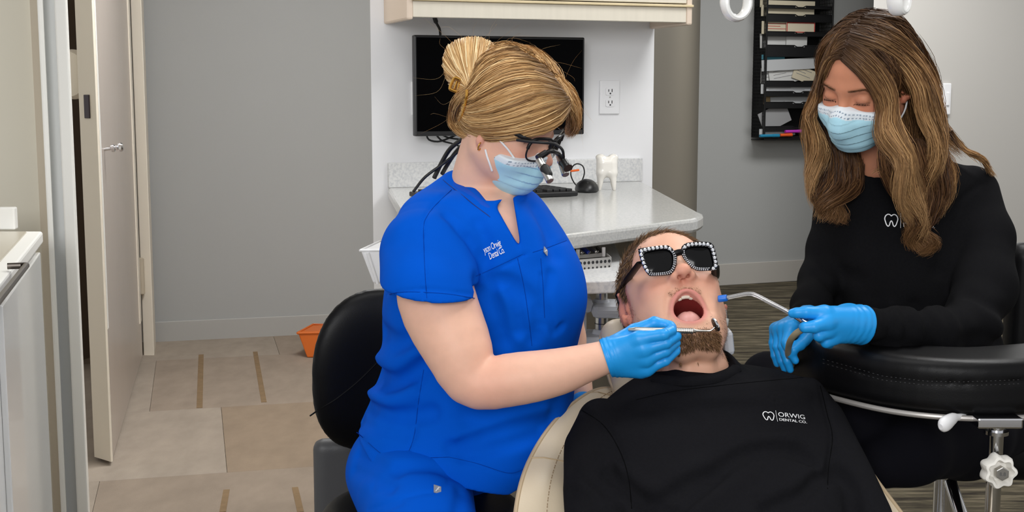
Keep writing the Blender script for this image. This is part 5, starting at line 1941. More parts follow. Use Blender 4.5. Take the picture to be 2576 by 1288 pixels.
# base column and seat below the picture, so the chair stands on the floor
sbx = (Ls[-1] + Rs[-1]) / 2
MB().box((sbx[0], sbx[1] - 0.05, sbx[2] - 0.16), (0.5, 0.5, 0.12)).build('seat', M['cream_leather'], dc, None, 0.03)
MB().box((sbx[0], sbx[1] + 0.02, 0.22), (0.22, 0.26, 0.40)).build('column', M['white_plastic'], dc, None, 0.02)
MB().box((sbx[0], sbx[1] + 0.0, 0.02), (0.55, 0.8, 0.04)).build('base', M['white_plastic'], dc, None, 0.015)

PR_ = head_R(1.5, 50, -7)
PC = at(1688, 750, 2.235)
PS = 1.055
OPEN = 0.040


def pq(P): return ((P - bc(PC)) @ bc(PR_).T) / PS
def pw(l): return PC + (np.asarray(l, float) @ PR_) * PS


# headrest
hr_c = pw((0.0, -0.135, -0.015))
def hrest(P):
    q = pq(P) - bc((0.0, -0.135, -0.02))
    d = s_box(q, (0, 0, 0), (0.106, 0.035, 0.085), r=0.032)
    return d * PS
lo, hi = bounds([hr_c], 0.18)
V_, F_ = sdf_mesh(hrest, lo, hi, 0.005)
hro = mesh_obj('headrest', V_, F_, M['cream_leather'], dc, 3.2)
MB().tube([pw((0.108 * c if abs(c) < 1 else 0.108 * c, -0.132, -0.02 + 0.087 * s)) for c, s in [(math.copysign(abs(math.cos(a)) ** 0.45, math.cos(a)), math.copysign(abs(math.sin(a)) ** 0.45, math.sin(a))) for a in np.linspace(0, 2 * math.pi, 61)[:-1]]], 0.003, 8, closed=True).build('piping', M['piping'], hro)
MB().box(pw((0, -0.17, -0.10)), (0.05, 0.016, 0.22), PR_).build('headrest_bar', M['chrome'], dc, None, 0.004)
# headrest lever at the right: chrome stalk, white grip, grey block
lb = MB().box(at(1828, 858, 2.20), (pr(28, 2.2), 0.05, pr(66, 2.2)), (unit([1, 0, 0.12]), [0, 1, 0], unit([-0.12, 0, 1])))
lb.build('lever_block', M['grey_plastic'], dc, None, 0.008)
MB().tube(spline([at(1812, 770, 2.19), at(1822, 790, 2.18), at(1822, 815, 2.17), at(1814, 845, 2.17), at(1812, 870, 2.17)], 16), 0.0058, 10).build('lever_stalk', M['chrome'], dc)
MB().tube([at(1823, 800, 2.17), at(1820, 815, 2.168), at(1812, 832, 2.165)], [0.008, 0.0085, 0.006], 12).build('lever_grip', mat('lever_white', (206, 206, 200), 0.4), dc)

# ------------------------------------------------------------------ the man in the chair
pt_ = thing('person', 'man in black long sleeved shirt and rhinestone sunglasses lying back with mouth wide open', 'person', at(1780, 1300, 2.05))
NK = [pw((0, -0.035, -0.05)), pw((0, -0.040, -0.115)), at(1752, 945, 2.150), at(1765, 1010, 2.165)]


def p_body(P):
    q = pq(P)
    d = head_fn(q, open_=OPEN, male=True, ndz=0.0065) * PS
    nk = s_chain(P, NK, [0.062, 0.056, 0.058, 0.058])
    nk = smin(nk, s_chain(P, [pw((0.0, -0.004, -0.122)), at(1750, 935, 2.118)], [0.018, 0.022]), 0.03)
    for sx in (-1, 1):
        nk = smin(nk, s_cap(P, pw((0.062 * sx, -0.04, -0.06)), at(1755 - 22 * sx, 945, 2.092), 0.018, 0.012), 0.025)
    d = smin(d, nk, 0.022)
    d = smin(d, s_ell(P, at(1775, 1080, 2.17), (0.12, 0.06, 0.08)), 0.04)
    # mouth
    lipc = np.array([0, 0.080, -0.0885])
    th = np.linspace(0, 2 * math.pi, 25)
    ring = [(0.0262 * math.cos(a), 0.0805 + 0.0085 * math.sin(a) - 0.012 * abs(math.cos(a)) ** 2, -0.0885 + 0.0275 * math.sin(a)) for a in th]
    rr = [0.0042 if math.sin(a) < 0 else 0.0034 for a in th]
    d = smin(d, s_chain(q, ring, rr) * PS, 0.010)
    d = smin(d, s_ell(q, (0, 0.050, -0.124), (0.024, 0.0175, 0.017)) * PS, 0.012)
    for sx in (-1, 1):
        d = smin(d, s_cap(q, (0.057 * sx, 0.020, 0.004), (0.054 * sx, 0.016, -0.060), 0.0110) * PS, 0.03)
    cav = s_ell(q, (0, 0.060, -0.0885), (0.0238, 0.065, 0.0252)) * PS
    cav = smin(cav, s_ell(q, (0, 0.032, -0.090), (0.024, 0.035, 0.0235)) * PS, 0.01)
    d = ssub(d, cav, 0.003)
    # nasolabial furrows and chin crease
    for sx in (-1, 1):
        f = poly_dist(q, [(0.018 * sx, 0.093, -0.048), (0.030 * sx, 0.078, -0.066), (0.036 * sx, 0.066, -0.092), (0.034 * sx, 0.055, -0.118)])
        d = d + 0.0026 * np.exp(-(f / 0.0055) ** 2)
    f = poly_dist(q, [(-0.016, 0.064, -0.131), (0, 0.068, -0.133), (0.016, 0.064, -0.131)])
    d = d + 0.0012 * np.exp(-(f / 0.008) ** 2)
    return d


lo, hi = bounds([PC + [0.17, 0.17, 0.16], PC - [0.16, 0.22, 0.02], at(1560, 1120, 2.1), at(1980, 1120, 2.1)], 0.01)
V_, F_ = sdf_mesh(p_body, lo, hi, 0.0024)
q = pq(V_)
pc_ = skin_color(q, (222, 172, 146), (212, 132, 112))
def tint(c, w, col):
    w = np.clip(w, 0, 1)[:, None]
    return c * (1 - w) + lin(col) * w
def gs(x, s): return np.exp(-(x / s) ** 2)
ell = np.sqrt((q[:, 0] / 0.0262) ** 2 + ((q[:, 2] + 0.0885) / 0.0275) ** 2)
# stubble: jaw, chin, moustache
jawz = -0.060 - 0.35 * np.clip(q[:, 1] - 0.03, 0, 1) - 0.2 * np.clip(-(q[:, 1] - 0.01), 0, 1)
z = q[:, 2]
stub = np.clip((jawz - 0.02 - q[:, 2]) / 0.03, 0, 1) * (q[:, 1] > -0.02) * np.clip((q[:, 2] + 0.19) / 0.02, 0, 1)
side = np.clip(1 - np.abs(q[:, 1] - 0.012 - 0.3 * (-0.03 - q[:, 2])) / 0.03, 0, 1) * (q[:, 2] < -0.01) * (q[:, 2] > -0.11) * (np.abs(q[:, 0]) > 0.045)
mou = gs(q[:, 2] + 0.0560 + 0.2 * np.clip(np.abs(q[:, 0]) - 0.012, 0, 1), 0.005) * np.clip((0.030 - np.abs(q[:, 0])) / 0.008, 0, 1) * (q[:, 1] > 0.07)
pc_ = tint(pc_, 0.30 * np.maximum(stub * np.clip((z + 0.170) / 0.012, 0, 1) * ~((np.abs(q[:, 0]) > 0.038) & (z < -0.140)), 0.7 * side), (158, 120, 92))
pc_ = tint(pc_, 0.14 * mou, (168, 126, 96))
lipw = gs(ell - 1.0, 0.20) * (q[:, 1] > 0.055)
pc_ = tint(pc_, 0.75 * lipw, (206, 122, 118))
ins = (ell < 0.97) & (q[:, 1] < 0.072) & (q[:, 1] > -0.02)
pc_[ins] = lin((128, 44, 42))
deep = ins & (q[:, 1] < 0.03)
pc_[deep] = lin((74, 20, 20))
ear = (np.abs(q[:, 0]) > 0.0765) & (np.abs(q[:, 2]) < 0.05) & (np.abs(q[:, 1] + 0.01) < 0.04)
pc_ = tint(pc_, 0.35 * ear, (226, 126, 104))
p_o = mesh_obj('body', V_, F_, M['skin'], pt_, 3.2, None, pc_)
pV, pN = verts_normals(p_o)

# tongue and teeth
def tongue(P):
    q = pq(P)
    d = s_ell(q, (0, 0.034, -0.0945), (0.0225, 0.036, 0.0205))
    d = smin(d, s_ell(q, (0, 0.055, -0.1005), (0.0195, 0.0135, 0.0125)), 0.008)
    d = d + 0.0010 * np.exp(-(q[..., 0] / 0.003) ** 2)
    return d * PS
lo, hi = bounds([pw((0, 0.036, -0.11))], 0.06)
v, f = sdf_mesh(tongue, lo, hi, 0.0018)
mesh_obj('tongue', v, f, mat('tongue_pink', (220, 160, 152), 0.35, bump=0.15, bscale=500, sss=0.1), p_o, 3.2)
tm = mat('tooth_enamel', (240, 232, 214), 0.2, coat=0.3)
for row, zc_, sgn in ((0, -0.0640, -1), (1, -0.1125, 1)):
    for k in range(-2 if row == 0 else -4, 3 if row == 0 else 5):
        if k == 0: continue
        a = (abs(k) - 0.5) * 0.34 * (1 if k > 0 else -1)
        ra, rb_ = (0.0185, 0.030) if row == 0 else (0.016, 0.026)
        x = ra * math.sin(a); y = (0.048 if row == 0 else 0.043) + rb_ * math.cos(a) * (1.0 if row == 0 else 0.9)
        wdt = [0.0078, 0.0062, 0.0068, 0.0066, 0.0070][abs(k) - 1] * (1 if row == 0 else 0.75)
        hh = (0.0048 if abs(k) < 4 else 0.0048) * (1 if row == 0 else 0.6)
        ax = np.array([math.cos(a), -math.sin(a) * 0.8, 0]); ax = unit(ax)
        axw = ax @ PR_; ayw = np.cross(PR_[2], axw)
        MB().box(pw((x, y, zc_ + sgn * (hh * 0.3))), (wdt * PS, 0.005, hh * PS), (axw, ayw, PR_[2])).build('tooth', tm, p_o, None, 0.0013)

# hair: a thick cap with short strands growing from it
def p_hairline(q):
    y = q[..., 1]
    hl = np.interp(y, [-0.12, -0.06, -0.036, -0.031, -0.002, 0.003, 0.027, 0.032, 0.044, 0.056, 0.068, 0.085], [-0.055, -0.05, -0.035, 0.024, 0.026, -0.014, -0.014, 0.010, 0.022, 0.046, 0.066, 0.072])
    return hl + 0.0025 * np.sin(q[..., 0] * 260)


def p_cap(P):
    q = pq(P)
    d = s_ell(q, (0, -0.014, 0.034), (0.0815, 0.104, 0.0885))
    d = smin(d, s_ell(q, (0, -0.02, 0.0), (0.0795, 0.088, 0.075)), 0.02)
    hl = p_hairline(q).astype(np.float32)
    return smax(d * PS, (hl - q[..., 2]) * PS * 0.8, 0.010)


lo, hi = bounds([PC], 0.17)
v, f = sdf_mesh(p_cap, lo, hi, 0.003)
cap_o = mesh_obj('hair', v, f, M['hair_base'], pt_, 3.2, None, np.tile(lin((84, 62, 44)), (len(v), 1)))
r_ = np.random.default_rng(21)
hV, hN = verts_normals(cap_o)
qa = pq(hV.astype(np.float32))
NH = 17000
idx = np.argwhere(s_ell(qa, (0, -0.014, 0.034), (0.0790, 0.101, 0.086)) > -0.004).ravel()
pick = r_.choice(idx, NH)
base = hV[pick] - hN[pick] * 0.003 + r_.normal(size=(NH, 3)) * 0.0014
qb = qa[pick]
top = np.clip((qb[:, 2] - 0.055) / 0.03, 0, 1)
ln_ = (0.016 + 0.009 * top) * r_.uniform(0.7, 1.2, NH)
flow_l = np.stack([-0.55 * top, 0.45 * top - 0.35 * (1 - top), 0.3 * top - 0.8 * (1 - top)], 1)
flow = flow_l @ PR_
nrm = hN[pick]
flow = flow - nrm * (flow * nrm).sum(1)[:, None]
flow /= np.linalg.norm(flow, axis=1)[:, None] + 1e-9
dirn = flow + r_.normal(size=(NH, 3)) * 0.16 + nrm * (0.62 - 0.15 * top)[:, None]
dirn /= np.linalg.norm(dirn, axis=1)[:, None]
t = np.linspace(0, 1, 5)
S = base[:, None] + dirn[:, None] * (ln_[:, None] * t[None])[..., None] - (nrm[:, None] * (ln_[:, None] * t[None] ** 2 * 0.22)[..., None])
ribbons('hair_strands', S, 0.00036, M['hair'], cap_o, pick_colors(NH, 5, [(58, 42, 30), (88, 66, 46), (116, 88, 62), (146, 114, 82)], 4, None, 3), PC, 3, 1.0)
y = q[:, 1]; z = q[:, 2]; ax_ = np.abs(q[:, 0])
# beard and moustache
ax_0 = np.abs(q[:, 0]); nl_ = pN @ PR_.T
bm_ = (stub > 0.5) & (y > 0.02) & (z < -0.127) & (z > -0.170) & (ax_0 < 0.047) & (nl_[:, 2] > -0.88) & (((q - np.array([0, 0.052, -0.134])) ** 2).sum(1) < 0.043 ** 2) & (z > -0.163) & (y > 0.030 - 0.0 * z)
mm_ = (mou > 0.25) & (ell > 1.15) & (z < -0.0505) & (pN @ PR_[1] > 0.25)
sd_ = (side > 0.5)
for nm, msk, cnt, L0, rad in (('beard', bm_, 4600, 0.0080, 0.00017), ('moustache', mm_, 360, 0.0040, 0.00009), ('stubble', sd_ | ((stub > 0.3) & (ell > 1.3) & (z > -0.150) & (nl_[:, 2] > -0.6) & ~((ax_0 > 0.030) & (z < -0.141))), 2600, 0.0030, 0.00009)):
    idx = np.argwhere(msk).ravel()
    if len(idx) == 0: continue
    if nm == 'beard':
        wgt = np.clip((-0.127 - z[idx]) / 0.014, 0.05, 1) * np.clip((0.048 - ax_0[idx]) / 0.014, 0.02, 1); wgt = wgt / wgt.sum()
        pick = r_.choice(idx, cnt, p=wgt)
    else:
        pick = r_.choice(idx, cnt)
    base = pV[pick] + r_.normal(size=(cnt, 3)) * 0.0008
    nrm = pN[pick]
    fl = np.tile(np.array([0, -0.25, -1.0]), (cnt, 1))
    fl[:, 0] = np.sign(q[pick, 0]) * (0.3 if nm == 'moustache' else 0.05)
    fl = fl @ PR_
    dirn = fl * 0.8 + nrm * 0.45 + r_.normal(size=(cnt, 3)) * 0.16
    dirn /= np.linalg.norm(dirn, axis=1)[:, None]
    ll = L0 * r_.uniform(0.5, 1.2, cnt)
    t = np.linspace(0, 1, 4)
    S = base[:, None] + dirn[:, None] * (ll[:, None] * t[None])[..., None]
    ribbons(nm, S, rad * 1.35, M['hair'], pt_, pick_colors(cnt, 4, [(58, 40, 28), (86, 62, 43), (116, 86, 60), (156, 120, 86)], 6, None, 3), PC, 5, 1.0)

# shirt
p_rows = rows_px([(880, 1690, 1846, 2.15, .06), (930, 1668, 1862, 2.145, .09), (948, 1636, 1990, 2.145, .105), (965, 1596, 2035, 2.14, .115), (1000, 1545, 2060, 2.13, .118), (1045, 1500, 2082, 2.095, .125),
                  (1110, 1480, 2098, 2.05, .13), (1200, 1492, 2110, 1.985, .13), (1300, 1510, 2120, 1.92, .13), (1400, 1510, 2125, 1.86, .13)])


def p_shirt_base(P):
    d = s_loft(P, p_rows, 2, 2.5)
    d = smin(d, jchain(P, [(1512, 1062, 2.10, 62), (1492, 1130, 2.05, 74), (1490, 1230, 1.965, 76), (1500, 1420, 1.83, 74)]), 0.02)
    d = smin(d, jchain(P, [(2030, 995, 2.14, 48), (2060, 1060, 2.10, 66), (2105, 1160, 2.02, 72), (2170, 1300, 1.93, 76), (2215, 1420, 1.86, 74)]), 0.02)
    d = smin(d, s_cap(P, at(1690, 985, 2.15), at(1840, 978, 2.15), 0.042), 0.03)
    return d


PCR = creases(p_shirt_base, [
    ([(1617, 1280), (1676, 1256), (1735, 1217), (1799, 1189), (1874, 1142), (1973, 1130), (2040, 1160)], 0.0238, 0.0140),
    ([(1640, 1230), (1720, 1190), (1800, 1160), (1880, 1115), (1980, 1105)], -0.0136, 0.0200),
    ([(1700, 1290), (1775, 1232), (1807, 1200)], 0.0204, 0.0120), ([(1740, 1290), (1810, 1240), (1870, 1200)], -0.0136, 0.0180),
    ([(1925, 1288), (1975, 1262), (2017, 1245), (2056, 1205), (2096, 1193)], 0.0204, 0.0120), ([(1920, 1250), (2000, 1215), (2060, 1180)], -0.0102, 0.0180),
    ([(1533, 1190), (1573, 1225), (1636, 1268), (1690, 1290)], 0.0238, 0.0130), ([(1560, 1180), (1610, 1225), (1680, 1262)], -0.0102, 0.0160),
    ([(1580, 1003), (1700, 978), (1850, 958), (2030, 946)], 0.0030, 0.0060),
    ([(1463, 1031), (1518, 1070), (1557, 1130), (1581, 1201), (1589, 1272)], 0.0050, 0.0060), ([(2064, 971), (2080, 1039), (2094, 1100), (2084, 1177)], 0.0050, 0.0060),
    ([(1440, 1180), (1480, 1190), (1530, 1240)], 0.0102, 0.0140), ([(1435, 1240), (1490, 1262), (1550, 1290)], 0.0102, 0.0140),
    ([(1640, 1030), (1760, 1020), (1900, 1010)], 0.0051, 0.0180), ([(2100, 1180), (2140, 1230), (2150, 1288)], 0.0102, 0.0120)])


def p_shirt(P):
    d = p_shirt_base(P)
    d = apply_creases(P, d, PCR)
    d = d + 0.0018 * vnoise(P, 34, 5) * (np.abs(d) < 0.03)
    nk = s_chain(P, [NK[1], at(1752, 900, 2.10), at(1755, 950, 2.115)], [0.068, 0.072, 0.066])
    nk = smin(nk, s_ell(P, at(1750, 925, 2.06), (0.070, 0.05, 0.022)), 0.02)
    nk = smax(nk, plane(P, (at(1650, 952, 2.06) + at(1850, 935, 2.06)) / 2, np.array([-0.08, 0.05, -1.0])), 0.005)
    return ssub(d, nk, 0.005)


lo, hi = bounds([at(1395, 900, 2.1), at(2290, 1420, 2.0), [.3, 1.68, .7], [.3, 2.32, .7]], 0.01)
V_, F_ = sdf_mesh(p_shirt, lo, hi, 0.0038)
sh_o = mesh_obj('shirt', V_, F_, M['black_cloth'], pt_, 3.2)
ps_bvh = bvh_of(V_, F_)


def on_bvh(bvh, x, y, lift=0.0, dflt=2.0):
    d = ray(x, y); d = d / np.linalg.norm(d)
    h, n, i, s = bvh.ray_cast(Vector(CAM), Vector(d))
    return np.array(h) - d * lift if h is not None else at(x, y, dflt)


cpx = [(1640, 944), (1660, 948), (1690, 951), (1725, 952), (1760, 950), (1795, 945), (1825, 937), (1846, 926), (1856, 914)]
MB().tube(spline([on_bvh(ps_bvh, x, y + 8, -0.001, 2.06) for x, y in cpx], 40), [0.004, 0.008] + [0.0115] * 36 + [0.008, 0.004], 12, flat=((0.0, -0.8, 0.5), 0.85, 0.55)).build('collar_rib', M['black_cloth'], sh_o)
seam_k = mat('black_seam', (9, 9, 10), 0.9, spec=0.05)
for pl in ([(1463, 1031), (1518, 1070), (1557, 1130), (1581, 1201), (1589, 1280)], [(2064, 971), (2080, 1039), (2094, 1100), (2084, 1177), (2082, 1230)], [(1600, 1006), (1700, 984), (1850, 966), (2020, 950)]):
    MB().tube(spline([on_bvh(ps_bvh, x, y, -0.0002) for x, y in spline(np.array(pl, float), 18)], 40), 0.0009, 5).build('seam', seam_k, sh_o)
# printed logo on the chest
lo_h = pr(33, 1.98)
o_ = on_bvh(ps_bvh, 1921, 1057)
ex = unit(on_bvh(ps_bvh, 2030, 1067) - o_)
ey = unit(np.array([0.10, 0.72, 0.69]) - ex * np.dot(np.array([0.10, 0.72, 0.69]), ex))
LV, LF = logo_parts(lo_h)
put_print('logo', LV, LF, o_, ex, ey * 0.95, ps_bvh, sh_o, d=np.array([0, 0.9, -0.45]))

# sunglasses
GR = head_R(2, 22, -6)
GC = pw((0, 0.118, -0.004))
sg = thing('sunglasses', 'oversized black square sunglasses edged with rhinestones on the man', 'sunglasses', GC)
gpt = lambda x, y, o=0.0: on_plane(1480 + x / 3.067, 540 + y / 3.067, GC + GR[1] * o, GR[1])
def closed_spline(pts, n):
    P = list(pts)
    Q = spline(P[-2:] + P + P[:3], (len(P) + 4) * 40)
    k = len(Q)
    a = int(round(2 * (k - 1) / (len(P) + 4))); b = int(round((2 + len(P)) * (k - 1) / (len(P) + 4)))
    Q = Q[a:b + 1]
    s = np.concatenate([[0], np.cumsum(np.linalg.norm(np.diff(Q, axis=0), axis=1))])
    tt = np.linspace(0, s[-1], n + 1)[:-1]
    return np.stack([np.interp(tt, s, Q[:, i]) for i in range(Q.shape[1])], 1)
black_fr = mat('black_acetate', (8, 8, 10), 0.35, spec=0.2)
lens_m = mat('dark_lens', (6, 6, 8), 0.1, spec=0.25)
OUT = [[(392, 262), (490, 246), (598, 236), (634, 248), (664, 280), (684, 318), (680, 375), (660, 432), (622, 464), (490, 474), (456, 458), (424, 410), (400, 345), (386, 285)],
       [(716, 262), (730, 236), (766, 216), (850, 209), (922, 211), (956, 224), (974, 256), (990, 320), (1000, 385), (994, 420), (960, 431), (850, 434), (808, 418), (764, 378), (722, 318)]]
INN = [[(432, 300), (500, 276), (582, 266), (626, 278), (648, 304), (654, 340), (650, 390), (630, 424), (590, 440), (505, 446), (480, 436), (458, 404), (440, 355)],
       [(746, 280), (764, 260), (796, 248), (850, 244), (908, 247), (932, 258), (946, 282), (958, 330), (966, 375), (956, 400), (925, 406), (850, 404), (812, 390), (778, 356), (752, 312)]]
stone_m = mat('rhinestone', (236, 238, 244), 0.06, metal=0.75, spec=0.8)
proto = None
small = MB()
for s_i in range(2):
    o2 = np.array(OUT[s_i], float); i2 = np.array(INN[s_i], float)
    c2 = i2.mean(0)
    A1 = closed_spline(list(o2), 96)
    B1 = closed_spline(list(i2), 400)
    angB = np.arctan2(B1[:, 1] - c2[1], B1[:, 0] - c2[0])
    angA = np.arctan2(A1[:, 1] - c2[1], A1[:, 0] - c2[0])
    B1 = np.array([B1[np.argmin(np.abs(np.angle(np.exp(1j * (angB - a)))))] for a in angA])
    ring = np.zeros((5, 96, 3))
    for k in range(96):
        ring[0, k] = gpt(*A1[k], 0.0035); ring[1, k] = gpt(*B1[k], 0.0035)
        ring[2, k] = gpt(*B1[k], -0.003); ring[3, k] = gpt(*A1[k], -0.003); ring[4, k] = ring[0, k]
    fr_o = MB().grid(ring, True).build('frame', black_fr, sg, 0.7)
    lensP = [gpt(*b, 0.0) for b in B1]; lc = gpt(*c2, 0.004)
    mesh_obj('lens', [lc] + lensP, [(0, i + 1, (i + 1) % 96 + 1) for i in range(96)], lens_m, sg, 3.2)
    # large stones along top and outer side, small ones elsewhere
    mid = A1 * 0.5 + B1 * 0.5
    seg = np.linalg.norm(np.diff(np.vstack([mid, mid[:1]]), axis=0), axis=1)
    acc = 0.0
    for k in range(96):
        x, y2 = mid[k]
        outer = (x < 470 and y2 < 470) if s_i == 0 else (x > 940 and y2 < 425)
        topb = y2 < c2[1] - 55
        big = outer or (topb and (x < 640 if s_i == 0 else x > 715))
        acc += seg[k]
        step = 27 if big else 12.5
        if acc < step: continue
        acc = 0.0
        if big:
            p = gpt(x, y2, 0.0042)
            if proto is None:
                proto = MB().lathe(p, GR[1], [(0.0031, -0.001), (0.0032, 0.0004), (0.0025, 0.0014), (0.0014, 0.0018)], 10).build('rhinestone', stone_m, sg, None)
                pr0 = p
            else:
                c_ = proto.copy(); COL.objects.link(c_); c_.parent = sg; c_.location = tuple(p - pr0); ORG[c_.name] = ORG[sg.name]
            for w_ in (0.12, 0.88):
                j = (k + 3) % 96
                p2 = gpt(*(A1[j] * w_ + B1[j] * (1 - w_)), 0.0040)
                small.lathe(p2, GR[1], [(0.0007, -0.0005), (0.0007, 0.0003), (0.0004, 0.0008)], 6)
        else:
            for w_, rr in ((0.24, 0.0013), (0.66, 0.0014)):
                j = (k + (2 if w_ > .5 else 0)) % 96
                p2 = gpt(*(A1[j] * w_ + B1[j] * (1 - w_)), 0.0040)
                small.lathe(p2, GR[1], [(rr, -0.0005), (rr, 0.0003), (rr * .6, 0.0012)], 7)
tag(small.build('small_rhinestones', stone_m, sg, None), kind='stuff')
MB().tube([gpt(672, 300, 0.0), gpt(694, 292, 0.002), gpt(722, 288, 0.0)], 0.0058, 10).build('bridge', black_fr, sg)
for sx, (ax0, ay0) in ((1, (400, 370)), (-1, (978, 400))):
    a_ = gpt(ax0, ay0, -0.002)
    e1_ = pw((0.083 * sx, -0.012, 0.030)); e2_ = pw((0.081 * sx, -0.026, 0.012))
    MB().tube(spline([a_, a_ * .5 + e1_ * .5 + PR_[0] * sx * 0.002, e1_, e2_], 18), [0.0075] * 8 + [0.006] * 5 + [0.004] * 5, 8, flat=(PR_[0], 0.35, 1.0)).build('temple', black_fr, sg)

# mouth mirror held in the glove
mm = thing('mouth_mirror', 'steel dental mouth mirror held in the gloved hand beside the open mouth', 'dental tool', at(1660, 832, 2.02))
mY = lambda x: 2.026 - 0.00006 * (x - 1580)
mp2 = lambda x, y: at(x, y, mY(x))
MB().tube([mp2(1580, 829.4), mp2(1583, 829.4), mp2(1597, 829.6), mp2(1598, 829.7), mp2(1640, 830.5), mp2(1697, 831.3)], [0.0018, 0.0030, 0.0042, 0.0046, 0.0046, 0.0046], 16).build('handle', M['steel'], mm)
gp = []; gr = []
for k in range(46):
    x = 1697 + k * 1.05
    gp.append(mp2(x, 831.3 + k * 0.03)); gr.append(0.0047 if k % 5 else 0.0040)
MB().tube(gp, gr, 16).build('knurled_grip', M['steel'], mm)
MB().tube([mp2(1745, 832.6), mp2(1749, 832.6), mp2(1753, 832.4), mp2(1786, 832.3), mp2(1792, 829), mp2(1798, 823)], [0.0040, 0.0030, 0.0020, 0.0015, 0.0013, 0.0013], 10).build('shank', M['steel'], mm)
mc_ = mp2(1800, 817); mdir = unit(np.array([-0.90, -0.20, -0.40]))
MB().lathe(mc_, mdir, [(0.0112, -0.002), (0.0120, 0.0), (0.0112, 0.0014)], 28).build('mirror_rim', M['chrome'], mm)
MB().lathe(mc_ + mdir * 0.0015, mdir, [(0.0104, 0), (0.0104, 0.0003)], 28).build('mirror_glass', mat('mirror_face', (70, 74, 82), 0.02, metal=1.0), mm)
# ------------------------------------------------------------------ the woman in black with long wavy hair
as_ = thing('person', 'woman in black sweatshirt with long wavy brown hair and face mask, holding the suction tube', 'person', at(2330, 1280, 2.55))
AR = head_R(-44, -25, 8)
AS_ = 0.955
_b = at(2120, 264, 2.345)
AC = _b - (np.array([0, 0.094, -0.012]) @ AR) * AS_


def aq(P): return ((P - bc(AC)) @ bc(AR).T) / AS_
def aw(l): return AC + (np.asarray(l, float) @ AR) * AS_


a_rows = rows_px([(372, 2150, 2270, 2.50, .06), (395, 2110, 2360, 2.52, .10), (430, 2080, 2440, 2.54, .125), (480, 2066, 2480, 2.55, .14), (560, 2056, 2490, 2.54, .145), (640, 2048, 2490, 2.53, .15), (720, 2058, 2480, 2.52, .15),
                  (800, 2070, 2490, 2.52, .145), (880, 2080, 2520, 2.52, .145), (960, 2090, 2550, 2.53, .15), (1040, 2100, 2560, 2.53, .15)])
L_ARM = [(2440, 490, 2.50, 72), (2470, 600, 2.44, 74), (2478, 720, 2.36, 76), (2440, 818, 2.27, 72), (2360, 838, 2.20, 64), (2270, 830, 2.15, 54), (2180, 819, 2.115, 47)]
R_ARM = [(2092, 520, 2.56, 42), (2080, 620, 2.52, 46), (2066, 705, 2.46, 52), (2040, 770, 2.38, 48), (2028, 806, 2.32, 38), (2024, 824, 2.29, 32)]


def a_body(P):
    d = head_fn(aq(P), ears=True) * AS_
    d = smin(d, s_chain(P, [aw((0, -0.030, -0.055)), aw((0, -0.035, -0.115)), at(2215, 420, 2.49), at(2230, 480, 2.53)], [0.050, 0.049, 0.054, 0.07]), 0.022)
    d = smin(d, s_loft(P, a_rows, 2, 2.3) + 0.03, 0.02)
    d = smin(d, jchain(P, [(x, y, Y, r - 17) for x, y, Y, r in L_ARM]), 0.01)
    d = smin(d, jchain(P, [(x, y, Y, r - 10) for x, y, Y, r in R_ARM]), 0.01)
    return d


lo, hi = bounds([at(2010, 40, 2.45), at(2560, 1060, 2.5), [.7, 2.05, 1], [.7, 2.70, 1]], 0.03)
V_, F_ = sdf_mesh(a_body, lo, hi, 0.0036)
q = aq(V_)
ac_ = skin_color(q, (208, 142, 110), (198, 108, 86))
a_o = mesh_obj('body', V_, F_, M['skin'], as_, 3.2, None, ac_)
aV, aN = verts_normals(a_o)
# lashes and brows as fine hairs
r_ = np.random.default_rng(5)
for nm, zf, x0, x1, L0, fl, n_ in (('eyelashes', lambda x: -0.0095 - 14 * (x - 0.032) ** 2, 0.019, 0.047, 0.0042, (0.3, 0.75, -0.65), 110), ('eyebrows', lambda x: 0.0175 + 0.0055 * np.clip((x - 0.014) / 0.03, 0, 1) - 40 * np.clip(x - 0.036, 0, 1) ** 2, 0.013, 0.050, 0.0055, (0.9, 0.1, 0.25), 150)):
    St = []
    for sx in (1, -1):
        for k in range(n_):
            x = r_.uniform(x0, x1)
            z = zf(x) + (r_.normal() * 0.0009 if nm == 'eyebrows' else 0)
            tgt = np.array([sx * x, 0.0, z])
            m_ = np.argwhere((np.abs(q[:, 0] - sx * x) < 0.0035) & (np.abs(q[:, 2] - z) < 0.0035) & (q[:, 1] > 0.05)).ravel()
            if len(m_) == 0: continue
            yv = q[m_, 1].max()
            p = aw((sx * x, yv, z))
            dv = unit(np.array([fl[0] * sx * (1 if nm == 'eyebrows' else (x - 0.026) * 40), fl[1], fl[2]]) + r_.normal(size=3) * 0.12) @ AR
            St.append([p + dv * L0 * t + np.array([0, 0, 0.0015 * t * t * (1 if nm == 'eyelashes' else 0)]) for t in np.linspace(0, 1, 4)])
    St = np.array(St)
    tag(strands(nm, St, 0.00014, M['hair'], as_, pick_colors(len(St), 4, [(26, 18, 14), (48, 34, 26)] if nm == 'eyelashes' else [(84, 56, 38), (112, 78, 54)], 3)), kind='stuff')

# mask
amf = mask_fn_factory({}, back=0.018, slope=0.6)
V_, F_ = sdf_mesh(lambda P: amf(aq(P)) * AS_, AC - 0.2, AC + 0.2, 0.0016)
a_mask = mesh_obj('face_mask', V_, F_, M['mask'], as_, 3.2, None, mask_color(aq(V_), -0.022, 0.6))
for sx in (1, -1):
    MB().tube(spline([aw((0.066 * sx, 0.030, -0.034)), aw((0.075 * sx, 0.012, -0.008)), aw((0.080 * sx, -0.012, 0.018))], 8), 0.0017, 8).build('ear_loop', M['white_cord'], a_mask)
    MB().tube(spline([aw((0.064 * sx, 0.012, -0.090)), aw((0.077 * sx, -0.006, -0.06)), aw((0.080 * sx, -0.014, -0.03))], 8), 0.0017, 8).build('ear_loop', M['white_cord'], a_mask)


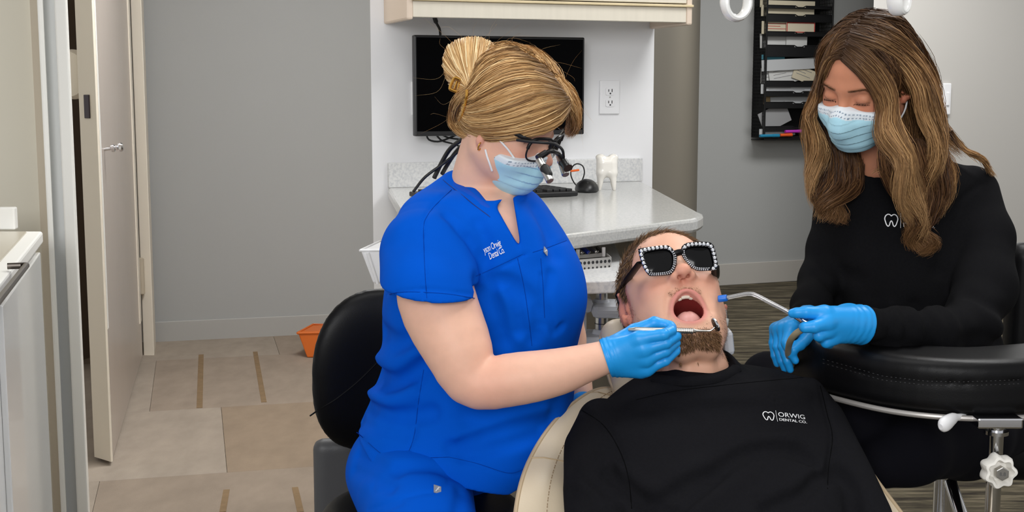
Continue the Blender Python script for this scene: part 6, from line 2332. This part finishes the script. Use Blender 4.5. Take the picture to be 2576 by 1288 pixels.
# sweatshirt
def a_shirt_base(P):
    d = s_loft(P, a_rows, 2, 2.4)
    la = jchain(P, L_ARM, 0.02)
    la = smax(la, plane(P, at(2174, 819, 2.112), at(2180, 819, 2.115) - at(2270, 830, 2.15)), 0.004)
    d = smin(d, la, 0.012)
    ra_ = jchain(P, R_ARM, 0.02)
    d = smin(d, ra_, 0.012)
    return d


ACR = creases(a_shirt_base, [
    ([(2265, 770), (2285, 815), (2280, 880)], 0.007, 0.010), ([(2225, 776), (2240, 820), (2232, 868)], 0.006, 0.008), ([(2300, 765), (2330, 800), (2340, 880)], 0.007, 0.012),
    ([(2245, 770), (2262, 810), (2258, 870)], -0.005, 0.010), ([(2380, 760), (2420, 800), (2440, 870)], 0.008, 0.014), ([(2440, 740), (2500, 770), (2540, 800)], 0.010, 0.016),
    ([(2330, 775), (2365, 820), (2370, 890)], -0.006, 0.012), ([(2200, 865), (2260, 860), (2330, 880)], 0.005, 0.010),
    ([(2395, 520), (2375, 600), (2360, 680)], 0.008, 0.014), ([(2470, 460), (2420, 500), (2385, 560)], 0.004, 0.006), ([(2060, 640), (2100, 680), (2160, 700)], 0.008, 0.016),
    ([(2060, 690), (2100, 730), (2120, 780)], 0.008, 0.016), ([(2180, 560), (2200, 640), (2190, 740)], 0.006, 0.02), ([(2420, 860), (2480, 850), (2540, 880)], 0.008, 0.012)])


def a_shirt(P):
    d = a_shirt_base(P)
    d = apply_creases(P, d, ACR)
    d = d + 0.002 * vnoise(P, 32, 8) * (np.abs(d) < 0.03)
    hole = s_chain(P, [at(2205, 330, 2.45), at(2212, 372, 2.46)], [0.062, 0.062])
    return ssub(d, hole, 0.005)


lo, hi = bounds([at(1985, 360, 2.4), at(2570, 1060, 2.5), [.7, 2.05, 1], [.7, 2.72, 1]], 0.02)
V_, F_ = sdf_mesh(a_shirt, lo, hi, 0.0050)
as_o = mesh_obj('sweatshirt', V_, F_, M['black_cloth2'], as_, 3.2)
as_bvh = bvh_of(V_, F_)
MB().tube(spline([on_bvh(as_bvh, x, y, -0.002, 2.42) for x, y in [(2162, 392), (2185, 404), (2215, 410), (2245, 404), (2268, 392)]], 20), 0.009, 10, flat=((0, -0.9, 0.3), 0.8, 0.4)).build('collar_rib', M['black_cloth2'], as_o)
o_ = on_bvh(as_bvh, 2224, 570, 0, 2.4)
ex = unit(on_bvh(as_bvh, 2290, 573, 0, 2.4) - o_); ey = unit(np.array([0, 0.1, 1.0]) - ex * np.dot(np.array([0, 0.1, 1.0]), ex))
LV, LF = logo_parts(pr(36, 2.39))
put_print('logo', LV, LF, o_, ex, ey, as_bvh, as_o, d=np.array([0.0, 1.0, -0.1]))
# reflective size tag at the cuff
tpp = on_bvh(as_bvh, 2208, 884, 0.002, 2.1)
MB().box(at(2209, 885, 2.10), (0.018, 0.002, 0.008)).build('hem_tag', mat('tag_grey', (150, 152, 156), 0.6), as_o, None)

# trousers: thighs under the arm rest
def a_pants(P):
    d = jchain(P, [(2480, 980, 2.60, 120), (2330, 1040, 2.38, 105), (2150, 1075, 2.24, 92), (2010, 985, 2.34, 76)], 0.03)
    d2 = jchain(P, [(2520, 1020, 2.56, 125), (2420, 1090, 2.34, 112), (2290, 1130, 2.18, 84), (2220, 1160, 2.16, 70)], 0.03)
    d = smin(d, d2, 0.02)
    d = smin(d, jchain(P, [(2000, 990, 2.38, 74), (1930, 950, 2.46, 62), (1900, 1040, 2.52, 60), (1890, 1200, 2.55, 55)], 0.02), 0.02)
    return d + 0.003 * vnoise(P, 26, 2) * (np.abs(d) < 0.03)


lo, hi = bounds([at(1860, 860, 2.5), at(2640, 1240, 2.4), [.7, 2.0, .6], [.7, 2.75, .6]], 0.02)
V_, F_ = sdf_mesh(a_pants, lo, hi, 0.0055)
mesh_obj('trousers', V_, F_, M['navy_cloth'], as_, 3.2)


# left glove with suction, right glove hanging over the arm rest
def a_glove(P):
    palm = None
    for c in ([(2160, 806, 2.105, 36), (2075, 790, 2.075, 22)], [(2160, 812, 2.105, 38), (2082, 808, 2.065, 21)], [(2160, 818, 2.108, 38), (2080, 830, 2.07, 19)],
              [(2158, 826, 2.11, 36), (2092, 850, 2.08, 17)]):
        e = jchain(P, c)
        palm = e if palm is None else smin(palm, e, 0.012)
    f_ = None
    for c in ([(2072, 789, 2.072, 20), (2028, 786, 2.068, 15.5), (2004, 787, 2.072, 13.5), (1994, 788, 2.075, 12)],
              [(2080, 812, 2.062, 19), (2048, 822, 2.050, 16.5), (2026, 824, 2.052, 14), (2022, 823, 2.056, 13)],
              [(2080, 834, 2.068, 17.5), (2060, 844, 2.058, 15), (2066, 852, 2.075, 13)],
              [(2094, 852, 2.080, 16), (2078, 862, 2.074, 13.5), (2086, 866, 2.09, 12)]):
        e = jchain(P, c, 0.002)
        f_ = e if f_ is None else smin(f_, e, 0.0016)
    th = jchain(P, [(2130, 788, 2.115, 26), (2080, 796, 2.112, 18), (2040, 800, 2.104, 14), (2018, 806, 2.096, 12)], 0.003)
    d = smin(palm, f_, 0.008)
    d = smin(d, th, 0.008)
    cuff = jchain(P, [(2150, 815, 2.107, 41), (2174, 818, 2.115, 49)])
    cuff = smax(cuff, plane(P, at(2172, 818, 2.115), at(2174, 818, 2.115) - at(2150, 815, 2.107)), 0.002)
    d = smin(d, cuff, 0.012)
    s_ = plane(P, at(2172, 818, 2.115), at(2174, 818, 2.115) - at(2130, 812, 2.1))
    d = smax(d, s_, 0.003)
    wr = vnoise(P, 130, 6)
    return d + 0.0004 * np.sin(s_ * 520 + 1.6 * wr) * np.clip((s_ + 0.055) / 0.03, 0, 1) + 0.0003 * wr


lo, hi = bounds([at(1972, 755, 2.09), at(2195, 885, 2.09), [.5, 2.02, .9], [.5, 2.17, .9]], 0.008)
V_, F_ = sdf_mesh(a_glove, lo, hi, 0.0016)
ag = mesh_obj('glove', V_, F_, M['glove'], as_, 3.2)


def a_glove2(P):
    d = None
    K = [(1953, 828, 2.255), (1961, 828, 2.240), (1974, 826, 2.226), (1990, 822, 2.215)]
    for k in K:
        e = jchain(P, [(2018, 818, 2.27, 30), k + (17,)])
        d = e if d is None else smin(d, e, 0.012)
    f_ = None
    for c in ([K[0] + (14,), (1945, 862, 2.25, 11.5), (1949, 895, 2.245, 10), (1955, 916, 2.245, 8.5)],
              [K[1] + (15,), (1955, 872, 2.230, 12), (1966, 908, 2.226, 10.5), (1974, 928, 2.226, 9)],
              [K[2] + (15.5,), (1969, 872, 2.214, 13), (1981, 908, 2.208, 11.5), (1988, 930, 2.208, 9.5)],
              [K[3] + (16,), (1978, 862, 2.200, 13.5), (1990, 890, 2.190, 12), (2001, 907, 2.188, 9.5)]):
        e = jchain(P, c, 0.002)
        f_ = e if f_ is None else smin(f_, e, 0.0015)
    d = smin(d, f_, 0.008)
    d = smin(d, jchain(P, [(2024, 828, 2.25, 24), (2030, 850, 2.215, 17), (2012, 868, 2.195, 14), (1997, 880, 2.185, 11)], 0.004), 0.008)
    d = smin(d, jchain(P, [(2026, 816, 2.285, 38), (2034, 806, 2.31, 42)]), 0.01)
    d = smax(d, plane(P, at(2034, 806, 2.31), at(2034, 806, 2.31) - at(2020, 820, 2.27)), 0.003)
    return d + 0.0005 * vnoise(P, 200, 16)


lo, hi = bounds([at(1925, 765, 2.25), at(2080, 945, 2.25), [.5, 2.16, .9], [.5, 2.36, .9]], 0.008)
V_, F_ = sdf_mesh(a_glove2, lo, hi, 0.0016)
mesh_obj('glove', V_, F_, M['glove'], as_, 3.2)

# suction tube
sx_ = thing('suction_tube', 'clear bent suction tube with blue tip and beige hose, held in blue gloves', 'dental tool', at(1990, 790, 2.09))
sp = spline([at(1829, 749, 2.13), at(1858, 743, 2.125), (at(1884, 739, 2.12)), at(1902, 743, 2.115), at(1940, 762, 2.105), at(1984, 785, 2.092), at(2006, 797, 2.088)], 40)
cm = mat('clear_vinyl', (226, 226, 228), 0.12, trans=0.75, spec=0.6)
MB().tube(sp, 0.0036, 14).build('clear_tube', cm, sx_)
MB().tube(sp, 0.0008, 8).build('wire_core', M['steel'], sx_)
MB().tube([at(1806, 752, 2.135), at(1808, 752, 2.135), at(1826, 749.6, 2.131), at(1829, 749.2, 2.130)], [0.0048, 0.0060, 0.0060, 0.0052], 16).build('tip_cap', M['blue_plastic'], sx_)
MB().tube([at(2000, 794, 2.088), at(2014, 801, 2.082), at(2022, 806, 2.078), at(2023, 807, 2.077), at(2030, 811, 2.075)], [0.0050, 0.0062, 0.0075, 0.0058, 0.0055], 18).build('valve', M['chrome'], sx_)
MB().tube(spline([at(2040, 816, 2.085), at(2024, 826, 2.085), at(2004, 838, 2.095), at(1990, 854, 2.12), at(1984, 872, 2.16), at(1983, 890, 2.19), at(1990, 915, 2.24), at(2010, 960, 2.30)], 40), 0.0056, 14).build('hose', mat('beige_hose', (160, 150, 124), 0.5), sx_)
# ------------------------------------------------------------------ long wavy hair
def a_cap(P):
    q = aq(P)
    d = s_ell(q, (0, -0.012, 0.033), (0.081, 0.106, 0.085))
    y = q[..., 1]
    zc = np.interp(y, [-0.12, -0.06, 0.0, 0.03, 0.06, 0.075, 0.10], [-0.09, -0.085, -0.05, 0.020, 0.055, 0.074, 0.10]).astype(np.float32)
    return smax(d * AS_, (zc - q[..., 2]) * AS_, 0.010)


lo, hi = bounds([AC], 0.19)
V_, F_ = sdf_mesh(a_cap, lo, hi, 0.0038)
ah = mesh_obj('hair', V_, F_, M['hair_base'], as_, 3.2, None, np.tile(lin((70, 50, 36)), (len(V_), 1)))
ACOL = [(50, 33, 23), (84, 57, 38), (124, 89, 57), (166, 124, 80), (204, 162, 112)]

def a_vol(P):
    return s_ell(aq(P), (0, -0.012, 0.033), (0.0845, 0.110, 0.089)) * AS_


def over_cap(p):
    """keep a guide point on or in front of the scalp"""
    w_ = at(*p)
    if float(a_vol(np.array([w_], np.float32))[0]) > 0.03: 
        d = ray(p[0], p[1]); d = d / d[1]
    else:
        d = ray(p[0], p[1]); d = d / d[1]
    ts = np.arange(2.2, p[2], 0.004)
    v = a_vol((CAM + d * ts[:, None]).astype(np.float32))
    if (v < 0).any(): return CAM + d * (ts[np.argmax(v < 0)] - 0.003)
    return w_


G = lambda g: [over_cap(p) for p in g]
# (guides, count, jitter, colour set, tip tint)
PART = (2122, 150, 2.40)
locks = [
    # near side, from the parting down over the cheek and the shoulder (viewer's right)
    ([[(2122, 148, 2.375), (2150, 175, 2.345), (2185, 215, 2.33), (2212, 265, 2.325), (2206, 315, 2.325), (2214, 355, 2.32), (2242, 400, 2.32), (2250, 450, 2.325), (2272, 500, 2.335), (2296, 552, 2.35), (2302, 590, 2.36)],
      [(2128, 130, 2.385), (2165, 160, 2.345), (2205, 205, 2.325), (2228, 260, 2.32), (2222, 310, 2.325), (2238, 352, 2.32), (2272, 398, 2.32), (2284, 450, 2.33), (2294, 505, 2.34), (2308, 556, 2.35), (2310, 600, 2.36)],
      [(2138, 105, 2.40), (2190, 135, 2.35), (2232, 185, 2.325), (2252, 240, 2.32), (2250, 295, 2.325), (2270, 345, 2.325), (2305, 392, 2.33), (2318, 450, 2.34), (2306, 508, 2.345), (2314, 560, 2.355), (2312, 606, 2.36)]], 900, 0.004, 1, 0.75),
    ([[(2140, 95, 2.41), (2205, 120, 2.35), (2262, 165, 2.325), (2300, 225, 2.325), (2310, 290, 2.33), (2330, 350, 2.335), (2352, 410, 2.34), (2345, 470, 2.35), (2325, 530, 2.355)],
      [(2150, 75, 2.43), (2230, 95, 2.37), (2292, 145, 2.34), (2335, 210, 2.345), (2352, 280, 2.355), (2365, 350, 2.36), (2378, 420, 2.36), (2362, 485, 2.37), (2340, 545, 2.37)],
      [(2165, 58, 2.45), (2240, 76, 2.40), (2290, 124, 2.38), (2326, 192, 2.385), (2344, 265, 2.395), (2358, 345, 2.40), (2384, 410, 2.40), (2372, 480, 2.395), (2350, 540, 2.39)]], 1700, 0.005, 1, 0.7),
    ([[(2175, 48, 2.48), (2250, 62, 2.46), (2298, 110, 2.45), (2330, 178, 2.46), (2346, 260, 2.47), (2366, 340, 2.47), (2396, 400, 2.46)],
      [(2185, 44, 2.52), (2255, 56, 2.54), (2298, 102, 2.55), (2330, 170, 2.56), (2348, 255, 2.57), (2372, 340, 2.57), (2416, 385, 2.54)]], 500, 0.005, 0, 0.5),
    # darker hair behind the ear and neck
    ([[(2200, 130, 2.40), (2245, 185, 2.385), (2268, 250, 2.385), (2268, 320, 2.39), (2290, 390, 2.39), (2300, 450, 2.39)],
      [(2230, 125, 2.42), (2280, 190, 2.40), (2306, 265, 2.395), (2312, 340, 2.395), (2340, 410, 2.395), (2345, 470, 2.395)],
      [(2260, 120, 2.44), (2312, 190, 2.43), (2334, 265, 2.43), (2344, 340, 2.43), (2368, 410, 2.42), (2366, 470, 2.42)]], 900, 0.005, 0, 0.2),
    # lower curls on the near side, falling to the chest
    ([[(2225, 340, 2.33), (2220, 400, 2.335), (2232, 450, 2.345), (2262, 500, 2.36), (2290, 548, 2.37), (2300, 592, 2.375), (2298, 636, 2.38)],
      [(2262, 350, 2.335), (2250, 410, 2.34), (2266, 465, 2.35), (2286, 515, 2.36), (2304, 560, 2.37), (2314, 600, 2.375), (2304, 640, 2.38)],
      [(2320, 360, 2.34), (2340, 420, 2.345), (2352, 480, 2.36), (2335, 530, 2.36), (2322, 575, 2.37), (2330, 605, 2.375), (2312, 636, 2.38)],
      [(2372, 370, 2.37), (2382, 430, 2.37), (2376, 490, 2.375), (2350, 540, 2.375), (2332, 580, 2.375), (2338, 612, 2.375), (2316, 638, 2.38)]], 1500, 0.0062, 2, 0.55),
    ([[(2205, 360, 2.345), (2225, 385, 2.34), (2215, 415, 2.345), (2190, 432, 2.35)], [(2225, 370, 2.34), (2238, 395, 2.34), (2222, 420, 2.345), (2195, 436, 2.35)]], 40, 0.002, 1, 0.6),
    # strands resting on the shoulder
    ([[(2392, 330, 2.46), (2420, 372, 2.45), (2462, 392, 2.45), (2490, 425, 2.46), (2500, 448, 2.47)], [(2396, 345, 2.48), (2430, 380, 2.46), (2465, 400, 2.46), (2488, 430, 2.47), (2496, 450, 2.48)]], 150, 0.0028, 1, 0.8),
    # far side (viewer's left)
    ([[(2118, 143, 2.385), (2092, 146, 2.395), (2076, 170, 2.40), (2070, 215, 2.405), (2064, 262, 2.415), (2046, 292, 2.42), (2052, 335, 2.415), (2072, 380, 2.41), (2066, 440, 2.41), (2062, 500, 2.41), (2068, 545, 2.41)],
      [(2126, 120, 2.41), (2092, 145, 2.425), (2070, 200, 2.435), (2058, 255, 2.44), (2036, 290, 2.44), (2040, 330, 2.435), (2060, 385, 2.43), (2054, 445, 2.43), (2052, 505, 2.42), (2060, 548, 2.42)],
      [(2165, 52, 2.47), (2114, 84, 2.47), (2080, 150, 2.48), (2060, 225, 2.48), (2036, 284, 2.475), (2038, 325, 2.46), (2056, 390, 2.45), (2050, 450, 2.44), (2048, 510, 2.43), (2054, 552, 2.43)],
      [(2140, 88, 2.44), (2098, 115, 2.465), (2074, 175, 2.475), (2056, 235, 2.475), (2034, 282, 2.47), (2036, 325, 2.46), (2054, 390, 2.45), (2050, 450, 2.44), (2048, 510, 2.43), (2056, 552, 2.43)]], 1000, 0.004, 1, 0.8),
    ([[(2080, 300, 2.44), (2100, 355, 2.43), (2112, 410, 2.425), (2100, 460, 2.42), (2078, 510, 2.41), (2090, 560, 2.41)],
      [(2110, 330, 2.46), (2135, 375, 2.45), (2148, 425, 2.44), (2130, 475, 2.43), (2096, 520, 2.41), (2104, 556, 2.41)],
      [(2140, 360, 2.48), (2160, 395, 2.46), (2164, 440, 2.44), (2145, 485, 2.43), (2112, 525, 2.41), (2108, 560, 2.41)],
      [(2064, 330, 2.44), (2074, 390, 2.43), (2068, 450, 2.42), (2060, 510, 2.41), (2074, 555, 2.41)]], 1200, 0.006, 2, 0.35),
]
for i, (g, cnt, jt, cs, tp_) in enumerate(locks):
    cnt = int(cnt * 1.9)
    n = 20 if len(g[0]) > 5 else 13
    S, lane = guide_strands([G(x) for x in g], cnt, n, 100 + i, jt, 0.008, AC + np.array([0, 0.05, -0.05]), 0.2 if cs == 2 else 1.0)
    r_ = np.random.default_rng(300 + i)
    # waves shared by neighbouring strands
    t = np.linspace(0, 1, n)
    ph = lane[:, None] * 3.2 + r_.normal(size=(cnt, 1)) * 0.35
    am = (0.003 if jt < 0.003 else 0.015) * np.clip((t[None] - 0.40) / 0.35, 0, 1)
    S[:, :, 0] += np.sin(t[None] * 13 + ph) * am
    S[:, :, 1] += np.cos(t[None] * 13 + ph) * am * 0.7
    # uneven ends
    for k in range(cnt):
        e = r_.uniform(0.55 if jt < 0.003 else (0.80 if cs == 2 else 0.70), 1.0)
        S[k] = np.stack([np.interp(t * e, t, S[k, :, c]) for c in range(3)], 1)
    pal = [ACOL[:4], ACOL[1:], ACOL[:3]][cs]
    col_ = pick_colors(cnt, n, pal, 40 + i, lane, 34, root=((70, 50, 36), 0.42 if cs != 2 else 0.01), tip=((196, 158, 112), 0.35, tp_ * 0.55) if cs != 2 else ((168, 126, 84), 0.72, tp_))
    ribbons('hair_lock', S, 0.00055, M['hair'], ah, col_, AC + np.array([0, 0.12, -0.15]) if cs == 2 else AC, 50 + i)

# hair lying over the far side and the back of the head
def ell_pt(x, y, z):
    d = unit([x, y, z]); r = np.array([0.0865, 0.112, 0.0915])
    return aw(np.array([0, -0.012, 0.033]) + d * r)


for i, sx in enumerate((1, -1)):
    gl = []
    for y0, y1 in ((0.55, 0.62), (0.30, 0.30), (0.05, -0.05), (-0.2, -0.4), (-0.42, -0.75), (-0.5, -1.1)):
        gl.append([ell_pt(0.02 * sx, y0, 1.0), ell_pt(0.45 * sx, (y0 * 2 + y1) / 3, 0.85), ell_pt(0.9 * sx, (y0 + y1) / 2, 0.35), ell_pt(0.95 * sx, y1, -0.2), ell_pt(0.85 * sx, y1 * 1.1, -0.75)])
    S, lane = guide_strands(gl, 2300, 13, 210 + i, 0.003, 0.004, AC, 0.6)
    ribbons('hair_lock', S, 0.0006, M['hair'], ah, pick_colors(2300, 13, ACOL[:3], 60 + i, lane, 30, root=((70, 50, 36), 0.4)), AC, 70 + i)
# ------------------------------------------------------------------ stool on the left, under the woman in blue
st = thing('stool', 'black leather clinic stool with rounded backrest under the woman in blue scrubs', 'stool', at(1000, 1500, 2.3) * [1, 1, 0])
bkc = at(950, 930, 2.47)
def s_back(P):
    R = np.array([unit([1, 0.25, 0.0]), unit([-0.25, 1, 0.12]), unit([-0.03, -0.12, 1])])
    q = (P - bc(bkc)) @ bc(R).T
    # superellipse outline, cushioned thickness, curved round the sitter
    yb = q[..., 1] + 1.6 * q[..., 0] ** 2
    a = np.abs(q[..., 0] / pr(176, 2.4)); b = np.abs(q[..., 2] / pr(222, 2.4))
    k = (a ** 2.4 + b ** 2.4) ** (1 / 2.4)
    th = 0.036 * np.sqrt(np.clip(1.001 - np.clip(k, 0, 1) ** 3.5, 0.0004, 1))
    d = np.maximum(np.abs(yb) - th, (k - 1) * 0.10)
    return d * 0.8
lo, hi = bounds([at(755, 690, 2.4), at(1150, 1170, 2.4), [0, 2.3, .9], [0, 2.66, .9]], 0.02)
V_, F_ = sdf_mesh(s_back, lo, hi, 0.005)
bo = mesh_obj('backrest', V_, F_, M['black_leather'], st, 3.2)
_bb = bvh_of(V_, F_)
MB().tube(spline([on_bvh(_bb, x, y, 0.0, 2.4) for x, y in [(780, 1046), (797, 1034), (815, 1022), (850, 1000), (905, 955), (960, 900), (1000, 860)]], 40), 0.0016, 6).build('seam', M['black_leather'], bo)
def s_back2(P):
    R = np.array([unit([1, 0.2, 0.0]), unit([-0.2, 1, 0.05]), unit([0.0, -0.05, 1])])
    return s_box((P - bc(at(880, 1240, 2.56))) @ bc(R).T, (0, 0, 0), (pr(92, 2.56), 0.022, pr(150, 2.56)), r=0.02)
lo, hi = bounds([at(770, 1060, 2.56), at(1000, 1420, 2.56), [0, 2.48, .8], [0, 2.66, .8]], 0.02)
V_, F_ = sdf_mesh(s_back2, lo, hi, 0.006)
mesh_obj('back_cover', V_, F_, M['grey_leather'], st, 3.2)
seat_c = at(1065, 1340, 2.26)
def s_seat(P):
    q = P - bc(seat_c)
    r = np.sqrt(q[..., 0] ** 2 + q[..., 1] ** 2)
    d2 = np.stack([np.maximum(r - 0.155, 0), np.maximum(np.abs(q[..., 2]) - 0.02, 0)], -1)
    return np.sqrt((d2 ** 2).sum(-1)) - 0.036
lo, hi = bounds([seat_c], 0.21); lo[2] = seat_c[2] - 0.07; hi[2] = seat_c[2] + 0.07
V_, F_ = sdf_mesh(s_seat, lo, hi, 0.006)
mesh_obj('seat', V_, F_, M['black_leather'], st, 3.2)
MB().cyl((seat_c[0], seat_c[1], 0.08), (seat_c[0], seat_c[1], seat_c[2] - 0.05), 0.028, n=20).build('gas_lift', M['chrome'], st)
MB().tube([seat_c + [0, 0, -0.05], seat_c + [-0.1, 0.2, -0.06], bkc + [0.02, 0.06, -0.3], bkc + [0, 0.05, 0]], 0.014, 10).build('back_bracket', M['black_plastic'], st)
for k in range(5):
    a = k * 2 * math.pi / 5 + 0.3
    e = np.array([seat_c[0] + 0.28 * math.cos(a), seat_c[1] + 0.28 * math.sin(a), 0.07])
    lg = MB().tube([(seat_c[0], seat_c[1], 0.10), e], [0.024, 0.016], 10).build('leg', M['chrome'], st)
    MB().lathe(e + [-0.012, 0, -0.038], (1, 0, 0), [(0.026, 0), (0.032, 0.004), (0.032, 0.020), (0.026, 0.024)], 20).build('caster', M['black_rubber'], lg)

# ------------------------------------------------------------------ assistant stool with curved padded arm rest
a2 = thing('assistant_stool', 'black leather assistant stool with curved padded arm rest on a chrome post', 'stool', at(2505, 1500, 2.2) * [1, 1, 0])
acp = spline([at(2046, 890, 2.31), at(2100, 903, 2.245), at(2170, 922, 2.17), at(2290, 946, 2.10), at(2420, 956, 2.07), at(2540, 953, 2.07), at(2680, 940, 2.10)], 60)
def arest(P):
    d = np.full(P.shape[:-1], 9.0, np.float32)
    best = np.full(P.shape[:-1], 9.0, np.float32)
    hw_, hh_ = 0.070, 0.046
    for i in range(0, 59, 2):
        a, b = bc(acp[i]), bc(acp[min(i + 2, 59)])
        ab = b - a
        t = np.clip(((P - a) @ ab) / float(ab @ ab), 0, 1)
        v = P - (a + t[..., None] * ab)
        rad = np.sqrt(v[..., 0] ** 2 + v[..., 1] ** 2)
        u = np.stack([rad - (hw_ - 0.022), np.abs(v[..., 2]) - (hh_ - 0.022)], -1)
        e = np.sqrt((np.maximum(u, 0) ** 2).sum(-1)) + np.minimum(u.max(-1), 0) - 0.022
        d = np.minimum(d, e)
    return d
AKR = creases(arest, [([(2060, 905), (2130, 924), (2219, 950), (2330, 963), (2420, 965), (2576, 959)], 0.003, 0.003)])
lo, hi = bounds(list(acp), 0.09)
V_, F_ = sdf_mesh(lambda P: apply_creases(P, arest(P), AKR), lo, hi, 0.0055)
ar_o = mesh_obj('arm_rest', V_, F_, M['black_leather'], a2, 3.2)
ab_ = bvh_of(V_, F_)
stt = MB()
for dy in (-5, 5):
    pl = [on_bvh(ab_, x, y + dy, 0.0006, 2.1) for x, y in np.stack([np.linspace(2070, 2576, 90), np.interp(np.linspace(2070, 2576, 90), [2060, 2130, 2219, 2330, 2420, 2576], [906, 925, 951, 964, 966, 960])], 1)]
    for i in range(0, 88, 2):
        stt.tube([pl[i], pl[i] * .3 + pl[i + 1] * .7], 0.0006, 5)
tag(stt.build('stitching', mat('black_thread', (44, 44, 46), 0.6), ar_o, None), kind='stuff')
at_ = np.gradient(acp, axis=0)
rl = [p + unit(np.array([t_[1], -t_[0], 0])) * 0.063 + np.array([0, 0, -0.049]) for p, t_ in zip(acp, at_)]
MB().tube(rl, 0.0048, 10).build('rail', mat('rail_grey', (176, 172, 168), 0.35, metal=0.4), a2)
plx = at(2505, 1110, 2.02)
MB().box(at(2503, 1056, 2.005), (pr(116, 2.0), 0.05, pr(28, 2.0)), None).build('bracket', M['chrome'], a2, None, 0.003)
MB().cyl((plx[0], plx[1], 0.06), (plx[0], plx[1], at(2505, 1066, 2.02)[2]), pr(19, 2.02), n=26).build('post', M['chrome'], a2)
kc = at(2519, 1190, 1.968)
kb = []
for i in range(60):
    a = 2 * math.pi * i / 60
    r = pr(41, 2.03) * (1 + 0.10 * math.cos(a * 7))
    kb.append((r, a))
kn_ = MB()
for (yo, sc2) in ((0.026, 0.92), (0.022, 1.0), (0.004, 1.0), (0.0, 0.93)):
    pass
ringk = np.array([[[kc[0] + r * s * math.cos(a), kc[1] + yo, kc[2] + r * s * math.sin(a)] for (r, a) in kb] for (yo, s) in ((0.028, 0.90), (0.022, 1.0), (0.006, 1.0), (0.0, 0.92), (-0.001, 0.76), (0.004, 0.70), (0.012, 0.56), (0.012, 0.02))])
kn_.grid(ringk, True)
ko = kn_.build('knob', mat('knob_white', (240, 237, 230), 0.4), a2, 0.5)
hx = MB()
th = [math.pi / 6 + i * math.pi / 3 for i in range(6)]
hr_ = pr(18, 2.03)
hx.hexa([np.array([kc[0] + hr_ * math.cos(a), kc[1] + 0.006, kc[2] + hr_ * math.sin(a)]) for a in th][::-1], [np.array([kc[0] + hr_ * math.cos(a), kc[1] - 0.006, kc[2] + hr_ * math.sin(a)]) for a in th][::-1])
hx.build('hex_bolt', M['steel'], ko, None, 0.001)
v, f = text_mesh('8.8', 0.0085, align='CENTER')
P2 = np.stack([kc[0] + v[:, 0], np.full(len(v), kc[1] - 0.0064), kc[2] + v[:, 1] - 0.003], 1)
mesh_obj('bolt_mark', P2, f, mat('bolt_mark', (110, 110, 110), 0.5, metal=0.6), ko)
MB().tube([(plx[0] + 0.0, plx[1], kc[2] + 0.05), (plx[0], plx[1], kc[2] + 0.056)], pr(30, 2.05), 24).tube([(plx[0], plx[1], kc[2] + 0.066), (plx[0], plx[1], kc[2] + 0.071)], pr(28, 2.05), 24).build('clamp_ring', M['chrome'], a2)
lvp = [at(2425, 1048, 2.02), at(2400, 1052, 2.0), at(2378, 1066, 1.98), at(2366, 1074, 1.97)]
MB().tube(spline(lvp, 14), [0.006] * 4 + [0.008, 0.010, 0.011, 0.012, 0.0125, 0.0125, 0.012, 0.011, 0.009, 0.005], 14, flat=((0, 1, 0), 1.0, 0.75)).build('lever', M['white_plastic'], a2)
# seat, lift, legs
s2 = at(2500, 1085, 2.72)
def s_seat2(P):
    q = (P - bc(s2))
    r = np.sqrt((q[..., 0] / 1.15) ** 2 + q[..., 1] ** 2)
    d2 = np.stack([np.maximum(r - 0.19, 0), np.maximum(np.abs(q[..., 2]) - 0.014, 0)], -1)
    return np.sqrt((d2 ** 2).sum(-1)) - 0.036
lo, hi = bounds([s2], 0.29); lo[2] = s2[2] - 0.06; hi[2] = s2[2] + 0.06
V_, F_ = sdf_mesh(s_seat2, lo, hi, 0.007)
mesh_obj('seat', V_, F_, M['black_leather'], a2, 3.2)
b2 = at(2640, 800, 2.78)
def s_back3(P):
    return s_box(P, b2, (pr(115, 2.78), 0.035, pr(195, 2.78)), r=0.034)
lo, hi = bounds([at(2515, 590, 2.78), at(2780, 1010, 2.78), [.9, 2.72, .8], [.9, 2.84, .8]], 0.02)
V_, F_ = sdf_mesh(s_back3, lo, hi, 0.006)
mesh_obj('backrest', V_, F_, M['black_leather'], a2, 3.2)
gx = at(2372, 1240, 2.52)
MB().cyl((gx[0], gx[1], 0.10), (gx[0], gx[1], s2[2] - 0.03), pr(24, 2.52), n=24).build('gas_lift', M['chrome'], a2)
MB().tube([at(2390, 1212, 2.46), at(2420, 1300, 2.40), at(2440, 1400, 2.36)], 0.013, 12).build('strut', M['chrome'], a2)
MB().tube([s2 + [0.1, 0.1, -0.03], b2 + [0, 0.03, -0.25], b2 + [0, 0.045, 0]], 0.014, 10).build('back_bracket', M['black_plastic'], a2)
for k in range(5):
    a = k * 2 * math.pi / 5 + 0.5
    e = np.array([gx[0] + 0.28 * math.cos(a), gx[1] + 0.28 * math.sin(a), 0.07])
    lg = MB().tube([(gx[0], gx[1], 0.12), e], [0.024, 0.016], 10).build('leg', M['chrome'], a2)
    MB().lathe(e + [-0.012, 0, -0.038], (1, 0, 0), [(0.026, 0), (0.032, 0.004), (0.032, 0.020), (0.026, 0.024)], 20).build('caster', M['black_rubber'], lg)
